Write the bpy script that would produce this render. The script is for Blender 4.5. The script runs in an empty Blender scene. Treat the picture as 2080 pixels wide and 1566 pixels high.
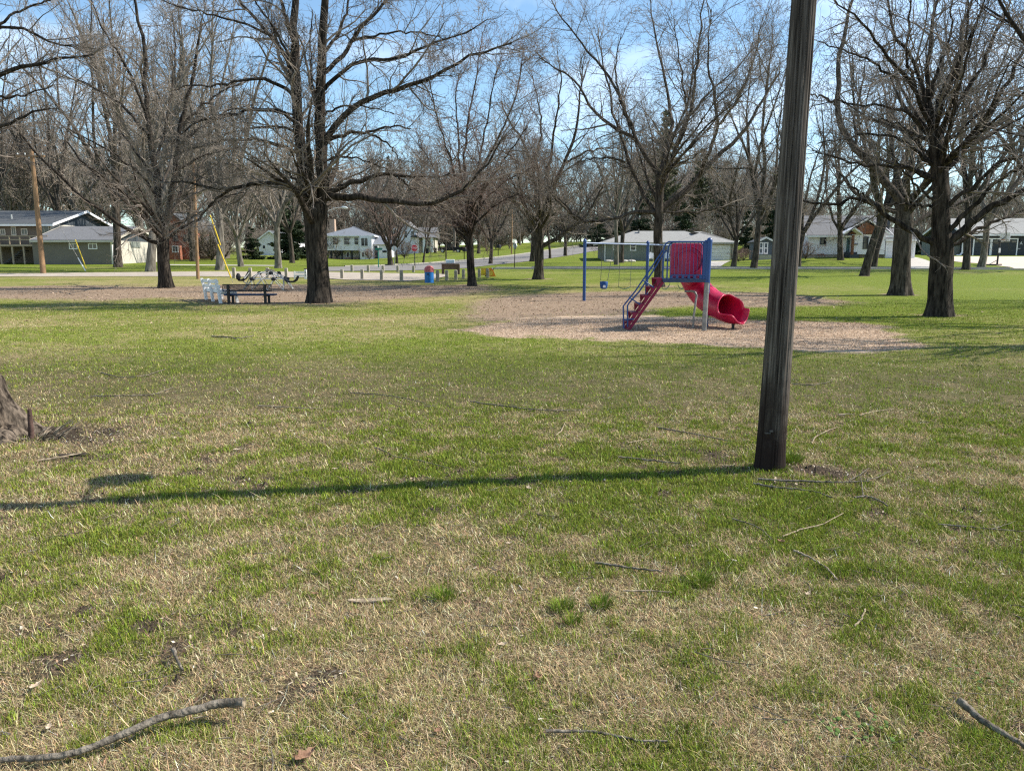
import bpy, math, random
import numpy as np
from mathutils import Vector, Matrix

R = math.radians
sc = bpy.context.scene
C = sc.collection
rng = np.random.default_rng(7)
random.seed(7)

# ------------------------------------------------------------------ camera
FPX, CAMZ, PITCH = 1513.0, 1.6, R(9.24)          # focal length in photo pixels (photo 2080 px wide)
CX, CY = 1040.0, 783.0
cam = bpy.data.cameras.new("camera")
cam.sensor_width = 36.0
cam.lens = 36.0 * FPX / 2080.0
cam.clip_end = 2000.0
cam.clip_start = 0.05
cam_ob = bpy.data.objects.new("camera", cam)
C.objects.link(cam_ob)
cam_ob.location = (0, 0, CAMZ)
cam_ob.rotation_euler = (R(90) - PITCH, 0, 0)
sc.camera = cam_ob

# ------------------------------------------------------------------ sun + sky
SUN_EL = R(43)
SUN_DIR = Vector((0.985 * math.cos(SUN_EL), 0.175 * math.cos(SUN_EL), math.sin(SUN_EL)))
sun = bpy.data.lights.new("sun", 'SUN')
sun.energy = 5.0
sun.angle = R(0.5)
sun.color = (1.0, 0.94, 0.84)
sun_ob = bpy.data.objects.new("sun", sun)
C.objects.link(sun_ob)
sun_ob.rotation_euler = SUN_DIR.to_track_quat('Z', 'Y').to_euler()
sun_ob.location = (30, 0, 40)

world = bpy.data.worlds.new("World")
sc.world = world
world.use_nodes = True
nt = world.node_tree
nt.nodes.clear()
wo = nt.nodes.new('ShaderNodeOutputWorld')
bg = nt.nodes.new('ShaderNodeBackground')
sky = nt.nodes.new('ShaderNodeTexSky')
sky.sky_type = 'NISHITA'
sky.sun_disc = False
sky.sun_elevation = SUN_EL
sky.sun_rotation = math.atan2(SUN_DIR.x, SUN_DIR.y)
sky.air_density = 1.0
sky.dust_density = 0.1
sky.ozone_density = 2.2
# thin high cloud, laid out by view direction in the world (same from everywhere)
tc = nt.nodes.new('ShaderNodeTexCoord')
mp = nt.nodes.new('ShaderNodeMapping')
mp.inputs['Scale'].default_value = (1.6, 2.2, 5.5)
mp.inputs['Rotation'].default_value = (0.2, 0.35, 0.4)
n1 = nt.nodes.new('ShaderNodeTexNoise')
n1.inputs['Scale'].default_value = 2.1
n1.inputs['Detail'].default_value = 7
n1.inputs['Roughness'].default_value = 0.55
n1.inputs['Distortion'].default_value = 0.6
cr = nt.nodes.new('ShaderNodeValToRGB')
cr.color_ramp.elements[0].position = 0.47
cr.color_ramp.elements[0].color = (0.0, 0.0, 0.0, 1)
cr.color_ramp.elements[1].position = 0.80
cr.color_ramp.elements[1].color = (0.7, 0.7, 0.7, 1)
mx = nt.nodes.new('ShaderNodeMixRGB')
mx.inputs['Color2'].default_value = (6.6, 7.4, 8.4, 1)
nt.links.new(tc.outputs['Generated'], mp.inputs['Vector'])
nt.links.new(mp.outputs['Vector'], n1.inputs['Vector'])
nt.links.new(n1.outputs['Fac'], cr.inputs['Fac'])
nt.links.new(cr.outputs['Color'], mx.inputs['Fac'])
tn = nt.nodes.new('ShaderNodeMixRGB'); tn.blend_type = 'MULTIPLY'; tn.inputs['Fac'].default_value = 1.0
tn.inputs['Color2'].default_value = (0.95, 1.045, 1.03, 1)
nt.links.new(sky.outputs['Color'], tn.inputs['Color1'])
nt.links.new(tn.outputs['Color'], mx.inputs['Color1'])
nt.links.new(mx.outputs['Color'], bg.inputs['Color'])
bg.inputs['Strength'].default_value = 0.125
nt.links.new(bg.outputs['Background'], wo.inputs['Surface'])

sc.view_settings.view_transform = 'Standard'
sc.view_settings.look = 'None'
sc.view_settings.gamma = 1.0
sc.view_settings.exposure = 0.70
sc.render.engine = 'CYCLES'
sc.cycles.max_bounces = 5
sc.cycles.diffuse_bounces = 3
sc.cycles.glossy_bounces = 2
sc.cycles.transmission_bounces = 2
sc.cycles.transparent_max_bounces = 4
sc.cycles.caustics_reflective = False
sc.cycles.caustics_refractive = False
sc.cycles.use_denoising = False
sc.cycles.pixel_filter_type = 'BLACKMAN_HARRIS'
sc.cycles.filter_width = 1.25

# ------------------------------------------------------------------ noise, terrain, pixel <-> world
def _hash(ix, iy, seed):
    h = (ix.astype(np.int64) * 374761393 + iy.astype(np.int64) * 668265263 + seed * 1442695041) & 0xffffffff
    h = ((h ^ (h >> 13)) * 1274126177) & 0xffffffff
    return ((h ^ (h >> 16)) & 0xffffff) / float(0xffffff)

def vnoise(x, y, seed=0):
    x = np.asarray(x, float); y = np.asarray(y, float)
    ix = np.floor(x); iy = np.floor(y)
    fx = x - ix; fy = y - iy
    fx = fx * fx * (3 - 2 * fx); fy = fy * fy * (3 - 2 * fy)
    a = _hash(ix, iy, seed); b = _hash(ix + 1, iy, seed)
    c = _hash(ix, iy + 1, seed); d = _hash(ix + 1, iy + 1, seed)
    return (a * (1 - fx) + b * fx) * (1 - fy) + (c * (1 - fx) + d * fx) * fy

def fbm(x, y, seed=0, octv=4, gain=0.55):
    s = 0; a = 1; t = 0
    for o in range(octv):
        s = s + a * vnoise(x * 2 ** o + 17.3 * o, y * 2 ** o - 9.1 * o, seed + o)
        t += a; a *= gain
    return s / t

def sstep(a, b, x):
    t = np.clip((x - a) / (b - a), 0, 1)
    return t * t * (3 - 2 * t)

_YS = [0, 28, 40, 50, 60, 70, 79, 89, 100, 120, 140, 165, 200, 300, 500]
_SS = [-.9, -.55, -.38, -.30, -.22, -.14, -.07, .02, .12, .24, .42, .65, .9]
_TZ = [
    [0, 0, .2, .5, .80, 1.10, 1.4, 1.8, 2.1, 2.6, 3.0, 3.6, 4.6, 8, 12],
    [0, 0, .2, .5, .80, 1.12, 1.4, 1.75, 2.0, 2.5, 3.0, 3.6, 4.6, 8, 12],
    [0, 0, .22, .52, .80, 1.12, 1.38, 1.7, 2.1, 2.7, 3.2, 3.8, 4.8, 8, 12],
    [0, 0, .22, .52, .82, 1.10, 1.34, 1.6, 1.9, 2.6, 3.3, 4.0, 5.0, 8, 12],
    [0, 0, .25, .54, .82, 1.10, 1.32, 1.5, 1.62, 1.8, 2.0, 2.6, 4.2, 8, 12],
    [0, 0, .25, .55, .84, 1.12, 1.34, 1.5, 1.7, 2.1, 2.7, 3.6, 5.0, 8.5, 12],
    [0, 0, .27, .56, .86, 1.14, 1.36, 1.55, 1.8, 2.5, 3.4, 4.35, 5.8, 9, 13],
    [0, 0, .27, .56, .86, 1.16, 1.38, 1.62, 2.0, 2.9, 3.9, 5.1, 7.3, 10, 14],
    [0, 0, .27, .56, .86, 1.16, 1.38, 1.68, 2.1, 3.2, 4.6, 6.0, 7.6, 10, 14],
    [0, 0, .27, .56, .86, 1.16, 1.36, 1.70, 2.1, 3.0, 4.2, 5.4, 7.0, 10, 14],
    [0, 0, .27, .56, .86, 1.16, 1.34, 2.45, 2.7, 3.1, 3.6, 4.4, 5.6, 9, 13],
    [0, 0, .27, .56, .86, 1.14, 1.32, 2.1, 2.75, 3.1, 3.6, 4.4, 5.6, 9, 13],
    [0, 0, .27, .56, .86, 1.14, 1.32, 2.1, 2.75, 3.1, 3.6, 4.4, 5.6, 9, 13]]
_yd = np.arange(0, 501, 1.0)
_sd = np.linspace(-.9, .9, 181)
_tab = np.array([np.interp(_yd, _YS, r) for r in _TZ])
_tab = np.array([np.interp(_sd, _SS, _tab[:, j]) for j in range(len(_yd))]).T   # s, y

def _gs(a, sig, ax):
    k = np.arange(-int(3 * sig), int(3 * sig) + 1)
    w = np.exp(-.5 * (k / sig) ** 2); w /= w.sum()
    pad = [(0, 0), (0, 0)]; pad[ax] = (len(k) // 2, len(k) // 2)
    ap = np.pad(a, pad, mode='edge')
    return np.apply_along_axis(lambda v: np.convolve(v, w, mode='valid'), ax, ap)
_tab = _gs(_gs(_tab, 2.2, 1), 2.5, 0)
_tab[:, :22] = 0

def terr(x, y, bumps=True):
    x = np.asarray(x, float); y = np.asarray(y, float)
    s = np.clip(x / np.maximum(y, 20), -.899, .899)
    yy = np.clip(y, 0, 499.9)
    si = (s + .9) / .01; i = si.astype(int); fs = si - i
    j = yy.astype(int); fy = yy - j
    z = (_tab[i, j] * (1 - fs) + _tab[i + 1, j] * fs) * (1 - fy) + (_tab[i, j + 1] * (1 - fs) + _tab[i + 1, j + 1] * fs) * fy
    if bumps:
        near = 1 - sstep(14, 26, y)
        z = z + near * (.05 * (fbm(x * .9, y * .9, 3, 3) - .5) + .02 * (vnoise(x * 5, y * 5, 4) - .5))
    return z

def tz(x, y):
    return float(terr(np.array([x]), np.array([y]))[0])

_ct, _st = math.cos(PITCH), math.sin(PITCH)

def at(px, py, Y):
    u = (px - CX) / FPX; v = (py - CY) / FPX
    t = Y / (_ct - v * _st)
    return Vector((u * t, Y, CAMZ - t * (_st + v * _ct)))

def proj(x, y, z):
    zc = y * _ct - (z - CAMZ) * _st
    yc = -(y * _st + (z - CAMZ) * _ct)
    return CX + FPX * x / zc, CY + FPX * yc / zc

def depth(p):
    return p[1] * _ct - (p[2] - CAMZ) * _st

_scan = np.concatenate([np.arange(1.5, 30, .02), np.arange(30, 260, .1)])

def P(px, py):
    """point of the ground seen at a photo pixel"""
    u = (px - CX) / FPX; v = (py - CY) / FPX
    t = _scan / (_ct - v * _st)
    z = CAMZ - t * (_st + v * _ct)
    g = terr(u * t, _scan)
    d = z - g
    k = np.nonzero(d <= 0)[0]
    k = k[0] if len(k) else int(np.argmin(d))
    return Vector((u * t[k], _scan[k], g[k]))

def B(px, Y):
    """ground point at distance Y under photo column px (near the horizon row)"""
    x = at(px, 530, Y).x
    return Vector((x, Y, tz(x, Y)))

def Xp(px, Y): return at(px, 520, Y).x
def Zp(py, Y): return at(CX, py, Y).z

# ------------------------------------------------------------------ object helpers
def tag(o, label=None, cat=None, group=None, kind=None):
    if label: o['label'] = label
    if cat: o['category'] = cat
    if group: o['group'] = group
    if kind: o['kind'] = kind
    return o

def thing(name, label, cat, loc=(0, 0, 0), group=None):
    o = bpy.data.objects.new(name, None)
    C.objects.link(o)
    o.empty_display_size = .2
    o.location = loc
    return tag(o, label, cat, group)

def mesh_np(name, verts, faces, m, parent=None, smooth=True, attrs=None):
    """faces: (n,3) or (n,4) array, or list of such arrays"""
    fl = faces if isinstance(faces, list) else [faces]
    me = bpy.data.meshes.new(name)
    org = np.array(parent_world(parent)) if parent is not None else np.zeros(3)
    v = np.asarray(verts, np.float32) - org.astype(np.float32)
    me.vertices.add(len(v)); me.vertices.foreach_set('co', v.ravel())
    li = np.concatenate([f.ravel() for f in fl]).astype(np.int32)
    tot = np.concatenate([np.full(len(f), f.shape[1]) for f in fl]).astype(np.int32)
    st = np.concatenate([[0], np.cumsum(tot)[:-1]]).astype(np.int32)
    me.loops.add(len(li)); me.loops.foreach_set('vertex_index', li)
    me.polygons.add(len(tot)); me.polygons.foreach_set('loop_start', st)
    me.polygons.foreach_set('loop_total', tot)
    me.polygons.foreach_set('use_smooth', np.full(len(tot), smooth))
    if attrs:
        for k, a in attrs.items():
            if a.ndim == 1:
                at_ = me.attributes.new(k, 'FLOAT', 'POINT'); at_.data.foreach_set('value', a.astype(np.float32))
            else:
                at_ = me.attributes.new(k, 'FLOAT_COLOR', 'POINT'); at_.data.foreach_set('color', a.astype(np.float32).ravel())
    me.update(); me.validate()
    if m is not None: me.materials.append(m)
    o = bpy.data.objects.new(name, me)
    C.objects.link(o)
    if parent is not None: o.parent = parent
    return o

def parent_world(p):
    w = Vector((0, 0, 0))
    while p is not None:
        w = w + p.location; p = p.parent
    return w

class MB:
    """collects shapes in world coordinates; build() makes ONE mesh object of them"""
    def __init__(s): s.v = []; s.f = []
    def add(s, vs, fs):
        b = len(s.v); s.v += [tuple(p) for p in vs]; s.f += [tuple(b + i for i in f) for f in fs]; return s
    def box(s, x0, x1, y0, y1, z0, z1):
        return s.add([(x0, y0, z0), (x1, y0, z0), (x1, y1, z0), (x0, y1, z0), (x0, y0, z1), (x1, y0, z1), (x1, y1, z1), (x0, y1, z1)],
                     [(3, 2, 1, 0), (4, 5, 6, 7), (0, 1, 5, 4), (1, 2, 6, 5), (2, 3, 7, 6), (3, 0, 4, 7)])
    def prism(s, pts, d):
        """polygon pts (3D, planar) extruded by vector d"""
        n = len(pts); d = Vector(d)
        a = [Vector(p) for p in pts]; b = [p + d for p in a]
        return s.add(a + b, [tuple(range(n - 1, -1, -1)), tuple(range(n, 2 * n))] + [(i, (i + 1) % n, n + (i + 1) % n, n + i) for i in range(n)])
    def bar(s, p, q, w, h=None, up=(0, 0, 1)):
        """square bar from p to q"""
        h = h or w; p = Vector(p); q = Vector(q); t = (q - p).normalized(); u = Vector(up)
        if abs(t.dot(u)) > .95: u = Vector((0, 1, 0))
        a = t.cross(u).normalized() * w / 2; b = t.cross(a).normalized() * h / 2
        c = [p - a - b, p + a - b, p + a + b, p - a + b, q - a - b, q + a - b, q + a + b, q - a + b]
        return s.add(c, [(3, 2, 1, 0), (4, 5, 6, 7), (0, 1, 5, 4), (1, 2, 6, 5), (2, 3, 7, 6), (3, 0, 4, 7)])
    def tube(s, pts, r, n=8, cap=True):
        pts = [Vector(p) for p in pts]; K = len(pts)
        rs = r if hasattr(r, '__len__') else [r] * K
        ref = Vector((.31, .52, .80)); vs = []
        for i in range(K):
            t = (pts[min(i + 1, K - 1)] - pts[max(i - 1, 0)]).normalized()
            if i == 0:
                u = t.cross(ref)
                if u.length < .15: u = t.cross(Vector((1, 0, 0)))
                u.normalize()
            else:
                u = (u - t * u.dot(t)).normalized()
            w = t.cross(u)
            for k in range(n):
                a = 2 * math.pi * k / n
                vs.append(pts[i] + (u * math.cos(a) + w * math.sin(a)) * rs[i])
        fs = [(i * n + k, i * n + (k + 1) % n, (i + 1) * n + (k + 1) % n, (i + 1) * n + k) for i in range(K - 1) for k in range(n)]
        if cap: fs += [tuple(range(n - 1, -1, -1)), tuple((K - 1) * n + k for k in range(n))]
        return s.add(vs, fs)
    def lathe(s, c, prof, n=20):
        """prof: (radius, z) list around vertical axis through c"""
        K = len(prof); vs = []
        for r, z in prof:
            for k in range(n):
                a = 2 * math.pi * k / n
                vs.append((c[0] + r * math.cos(a), c[1] + r * math.sin(a), c[2] + z))
        fs = [(i * n + k, i * n + (k + 1) % n, (i + 1) * n + (k + 1) % n, (i + 1) * n + k) for i in range(K - 1) for k in range(n)]
        fs += [tuple(range(n - 1, -1, -1)), tuple((K - 1) * n + k for k in range(n))]
        return s.add(vs, fs)
    def build(s, name, m, parent=None, smooth=False, bevel=0, label=None):
        me = bpy.data.meshes.new(name)
        org = parent_world(parent)
        me.from_pydata([Vector(p) - org for p in s.v], [], s.f)
        if smooth:
            me.polygons.foreach_set('use_smooth', [True] * len(me.polygons))
            me.set_sharp_from_angle(angle=R(50))
        me.update(); me.materials.append(m)
        o = bpy.data.objects.new(name, me); C.objects.link(o)
        if parent is not None: o.parent = parent
        if bevel:
            b = o.modifiers.new('bevel', 'BEVEL'); b.width = bevel; b.segments = 2; b.limit_method = 'ANGLE'
        if label: o['label'] = label
        return o

def text_mesh(body, size, name, m, parent, loc, rot, extrude=.002):
    cu = bpy.data.curves.new(name, 'FONT'); cu.body = body; cu.size = size; cu.extrude = extrude
    cu.align_x = 'CENTER'; cu.align_y = 'CENTER'; cu.space_character = 1.05
    t = bpy.data.objects.new(name, cu); C.objects.link(t)
    dg = bpy.context.evaluated_depsgraph_get()
    me = bpy.data.meshes.new_from_object(t.evaluated_get(dg))
    bpy.data.objects.remove(t)
    me.materials.clear(); me.materials.append(m)
    o = bpy.data.objects.new(name, me); C.objects.link(o)
    o.parent = parent
    o.location = Vector(loc) - parent_world(parent); o.rotation_euler = rot
    return o

def copy_tree(o, parent=None):
    c = o.copy(); C.objects.link(c)
    if parent is not None: c.parent = parent
    for ch in list(o.children): copy_tree(ch, c)
    return c

# ------------------------------------------------------------------ materials
def nmat(name, col, rough=.8, var=.18, scale=4.0, bump=0.0, bscale=25.0, spec=.3, metal=0.0, stretch=(1, 1, 1), col2=None, lap=0.0, axis='Z', lo=.35, hi=.65):
    m = bpy.data.materials.new(name); m.use_nodes = True
    t = m.node_tree; N = t.nodes; L = t.links
    b = N['Principled BSDF']
    b.inputs['Roughness'].default_value = rough
    b.inputs['Metallic'].default_value = metal
    b.inputs['Specular IOR Level'].default_value = spec
    tcn = N.new('ShaderNodeTexCoord'); mpn = N.new('ShaderNodeMapping')
    mpn.inputs['Scale'].default_value = stretch
    L.new(tcn.outputs['Object'], mpn.inputs['Vector'])
    no = N.new('ShaderNodeTexNoise'); no.inputs['Scale'].default_value = scale; no.inputs['Detail'].default_value = 6
    no.inputs['Roughness'].default_value = .6
    L.new(mpn.outputs['Vector'], no.inputs['Vector'])
    rp = N.new('ShaderNodeValToRGB')
    c1 = [c * (1 - var) for c in col]; c2 = list(col2) if col2 else [min(1, c * (1 + var)) for c in col]
    rp.color_ramp.elements[0].position = lo; rp.color_ramp.elements[0].color = (*c1, 1)
    rp.color_ramp.elements[1].position = hi; rp.color_ramp.elements[1].color = (*c2, 1)
    L.new(no.outputs['Fac'], rp.inputs['Fac']); L.new(rp.outputs['Color'], b.inputs['Base Color'])
    h = None
    if bump:
        n2 = N.new('ShaderNodeTexNoise'); n2.inputs['Scale'].default_value = bscale; n2.inputs['Detail'].default_value = 5
        L.new(mpn.outputs['Vector'], n2.inputs['Vector']); h = n2.outputs['Fac']
        bp = N.new('ShaderNodeBump'); bp.inputs['Strength'].default_value = bump; bp.inputs['Distance'].default_value = .02
        L.new(h, bp.inputs['Height']); L.new(bp.outputs['Normal'], b.inputs['Normal'])
    if lap:      # overlapping boards / shingle courses as relief
        sx = N.new('ShaderNodeSeparateXYZ'); L.new(tcn.outputs['Object'], sx.inputs[0])
        mo = N.new('ShaderNodeMath'); mo.operation = 'DIVIDE'; mo.inputs[1].default_value = lap
        L.new(sx.outputs[axis], mo.inputs[0])
        fr = N.new('ShaderNodeMath'); fr.operation = 'FRACT'; L.new(mo.outputs[0], fr.inputs[0])
        bp2 = N.new('ShaderNodeBump'); bp2.inputs['Strength'].default_value = .22; bp2.inputs['Distance'].default_value = .02
        bp2.invert = True
        L.new(fr.outputs[0], bp2.inputs['Height'])
        if bump: L.new(bp.outputs['Normal'], bp2.inputs['Normal'])
        L.new(bp2.outputs['Normal'], b.inputs['Normal'])
    return m

def bark_mat(name, dark, light, scale=9.0, bump=1.0, zst=.16):
    return nmat(name, dark, rough=.95, var=.35, scale=scale, bump=bump, bscale=scale * 1.7, spec=.12, stretch=(1, 1, zst), col2=light, lo=.38, hi=.68)

M = {}
M['bark_dark'] = bark_mat('bark_dark', (.017, .0135, .011), (.078, .063, .050), scale=12)
M['bark_mid'] = bark_mat('bark_mid', (.034, .028, .022), (.125, .102, .082), scale=11)
M['bark_pale'] = bark_mat('bark_pale', (.12, .105, .085), (.27, .24, .20), scale=7)
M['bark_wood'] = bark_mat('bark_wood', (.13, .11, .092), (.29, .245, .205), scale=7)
M['twig'] = nmat('twig', (.13, .108, .09), rough=.9, var=.3, scale=.8, spec=.15, col2=(.29, .245, .205))
M['twig_red'] = nmat('twig_red', (.17, .12, .10), rough=.9, var=.3, scale=.8, spec=.15, col2=(.26, .185, .15))
M['twig_pale'] = nmat('twig_pale', (.22, .185, .15), rough=.9, var=.3, scale=.8, spec=.15, col2=(.34, .285, .23))
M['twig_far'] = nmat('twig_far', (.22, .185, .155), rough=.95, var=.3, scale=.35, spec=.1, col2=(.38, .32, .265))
M['needle'] = nmat('needle', (.020, .034, .018), rough=.8, var=.4, scale=.7, spec=.2, col2=(.055, .078, .035))
M['needle_pine'] = nmat('needle_pine', (.075, .088, .05), rough=.85, var=.35, scale=.7, spec=.15, col2=(.17, .175, .10))
M['white'] = nmat('white_paint', (.82, .80, .80), rough=.55, var=.05, scale=1.5)
M['siding_white'] = nmat('white_siding', (.78, .755, .79), rough=.6, var=.05, scale=.6, lap=.18)
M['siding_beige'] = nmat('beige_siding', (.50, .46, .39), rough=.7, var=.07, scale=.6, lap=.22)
M['siding_brown_shade'] = nmat('brown_siding_shade', (.13, .105, .082), rough=.75, var=.1, scale=.6, lap=.2)  # brown boards, colour darkened for the shade on the main front wall
M['siding_taupe_shade'] = nmat('taupe_siding_shade', (.165, .142, .116), rough=.7, var=.07, scale=.6, lap=.2)  # taupe boards with the shade of the wing's front put into the colour
M['siding_sage'] = nmat('sage_grey_siding', (.20, .215, .19), rough=.7, var=.06, scale=.6, lap=.2)
M['siding_slate'] = nmat('slate_siding', (.055, .065, .075), rough=.7, var=.1, scale=.6, lap=.2)
M['siding_char'] = nmat('charcoal_siding', (.035, .038, .045), rough=.65, var=.1, scale=.6, lap=.2)
M['shed_side'] = nmat('slate_blue_boards', (.10, .12, .14), rough=.7, var=.1, scale=.6, lap=.25, axis='X')
M['brick'] = nmat('red_brick', (.30, .115, .07), rough=.9, var=.2, scale=3, lap=.09)
M['brick_pale'] = nmat('tan_brick', (.42, .30, .22), rough=.9, var=.2, scale=3, lap=.09)
M['cedar'] = nmat('cedar_gable', (.19, .075, .035), rough=.7, var=.25, scale=3, lap=.14)
M['roof_dark'] = nmat('dark_shingle', (.075, .08, .085), rough=.95, var=.2, scale=5, bump=.5, bscale=14)
M['roof_grey'] = nmat('grey_shingle', (.15, .15, .155), rough=.95, var=.15, scale=5, bump=.5, bscale=14)
M['roof_light'] = nmat('light_shingle', (.27, .265, .25), rough=.95, var=.15, scale=5, bump=.5, bscale=14)
M['roof_slate'] = nmat('slate_shingle', (.17, .185, .21), rough=.95, var=.15, scale=5, bump=.5, bscale=14)
M['glass'] = nmat('window_glass', (.018, .022, .026), rough=.08, var=.4, scale=.7, spec=.6)
M['door_dark'] = nmat('dark_door', (.025, .03, .038), rough=.5, var=.15)
M['door_teal'] = nmat('teal_door', (.10, .18, .19), rough=.5, var=.1)
M['soffit'] = nmat('dark_soffit', (.05, .05, .055), rough=.8)
M['concrete'] = nmat('concrete', (.42, .39, .34), rough=.95, var=.14, scale=1.2, bump=.3, bscale=30)
M['concrete_post'] = nmat('weathered_post', (.36, .32, .26), rough=.95, var=.25, scale=6, bump=.4, bscale=30)
M['asphalt'] = nmat('street_asphalt', (.20, .185, .17), rough=.95, var=.18, scale=.5, bump=.3, bscale=40)
M['gravel'] = nmat('gravel', (.37, .315, .255), rough=1, var=.18, scale=1.1, bump=.5, bscale=35)
M['drive'] = nmat('driveway_concrete', (.46, .42, .37), rough=.95, var=.1, scale=.5)
M['drive_tan'] = nmat('tan_driveway', (.56, .46, .37), rough=.95, var=.08, scale=.5)
M['kerb'] = nmat('kerb_concrete', (.36, .33, .29), rough=.95, var=.15, scale=1.5)
M['pole_tan'] = nmat('tan_pole_wood', (.27, .165, .09), rough=.9, var=.3, scale=5, stretch=(1, 1, .1), bump=.4)
M['deck_wood'] = nmat('weathered_deck', (.36, .28, .20), rough=.9, var=.2, scale=5)
M['yellow'] = nmat('yellow_plastic', (.68, .48, .03), rough=.5, var=.08)
M['yellow_faded'] = nmat('faded_yellow_plastic', (.62, .40, .06), rough=.5, var=.25, scale=3)
M['orange'] = nmat('orange_plastic', (.66, .25, .03), rough=.5, var=.15, scale=3)
M['steel'] = nmat('galvanised_steel', (.25, .24, .225), rough=.55, var=.25, scale=8, metal=.35)
M['steel_pale'] = nmat('pale_pipe', (.55, .54, .50), rough=.5, var=.15, scale=8, metal=.3)
M['black_metal'] = nmat('black_metal', (.018, .018, .02), rough=.5, var=.2)
M['blue'] = nmat('blue_powder_coat', (.007, .048, .185), rough=.42, var=.14, scale=6, spec=.5)
M['blue_dark'] = nmat('navy_coating', (.012, .03, .085), rough=.45, var=.15, scale=6, spec=.5)
M['red'] = nmat('red_plastic', (.47, .004, .045), rough=.36, var=.12, scale=2.2, spec=.45, col2=(.60, .018, .075))
M['red_hood'] = nmat('faded_red_plastic', (.42, .003, .055), rough=.35, var=.15, scale=2, spec=.5)
M['red_coat'] = nmat('red_coated_steel', (.20, .006, .042), rough=.45, var=.18, scale=6)
M['lid_pink'] = nmat('faded_red_lid', (.46, .12, .13), rough=.5, var=.18, scale=5)
M['barrel_blue'] = nmat('blue_barrel', (.015, .14, .42), rough=.45, var=.15, scale=5)
M['sign_red'] = nmat('sign_red', (.50, .02, .03), rough=.4, var=.05)
M['sign_back'] = nmat('sign_back', (.50, .54, .53), rough=.4, var=.08, metal=.3)
M['sign_green'] = nmat('sign_green', (.02, .17, .11), rough=.5, var=.08)
M['brown_board'] = nmat('brown_board', (.125, .080, .062), rough=.85, var=.2, scale=5)
M['rubber'] = nmat('dark_rubber', (.02, .02, .022), rough=.7, var=.2)
M['beam'] = nmat('blue_beam_sheen', (.16, .23, .36), rough=.4, var=.2, scale=4, spec=.5)  # blue coat paled and greyed, the beam's reflection painted into its colour
M['seat_blue'] = nmat('blue_seat', (.012, .06, .20), rough=.5, var=.1)
M['seat_green'] = nmat('green_belt', (.07, .17, .12), rough=.6, var=.15)
M['truck'] = nmat('black_car_paint', (.008, .008, .010), rough=.45, var=.1, spec=.25)
M['chrome'] = nmat('wheel_metal', (.5, .5, .5), rough=.3, metal=.9, var=.1)
M['terracotta'] = nmat('red_shrub', (.26, .12, .085), rough=.9, var=.3, scale=2)
M['chain'] = nmat('chain_metal', (.10, .10, .10), rough=.5, metal=.5, var=.2)
M['stick'] = nmat('stick_bark', (.095, .078, .058), rough=.95, var=.45, scale=26, col2=(.25, .215, .17), bump=.8, bscale=60, spec=.1)
M['stick_pale'] = nmat('pale_stick', (.24, .18, .12), rough=.95, var=.3, scale=30, col2=(.42, .34, .24), spec=.1)
M['leaf_brown'] = nmat('dead_leaf', (.20, .10, .055), rough=.8, var=.35, scale=30, col2=(.36, .21, .13))
M['leaf_pale'] = nmat('pale_dead_leaf', (.44, .33, .22), rough=.8, var=.3, scale=30, col2=(.62, .50, .37))
M['sapling'] = nmat('reddish_stub_bark', (.085, .05, .04), rough=.95, var=.3, scale=20, bump=.6)
# ------------------------------------------------------------------ ground
def wpoly(pix):
    return np.array([P(a, b)[:2] for a, b in pix])

def poly_sd(x, y, poly):
    """signed distance (positive inside) of points to a polygon"""
    ins = np.zeros(x.shape, bool); dm = np.full(x.shape, 1e9)
    n = len(poly)
    for i in range(n):
        x0, y0 = poly[i]; x1, y1 = poly[(i + 1) % n]
        c = ((y0 > y) != (y1 > y)) & (x < (x1 - x0) * (y - y0) / ((y1 - y0) if y1 != y0 else 1e-9) + x0)
        ins ^= c
        dx, dy = x1 - x0, y1 - y0
        t = np.clip(((x - x0) * dx + (y - y0) * dy) / (dx * dx + dy * dy + 1e-12), 0, 1)
        dm = np.minimum(dm, (x - x0 - t * dx) ** 2 + (y - y0 - t * dy) ** 2)
    d = np.sqrt(dm)
    return np.where(ins, d, -d)

SAND = wpoly([(948, 670), (1010, 656), (1090, 646), (1180, 641), (1290, 640), (1350, 646), (1420, 643), (1560, 652), (1690, 653), (1780, 661),
              (1812, 676), (1828, 692), (1838, 708), (1785, 720), (1700, 719), (1630, 713), (1560, 706), (1440, 699), (1300, 694), (1180, 689),
              (1060, 684), (980, 679)])
D_SWING = wpoly([(930, 612), (1010, 600), (1150, 594), (1320, 590), (1560, 594), (1680, 604), (1740, 614), (1700, 622), (1560, 625), (1440, 621), (1330, 628), (1280, 640), (1090, 645), (1000, 650), (960, 640)])
D_LEFT = wpoly([(-400, 583), (0, 582), (200, 578), (330, 583), (480, 577), (640, 578), (880, 580), (980, 580), (1010, 590), (960, 602), (860, 606), (720, 617), (660, 622), (560, 620), (430, 620), (330, 606), (200, 613), (0, 606), (-400, 610)])
D_DOME = wpoly([(390, 584), (480, 579), (620, 581), (640, 595), (620, 608), (500, 612), (400, 606)])
G_TUFTS = [(900, 1222, 25), (1145, 1238, 28), (1165, 1268, 22), (1222, 1236, 26), (1425, 1190, 30), (1610, 935, 26), (1440, 1215, 24)]

TREE_FEET = [(*P(a, c)[:2], r) for a, c, r in ((1905, 640, .85), (1825, 599, 1.0), (1338, 582, 1.3), (1093, 567, 1.2), (960, 580, 1.4), (650, 614, 1.5), (337, 584, 1.5), (1757, 561, .8))]

def blob(px, py, cx, cy, rx, ry):
    return np.exp(-(((px - cx) / rx) ** 2 + ((py - cy) / ry) ** 2))

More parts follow.
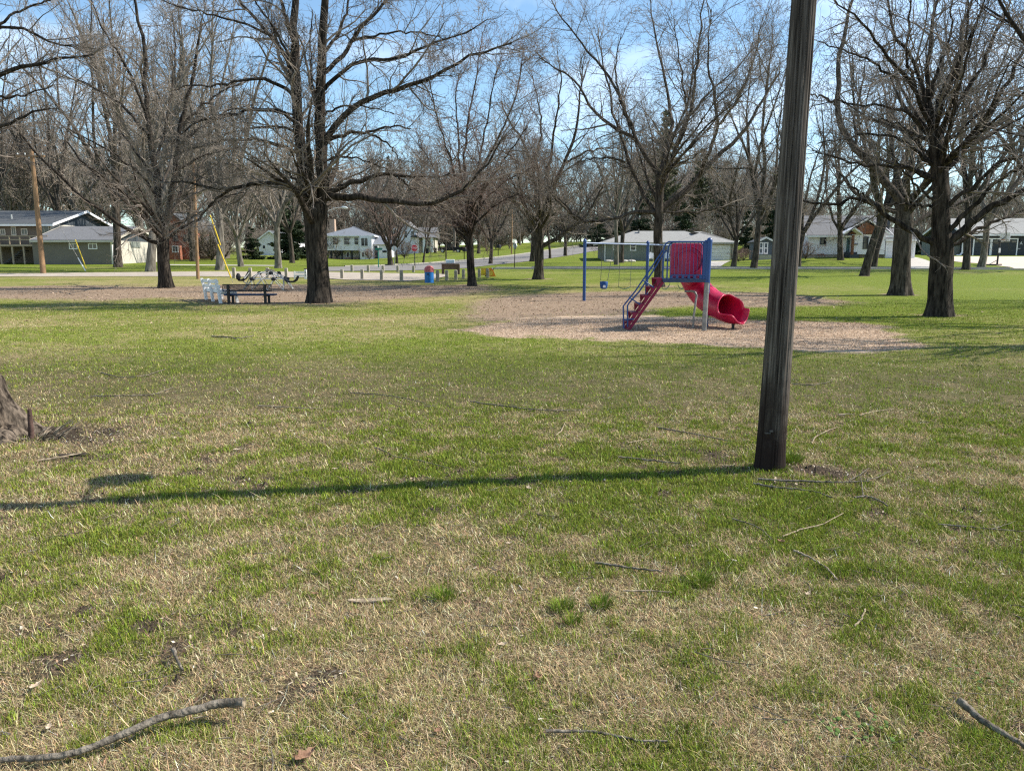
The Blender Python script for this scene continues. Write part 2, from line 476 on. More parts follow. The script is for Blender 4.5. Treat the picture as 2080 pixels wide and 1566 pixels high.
def gattr(x, y):
    """(lush green, bare dirt, sand) of the ground at world x, y"""
    x = np.asarray(x, float); y = np.asarray(y, float)
    z = terr(x, y, False)
    yy = np.maximum(y, 1.9)
    px, py = proj(x, yy, z)
    n = fbm(x * .35, y * .35, 21, 4)
    nf = fbm(x * 2.2, y * 2.2, 31, 4)
    wide = fbm(x * .12, y * .12, 41, 3)
    g = .40 + .65 * (n - .5) + .45 * (nf - .5)
    g = g + .55 * blob(px, py, 1950, 612, 420, 60) + .26 * blob(px, py, 1050, 728, 800, 45) + .5 * (wide - .5) * sstep(10, 25, y) + .14 * blob(px, py, 250, 690, 330, 45)
    g = g + .55 * blob(px, py, 1500, 560, 600, 16) + .30 * blob(px, py, 760, 990, 420, 60) + .30 * blob(px, py, 1600, 1120, 330, 90)
    g = g + .22 * blob(px, py, 1820, 800, 420, 90) + .20 * blob(px, py, 1380, 1010, 320, 60) + .35 * blob(px, py, 1640, 635, 200, 12) + .45 * blob(px, py, 1400, 634, 110, 7)
    g = g + .25 * blob(px, py, 900, 625, 200, 10) + .08 * blob(px, py, 100, 640, 400, 14)
    g = g + .45 * sstep(60, 72, y) + .08 * sstep(5, 9, y)
    g = g - .16 * blob(px, py, 300, 850, 500, 60) - .06 * sstep(1040, 1250, py) - .25 * blob(px, py, 800, 655, 320, 16)
    g = g - .35 * blob(px, py, 1700, 552, 500, 4)
    d = np.zeros_like(g)
    for poly, w, a in ((D_SWING, 1.6, .95), (D_LEFT, 2.2, .80), (D_DOME, 1.5, .5)):
        sd = poly_sd(x, y, poly)
        d = np.maximum(d, a * sstep(-w, w, sd + 2.2 * (wide - .5) + 1.5 * (n - .5)))
    d = np.maximum(d, 1.15 * blob(px, py, 1660, 962, 105, 26) * sstep(.25, .58, nf))
    d = np.maximum(d, .9 * blob(px, py, 1440, 925, 90, 22) * sstep(.38, .62, nf))
    d = np.maximum(d, 1.3 * blob(px, py, 165, 882, 150, 24) * sstep(.12, .5, nf))
    d = np.maximum(d, .8 * blob(px, py, 160, 930, 120, 12) * sstep(.35, .6, nf))
    for bx, by, br in TREE_FEET: d = np.maximum(d, .95 * np.exp(-(((x - bx) ** 2 + (y - by) ** 2) / br ** 2)) * sstep(.15, .5, nf))
    # bare crumbs of earth between the tussocks of the near lawn
    cr_ = fbm(x * 5.5, y * 5.5, 51, 3)
    d = np.maximum(d, (1 - sstep(5.5, 9, y)) * 0.9 * sstep(.56, .80, cr_) * sstep(.34, .62, fbm(x * 1.1, y * 1.1, 61, 3)))
    s = sstep(-.30, .22, poly_sd(x, y, SAND) + 1.3 * (fbm(x * 1.1, y * 1.1, 71, 4) - .5) + .7 * (nf - .5))
    return np.clip(g, 0, 1.3), np.clip(d, 0, 1), s

def grid_mesh(name, X, Y, Z, m, attrs=None):
    r, c = X.shape
    v = np.stack([X, Y, Z], -1).reshape(-1, 3)
    i = np.arange(r * c).reshape(r, c)
    f = np.stack([i[:-1, :-1], i[:-1, 1:], i[1:, 1:], i[1:, :-1]], -1).reshape(-1, 4)
    return mesh_np(name, v, f, m, None, True, attrs)

def ground_material():
    m = bpy.data.materials.new('lawn_earth_and_sand'); m.use_nodes = True
    t = m.node_tree; N = t.nodes; L = t.links
    b = N['Principled BSDF']; b.inputs['Roughness'].default_value = 1; b.inputs['Specular IOR Level'].default_value = .1
    geo = N.new('ShaderNodeNewGeometry')
    def noise(scale, det=5, rough=.65, dist=0):
        n = N.new('ShaderNodeTexNoise'); n.inputs['Scale'].default_value = scale; n.inputs['Detail'].default_value = det
        n.inputs['Roughness'].default_value = rough; n.inputs['Distortion'].default_value = dist
        L.new(geo.outputs['Position'], n.inputs['Vector']); return n.outputs['Fac']
    def ramp(f, stops):
        r = N.new('ShaderNodeValToRGB'); e = r.color_ramp.elements
        while len(e) < len(stops): e.new(.5)
        for k, (p, c) in enumerate(stops): e[k].position = p; e[k].color = (*c, 1)
        L.new(f, r.inputs['Fac']); return r.outputs['Color']
    def math_(op, a, b_=None, clamp=False):
        q = N.new('ShaderNodeMath'); q.operation = op; q.use_clamp = clamp
        for k, val in enumerate((a, b_)):
            if val is None: continue
            if isinstance(val, (int, float)): q.inputs[k].default_value = val
            else: L.new(val, q.inputs[k])
        return q.outputs[0]
    def mixc(f, a, b_):
        q = N.new('ShaderNodeMixRGB'); L.new(f, q.inputs['Fac']); L.new(a, q.inputs['Color1']); L.new(b_, q.inputs['Color2']); return q.outputs['Color']
    def attr(n):
        a = N.new('ShaderNodeAttribute'); a.attribute_name = n; return a.outputs['Fac']
    nb, nm, nf, nff = noise(.8, 6), noise(5, 6), noise(24, 5), noise(75, 3)
    fine = math_('ADD', math_('MULTIPLY', nf, .55), math_('MULTIPLY', nff, .45))
    green = ramp(fine, [(.36, (.032, .046, .006)), (.50, (.120, .160, .018)), (.63, (.25, .285, .042))])
    dry = ramp(fine, [(.34, (.11, .085, .040)), (.50, (.31, .24, .12)), (.66, (.52, .42, .235))])
    dirt = ramp(fine, [(.32, (.11, .08, .055)), (.52, (.27, .195, .135)), (.68, (.43, .33, .24))])
    sand = ramp(math_('ADD', math_('MULTIPLY', fine, .8), math_('MULTIPLY', nm, .2)), [(.36, (.30, .205, .14)), (.50, (.49, .36, .252)), (.64, (.59, .455, .335))])
    # grass share: broad lushness broken up by tuft-sized noise
    gshare = math_('ADD', attr('green'), math_('ADD', math_('MULTIPLY', math_('SUBTRACT', nm, .5), 1.3), math_('MULTIPLY', math_('SUBTRACT', nf, .5), .9)))
    gf = N.new('ShaderNodeMapRange'); gf.interpolation_type = 'SMOOTHSTEP'; gf.inputs[1].default_value = .0; gf.inputs[2].default_value = .95
    L.new(gshare, gf.inputs[0])
    grass = mixc(gf.outputs[0], dry, green)
    df = N.new('ShaderNodeMapRange'); df.interpolation_type = 'SMOOTHSTEP'; df.inputs[1].default_value = .25; df.inputs[2].default_value = .75
    L.new(math_('ADD', attr('dirt'), math_('ADD', math_('MULTIPLY', math_('SUBTRACT', nm, .5), .8), math_('MULTIPLY', math_('SUBTRACT', nb, .5), .6))), df.inputs[0])
    # keep places without dirt free of it
    dfm = math_('MULTIPLY', df.outputs[0], math_('MULTIPLY', attr('dirt'), 2.5, True), True)
    c = mixc(dfm, grass, dirt)
    c = mixc(attr('sand'), c, sand)
    soil = N.new('ShaderNodeRGB'); soil.outputs[0].default_value = (.060, .045, .031, 1)
    c = mixc(attr('soil'), c, soil.outputs[0])
    L.new(c, b.inputs['Base Color'])
    bp = N.new('ShaderNodeBump'); bp.inputs['Strength'].default_value = .9; bp.inputs['Distance'].default_value = .035
    L.new(math_('ADD', fine, math_('MULTIPLY', nm, .8)), bp.inputs['Height']); L.new(bp.outputs['Normal'], b.inputs['Normal'])
    return m

def build_ground():
    ys = [-30, -22, -15, -10, -6, -3, -1, .3]
    y = 1.2
    while y < 60: ys.append(y); y += max(.045, y * .0062)
    while y < 600: ys.append(y); y += max(.4, y * .011)
    ys = np.array(ys)
    u = np.linspace(-1, 1, 561)
    u = np.sign(u) * np.abs(u) ** 1.15
    Y = np.repeat(ys[:, None], len(u), 1)
    X = u[None, :] * (np.maximum(ys, 0)[:, None] * .98 + 4.0)
    Z = terr(X, Y)
    g, d, s = gattr(X.ravel(), Y.ravel())
    soil = np.zeros_like(g)
    xr, yr = X.ravel(), Y.ravel()
    near = (1 - sstep(10, 16, yr))
    # dark earth and thatch under the near blades, mixed stronger to paint shaded gaps
    soil = near * (.68 + .32 * np.clip(d, 0, 1)) * (1 - s)
    o = grid_mesh('ground', X, Y, Z, ground_material(), {'green': g, 'dirt': d, 'sand': s, 'soil': soil})
    tag(o, kind='structure')
    return o
build_ground()

def sheet(name, pix, m, lift=.03, step=1.0, kind='structure'):
    """a flat sheet lying on the terrain inside a polygon of ground points"""
    poly = wpoly(pix)
    x0, y0 = poly.min(0); x1, y1 = poly.max(0)
    import bmesh
    bm = bmesh.new()
    bm.faces.new([bm.verts.new((a, b, 0)) for a, b in poly])
    for ax, lo, hi in ((0, x0, x1), (1, y0, y1)):
        k = lo + step
        while k < hi:
            co = (k, 0, 0) if ax == 0 else (0, k, 0); no = (1, 0, 0) if ax == 0 else (0, 1, 0)
            bmesh.ops.bisect_plane(bm, geom=bm.verts[:] + bm.edges[:] + bm.faces[:], plane_co=co, plane_no=no)
            k += step
    co = np.array([v.co[:] for v in bm.verts])
    zz = terr(co[:, 0], co[:, 1]) + lift
    for v, z in zip(bm.verts, zz): v.co.z = z
    bmesh.ops.recalc_face_normals(bm, faces=bm.faces[:])
    if sum(f.normal.z for f in bm.faces) < 0: bmesh.ops.reverse_faces(bm, faces=bm.faces[:])
    me = bpy.data.meshes.new(name); bm.to_mesh(me); bm.free()
    me.materials.append(m)
    o = bpy.data.objects.new(name, me); C.objects.link(o)
    return tag(o, kind=kind)

sheet('gravel_lane', [(-500, 557), (0, 556.5), (250, 554), (400, 552.5), (640, 553), (780, 555.5), (900, 557), (912, 561), (880, 568), (830, 572), (700, 569), (640, 565), (400, 562), (0, 562.5), (-500, 563)], M['gravel'])
sheet('street', [(640, 543.5), (760, 541), (850, 537), (900, 533), (950, 529.5), (1040, 520), (1085, 513.6), (1150, 503.5), (1200, 498), (1236, 494.5),
                 (1262, 496), (1236, 506.5), (1200, 511.5), (1085, 529.6), (1010, 538), (950, 545), (860, 549.5), (760, 551), (640, 551.5)], M['asphalt'], .035)
sheet('cross_street', [(1010, 543.2), (1300, 544.0), (1600, 544.2), (1850, 545), (2100, 546), (2500, 546), (2500, 548.5), (2100, 548.2), (1850, 547.3), (1600, 547), (1300, 546.6), (1000, 546.4)], M['asphalt'], .028)
sheet('sidewalk', [(560, 539.5), (400, 538.3), (330, 537.5), (330, 539.2), (400, 540), (560, 541)], M['concrete'], .03)
sheet('driveway', [(1400, 531), (1484, 530.5), (1472, 536), (1456, 544.5), (1370, 544.5)], M['drive'], .03)
sheet('driveway', [(1797, 522.5), (1853, 522.5), (1872, 526), (1890, 532), (1905, 540), (1912, 546), (1846, 546), (1838, 536), (1826, 528)], M['drive'], .03)
sheet('driveway', [(1925, 521.5), (2130, 521.5), (2300, 546.5), (2062, 546.5), (2052, 543), (2020, 539), (1990, 536), (1950, 533), (1925, 530)], M['drive_tan'], .03)

def kerb(name, pix, w=.18, h=.13):
    pts = [P(a, b) for a, b in pix]
    pts = [Vector((p.x, p.y, 0)) for p in pts]
    dense = []
    for a, b in zip(pts[:-1], pts[1:]):
        n = max(1, int((b - a).length / 1.5)); dense += [a.lerp(b, k / n) for k in range(n)]
    dense.append(pts[-1])
    mb = MB(); K = len(dense); vs = []
    for i, p in enumerate(dense):
        t = (dense[min(i + 1, K - 1)] - dense[max(i - 1, 0)]).normalized(); n = Vector((-t.y, t.x, 0)) * w / 2
        z = tz(p.x, p.y)
        for q, dz in ((p - n, -.05), (p - n, h), (p + n, h), (p + n, -.05)): vs.append((q.x, q.y, z + dz))
    fs = [(4 * i + k, 4 * i + (k + 1) % 4, 4 * i + 4 + (k + 1) % 4, 4 * i + 4 + k) for i in range(K - 1) for k in range(4)]
    mb.add(vs, fs)
    return tag(mb.build(name, M['kerb']), kind='structure')
kerb('kerb', [(1080, 544), (1300, 543.9), (1600, 544.0), (1836, 544.8)])
kerb('kerb', [(1915, 545.2), (2000, 545.4), (2050, 545.4)])
kerb('kerb', [(700, 541.8), (760, 540.6), (850, 536.4), (900, 532.4), (950, 528.8), (1040, 519.4), (1085, 513), (1150, 502.8), (1200, 497.3)])
kerb('kerb', [(1000, 547), (1300, 547.2), (1600, 547.6), (1850, 548), (2100, 548.8), (2400, 549)])

# ------------------------------------------------------------------ buildings
def wall_box(root, m, x0, x1, y0, y1, z0, z1, name='wall'):
    return MB().box(x0, x1, y0, y1, z0 - 1.2, z1).build(name, m, root)

def gable_x(root, m, x0, x1, y0, y1, ze, zr, ov=.45, th=.16, trim=None):
    """roof with its ridge along x"""
    ym = (y0 + y1) / 2; sl = (zr - ze) / (ym - y0); mb = MB()
    for sgn in (-1, 1):
        ye = ym + sgn * (ym - y0 + ov); ze_ = ze - sl * ov
        mb.prism([(x0 - ov, ye, ze_), (x0 - ov, ym, zr), (x0 - ov, ym, zr + th), (x0 - ov, ye, ze_ + th)], (x1 - x0 + 2 * ov, 0, 0))
    r = mb.build('roof', m, root)
    if trim is not None:
        f = MB()
        f.box(x0 - ov - .02, x1 + ov + .02, y0 - ov - .05, y0 - ov + .04, ze - sl * ov - .12, ze - sl * ov + th * .7)
        for xx in (x0 - ov - .05, x1 + ov):
            for sgn in (-1, 1):
                ye = ym + sgn * (ym - y0 + ov); ze_ = ze - sl * ov
                f.prism([(xx, ye, ze_ - .1), (xx, ym, zr - .1), (xx, ym, zr + th + .02), (xx, ye, ze_ + th + .02)], (.05, 0, 0))
        f.build('fascia', trim, r)
    return r

def gable_wall_x(root, m, x, y0, y1, ze, zr, th=.12):
    return MB().prism([(x, y0, ze), (x, y1, ze), (x, (y0 + y1) / 2, zr)], (th, 0, 0)).build('gable', m, root)

def gable_y(root, m, x0, x1, y0, y1, ze, zr, ov=.4, th=.16, trim=None):
    xm = (x0 + x1) / 2; sl = (zr - ze) / (xm - x0); mb = MB(); f = MB()
    for sgn in (-1, 1):
        xe = xm + sgn * (xm - x0 + ov); ze_ = ze - sl * ov
        mb.prism([(xe, y0 - ov, ze_), (xm, y0 - ov, zr), (xm, y0 - ov, zr + th), (xe, y0 - ov, ze_ + th)], (0, y1 - y0 + 2 * ov, 0))
        f.prism([(xe, y0 - ov - .05, ze_ - .1), (xm, y0 - ov - .05, zr - .1), (xm, y0 - ov - .05, zr + th + .02), (xe, y0 - ov - .05, ze_ + th + .02)], (0, .05, 0))
    r = mb.build('roof', m, root)
    if trim is not None: f.build('fascia', trim, r)
    return r

def gable_wall_y(root, m, x0, x1, y, ze, zr, th=.12):
    return MB().prism([(x0, y, ze), (x1, y, ze), ((x0 + x1) / 2, y, zr)], (0, th, 0)).build('gable', m, root)

def hip(root, m, x0, x1, y0, y1, ze, zr, ov=.5, trim=None):
    x0 -= ov; x1 += ov; y0 -= ov; y1 += ov; h = (y1 - y0) / 2; th = .18
    a = [(x0, y0), (x1, y0), (x1, y1), (x0, y1)]
    r0, r1 = (x0 + h * .95, (y0 + y1) / 2, zr), (x1 - h * .95, (y0 + y1) / 2, zr)
    v = [(*p, ze) for p in a] + [(*p, ze + .03) for p in a] + [r0, r1]
    f = [(3, 2, 1, 0), (0, 1, 5, 4), (1, 2, 6, 5), (2, 3, 7, 6), (3, 0, 4, 7), (4, 5, 9, 8), (5, 6, 9), (6, 7, 8, 9), (7, 4, 8)]
    r = MB().add(v, f).build('roof', m, root)
    if trim is not None:
        MB().box(x0 - .03, x1 + .03, y0 - .06, y0 + .02, ze - th, ze + .02).box(x0 - .06, x0 + .02, y0, y1, ze - th, ze + .02).box(x1 - .02, x1 + .06, y0, y1, ze - th, ze + .02).build('fascia', trim, r)
    return r

def window(root, x0, x1, z0, z1, y, fm, gm=None, fw=.09, split='h', name='window'):
    """window in a wall that faces -y"""
    f = MB()
    f.box(x0 - fw, x1 + fw, y - .06, y + .02, z1, z1 + fw).box(x0 - fw, x1 + fw, y - .08, y + .02, z0 - fw, z0)
    f.box(x0 - fw, x0, y - .058, y + .02, z0, z1).box(x1, x1 + fw, y - .058, y + .02, z0, z1)
    if split == 'h': f.box(x0, x1, y - .05, y + .01, (z0 + z1) / 2 - .03, (z0 + z1) / 2 + .03)
    if split == 'v': f.box((x0 + x1) / 2 - .03, (x0 + x1) / 2 + .03, y - .05, y + .01, z0, z1)
    w = f.build(name, fm, root)
    MB().box(x0, x1, y - .025, y + .015, z0, z1).build('pane', gm or M['glass'], w)
    return w

def door(root, x0, x1, z0, z1, y, m, fm, name='door', lite=False):
    d = MB().box(x0, x1, y - .05, y + .02, z0, z1).build(name, m, root)
    MB().box(x0 - .1, x0, y - .07, y + .01, z0, z1 + .1).box(x1, x1 + .1, y - .07, y + .01, z0, z1 + .1).box(x0, x1, y - .07, y + .01, z1, z1 + .1).build('frame', fm, d)
    if lite:
        MB().box(x0 + .2, x1 - .2, y - .07, y - .045, z0 + (z1 - z0) * .5, z1 - .2).build('pane', M['glass'], d)
    MB().box(x1 - .16, x1 - .10, y - .10, y - .05, z0 + .95, z0 + 1.08).build('handle', M['steel'], d)
    return d

def garage_door(root, x0, x1, z0, z1, y, m, fm, panes=False):
    mb = MB(); n = 4
    for k in range(n):
        a = z0 + (z1 - z0) * k / n; b = z0 + (z1 - z0) * (k + 1) / n
        mb.box(x0, x1, y - .05 - .008 * (k % 2), y + .02, a + .012, b - .012)
    d = mb.build('garage_door', m, root)
    MB().box(x0 - .15, x0, y - .10, y + .01, z0, z1 + .15).box(x1, x1 + .15, y - .10, y + .01, z0, z1 + .15).box(x0, x1, y - .10, y + .01, z1, z1 + .15).build('frame', fm, d)
    if panes:
        p = MB()
        for k in range(4):
            a = x0 + (x1 - x0) * (k + .12) / 4; b = x0 + (x1 - x0) * (k + .88) / 4
            p.box(a, b, y - .075, y - .045, z1 - (z1 - z0) * .2, z1 - (z1 - z0) * .06)
        p.build('pane', M['glass'], d)
    return d

# --- split-level house on the left, with deck and garage wing
def house_left():
    Yg = 84.0
    xg0, xg1 = -53.2, Xp(228, Yg); gz = tz(xg1, Yg)
    r = thing('split_level_house', 'dark roofed split level house with raised timber deck and low shade toned taupe wing at its right', 'house', (xg0, Yg, gz))
    ze = Zp(488, Yg); zr = Zp(463, Yg + 5.5)
    wall_box(r, M['siding_taupe_shade'], xg0, xg1 - .12, Yg, 95.0, gz, ze)
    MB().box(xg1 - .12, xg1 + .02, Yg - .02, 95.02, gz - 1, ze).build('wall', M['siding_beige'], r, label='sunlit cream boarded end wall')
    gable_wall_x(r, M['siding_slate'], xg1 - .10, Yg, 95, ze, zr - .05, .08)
    gable_x(r, M['roof_grey'], xg0 + .6, xg1, Yg, 95, ze, zr, .5, trim=M['siding_beige'])
    for a, b in ((144, 158), (183, 198)):
        window(r, Xp(a, Yg), Xp(b, Yg), Zp(505, Yg), Zp(496, Yg), Yg, M['white'], split='v')
    # grey plaque-like shutter on the lit end wall
    MB().box(xg1 + .03, xg1 + .08, 88.2, 90.4, Zp(503, 89), Zp(491, 89)).build('shutter', M['siding_sage'], r)
    MB().tube([(xg1 + .1, Yg - .3, ze - .1), (xg1 + .1, Yg - .05, ze - .5), (xg1 + .1, Yg - .05, gz)], .06, 6).build('downspout', M['white'], r)
    # main block
    Y0, Y1 = 88.0, 101.5; x1 = -53.35; x0 = -86.0
    ze2 = Zp(455, Y0); zr2 = Zp(431, 94.7)
    wall_box(r, M['siding_brown_shade'], x0, x1 - .14, Y0, Y1, gz, ze2)
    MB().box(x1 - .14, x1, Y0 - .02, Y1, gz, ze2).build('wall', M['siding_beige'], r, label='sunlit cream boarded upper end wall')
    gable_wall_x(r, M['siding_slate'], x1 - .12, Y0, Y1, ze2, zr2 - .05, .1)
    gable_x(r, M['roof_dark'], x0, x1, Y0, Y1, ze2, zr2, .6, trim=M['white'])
    MB().tube([(Xp(32, 90), 90, Zp(450, 90) - .3), (Xp(32, 90), 90, Zp(436, 90))], .07, 6).build('vent_pipe', M['steel_pale'], r)
    for a, b, c, d in ((8, 15, 467, 476), (30, 37, 462, 477), (50, 60, 466, 476), (87, 104, 459, 480), (-40, -20, 462, 476)):
        window(r, Xp(a, Y0), Xp(b, Y0), Zp(d, Y0), Zp(c, Y0), Y0, M['siding_beige'], split='v')
    # deck
    dk0, dk1 = 84.6, 87.9; xd0 = -86.0; xd1 = Xp(105, 85); zd = Zp(497, 85)
    dk = MB().box(xd0, xd1, dk0, dk1, zd - .22, zd).build('deck', M['deck_wood'], r)
    rail = MB()
    zt = Zp(479, 84.6)
    rail.box(xd0, xd1, dk0, dk0 + .08, zt - .08, zt).box(xd0, xd1, dk0 + .02, dk0 + .06, (zt + zd) / 2, (zt + zd) / 2 + .09)
    x = xd0
    while x <= xd1: rail.box(x - .05, x + .05, dk0 + .005, dk0 + .075, zd, zt - .08); x += 1.15
    rail.build('railing', M['deck_wood'], dk)
    for px in (-70, 3, 27, 50):
        q = Xp(px, dk0 + .2); MB().box(q - .09, q + .09, dk0 + .1, dk0 + .28, gz - 1, zd - .22).build('post', M['deck_wood'], dk)
    st = MB()
    for k in range(9): st.box(Xp(8, 86) + k * .28, Xp(8, 86) + k * .28 + .30, 85.4, 86.6, gz + .2 * k - .1, gz + .2 * k)
    st.build('stairs', M['siding_slate'], dk)
house_left()

def house_brick():
    Y = 105.0; x0, x1 = Xp(318, Y), Xp(389, Y); gz = tz(x1, Y)
    r = thing('brick_house', 'red brick two storey house partly hidden behind the pole and bare trees', 'house', (x0, Y, gz))
    ze = Zp(462, Y); zr = ze + 2.0
    wall_box(r, M['brick'], x0, x1, Y, Y + 10, gz, ze)
    wall_box(r, M['brick'], x0, Xp(372, Y), Y - .9, Y - .02, gz, Zp(499, Y))
    gable_wall_y(r, M['brick'], x0, x1, Y + .02, ze, zr - .1)
    gable_y(r, M['roof_dark'], x0, x1, Y, Y + 10, ze, zr, .4, trim=M['brown_board'])
    window(r, Xp(354, Y), Xp(363, Y), Zp(490, Y), Zp(478, Y), Y, M['brown_board'])
    window(r, Xp(352, Y - .9), Xp(362, Y - .9), Zp(512, Y), Zp(501, Y), Y - .9, M['white'], split='v')
    window(r, Xp(376, Y), Xp(385, Y), Zp(490, Y), Zp(478, Y), Y, M['brown_board'])
    MB().box(x1 + .02, Xp(418, Y), Y + 3, Y + 9, gz - 1, Zp(490, Y)).build('wing', M['siding_brown_shade'], r)
    MB().prism([(x1, Y + 2.6, Zp(490, Y)), (x1, Y + 9.4, Zp(490, Y)), (x1, Y + 6, Zp(476, Y))], (Xp(420, Y) - x1, 0, 0)).build('wing_roof', M['roof_dark'], r)
house_brick()

def white_barn():
    Y = 140.0; x0, x1 = Xp(527, Y), Xp(573, Y); gz = tz(x1, Y); y1 = 151.0
    r = thing('white_garage', 'small white garage with two doors behind pale forked trees and a spruce', 'garage', (x0, Y, gz))
    ze = Zp(487, Y); zr = Zp(470, Y)
    wall_box(r, M['siding_white'], x0, x1, Y, y1, gz, ze)
    gable_wall_y(r, M['siding_white'], x0, x1, Y + .02, ze, zr - .1)
    gable_y(r, M['roof_dark'], x0, x1, Y, y1, ze, zr, .35, trim=M['white'])
    window(r, Xp(535, Y), Xp(539.5, Y), Zp(505, Y), Zp(499, Y), Y, M['white'], split='')
    for ya, yb in ((140.8, 145.0), (146.0, 150.2)):
        d = MB().box(x1 - .02, x1 + .06, ya, yb, gz, gz + 2.3).build('garage_door', M['white'], r)
        MB().box(x1 + .05, x1 + .09, ya + .3, yb - .3, gz + 1.55, gz + 2.05).build('pane', M['glass'], d)
    q = thing('white_shed', 'low white shed with dark gable standing right of the white garage', 'shed', (Xp(578, 150), 150, tz(Xp(590, 150), 150)))
    a, b = Xp(577, 150), Xp(606, 150); g2 = tz(b, 150)
    wall_box(q, M['siding_white'], a, b, 150.5, 155, g2, Zp(490, 150))
    gable_wall_y(q, M['siding_slate'], a, b, 150.52, Zp(490, 150), Zp(482, 150))
    gable_y(q, M['roof_dark'], a, b, 150.5, 155, Zp(490, 150), Zp(482, 150), .3, trim=M['white'])
    for s0, s1 in ((578, 589), (593, 604)):
        w = MB().box(Xp(s0, 150), Xp(s1, 150), 150.42, 150.52, g2, Zp(496, 150)).build('door', M['white'], q)
        MB().box(Xp(s0 + 1, 150), Xp(s1 - 1, 150), 150.38, 150.44, Zp(500, 150), Zp(496.5, 150)).build('pane', M['glass'], w)
white_barn()

def house_white_two():
    Y = 150.0; x0, x1 = Xp(658, Y), Xp(732, Y); gz = Zp(533, Y)
    r = thing('two_storey_house', 'white two storey house with blue grey hip roof and recessed porch beside the wide trunk', 'house', (x0, Y, gz))
    ze = Zp(479, Y); zm = Zp(509, Y)
    MB().box(x0, x1, Y, Y + 11, zm, ze).build('wall', M['siding_white'], r, label='white upper storey wall')
    MB().box(x0 + .6, x1, Y + 1.6, Y + 11, gz - 1.5, zm - .01).build('wall', M['siding_beige'], r, label='cream wall of the recessed porch')
    MB().box(x0 + .55, Xp(686, Y), Y + 1.45, Y + 1.59, gz - 1, gz + 1.0).box(Xp(697, Y), x1, Y + 1.45, Y + 1.59, gz - 1, gz + 1.0).build('plinth', M['brick_pale'], r)
    hip(r, M['roof_slate'], x0, Xp(757, Y), Y, Y + 11, ze, Zp(460, Y + 5), .5, trim=M['white'])
    MB().box(Xp(674, 158), Xp(684, 158), 157, 158.4, ze, Zp(446, 158)).build('chimney', M['brick_pale'], r)
    for a, b in ((660, 666), (677.5, 687.5), (700, 710), (721, 728.5)):
        window(r, Xp(a, Y), Xp(b, Y), Zp(497, Y), Zp(483, Y), Y, M['white'])
    for px in (673, 695, 715, 731):
        q = Xp(px, Y + .3); MB().box(q - .14, q + .14, Y + .15, Y + .43, gz - 1, zm).build('porch_post', M['black_metal'], r)
    d = door(r, Xp(699, Y), Xp(707.5, Y), gz, Zp(511, Y), Y + 1.58, M['white'], M['siding_beige'], lite=True)
    # sunlit projecting bay on the right and low wing
    xb = Xp(757, Y)
    MB().box(x1 + .02, xb, Y - .6, Y + 11, gz - 1.5, ze).build('wall', M['siding_white'], r, label='sunlit white entrance bay')
    door(r, Xp(735, Y), Xp(742.5, Y), gz, Zp(511, Y), Y - .61, M['white'], M['siding_beige'], lite=True)
    window(r, Xp(736, Y), Xp(749, Y), Zp(500, Y), Zp(484, Y), Y - .6, M['white'], split='v')
    window(r, Xp(746, Y), Xp(749.5, Y), Zp(521, Y), Zp(511, Y), Y - .6, M['white'])
    wx = Xp(792, Y)
    MB().box(xb + .02, wx, Y + .5, Y + 9, gz - 1, Zp(497, Y)).build('wall', M['siding_white'], r, label='low white wing')
    MB().prism([(xb, Y, Zp(497, Y)), (xb, Y + 9.5, Zp(497, Y)), (xb, Y + 4.7, Zp(478, Y))], (wx - xb + .5, 0, 0)).build('wing_roof', M['roof_slate'], r)
    MB().box(Xp(760, Y), Xp(768, Y), Y + .40, Y + .49, gz, Zp(500, Y)).build('dark_bay', M['door_dark'], r)
    window(r, Xp(777, Y), Xp(784, Y), Zp(512, Y), Zp(510, Y), Y + .5, M['black_metal'], split='')
house_white_two()

def house_far_white():
    Y = 172.0; x0, x1 = Xp(800, Y), Xp(846, Y); gz = tz(x1, Y) - .3
    r = thing('porch_house', 'white house with tall gable and pillared porch up the slope behind the stop sign', 'house', (x0, Y, gz))
    ze = Zp(468, Y); zr = Zp(447, Y)
    wall_box(r, M['siding_white'], x0, x1, Y, Y + 10, gz, ze)
    gable_wall_y(r, M['siding_white'], x0, x1, Y + .02, ze, zr - .1)
    gable_y(r, M['roof_grey'], x0, x1, Y, Y + 10, ze, zr, .4, trim=M['white'])
    for a, b in ((806, 812), (822, 828), (836, 842)):
        window(r, Xp(a, Y), Xp(b, Y), Zp(483, Y), Zp(470, Y), Y, M['white'])
    x2 = Xp(882, Y)
    wall_box(r, M['siding_beige'], x1 + .02, x2, Y + 2.0, Y + 9, gz, Zp(484, Y))
    MB().prism([(x1, Y - .8, Zp(483, Y)), (x1, Y + 9.5, Zp(483, Y)), (x1, Y + 4.5, Zp(460, Y))], (x2 - x1 + .5, 0, 0)).build('porch_roof', M['roof_grey'], r)
    for px in (849, 862, 878):
        q = Xp(px, Y); MB().box(q - .28, q + .28, Y - .4, Y + .16, gz - 1, Zp(483, Y)).build('porch_post', M['white'], r)
    MB().box(x1 + .1, x2, Y - .3, Y + 1.9, gz - 1, gz + .35).build('porch_floor', M['concrete'], r)
    for a, b in ((852, 858), (867, 874)):
        window(r, Xp(a, Y), Xp(b, Y), Zp(500, Y), Zp(488, Y), Y + 2.0, M['white'])
    # gable over the entrance, dark and small
    MB().prism([(Xp(835, Y), Y - 1.2, Zp(482, Y)), (Xp(853, Y), Y - 1.2, Zp(482, Y)), (Xp(846, Y), Y - 1.2, Zp(477, Y))], (0, 2.0, 0)).build('entrance_gable', M['roof_dark'], r)
house_far_white()
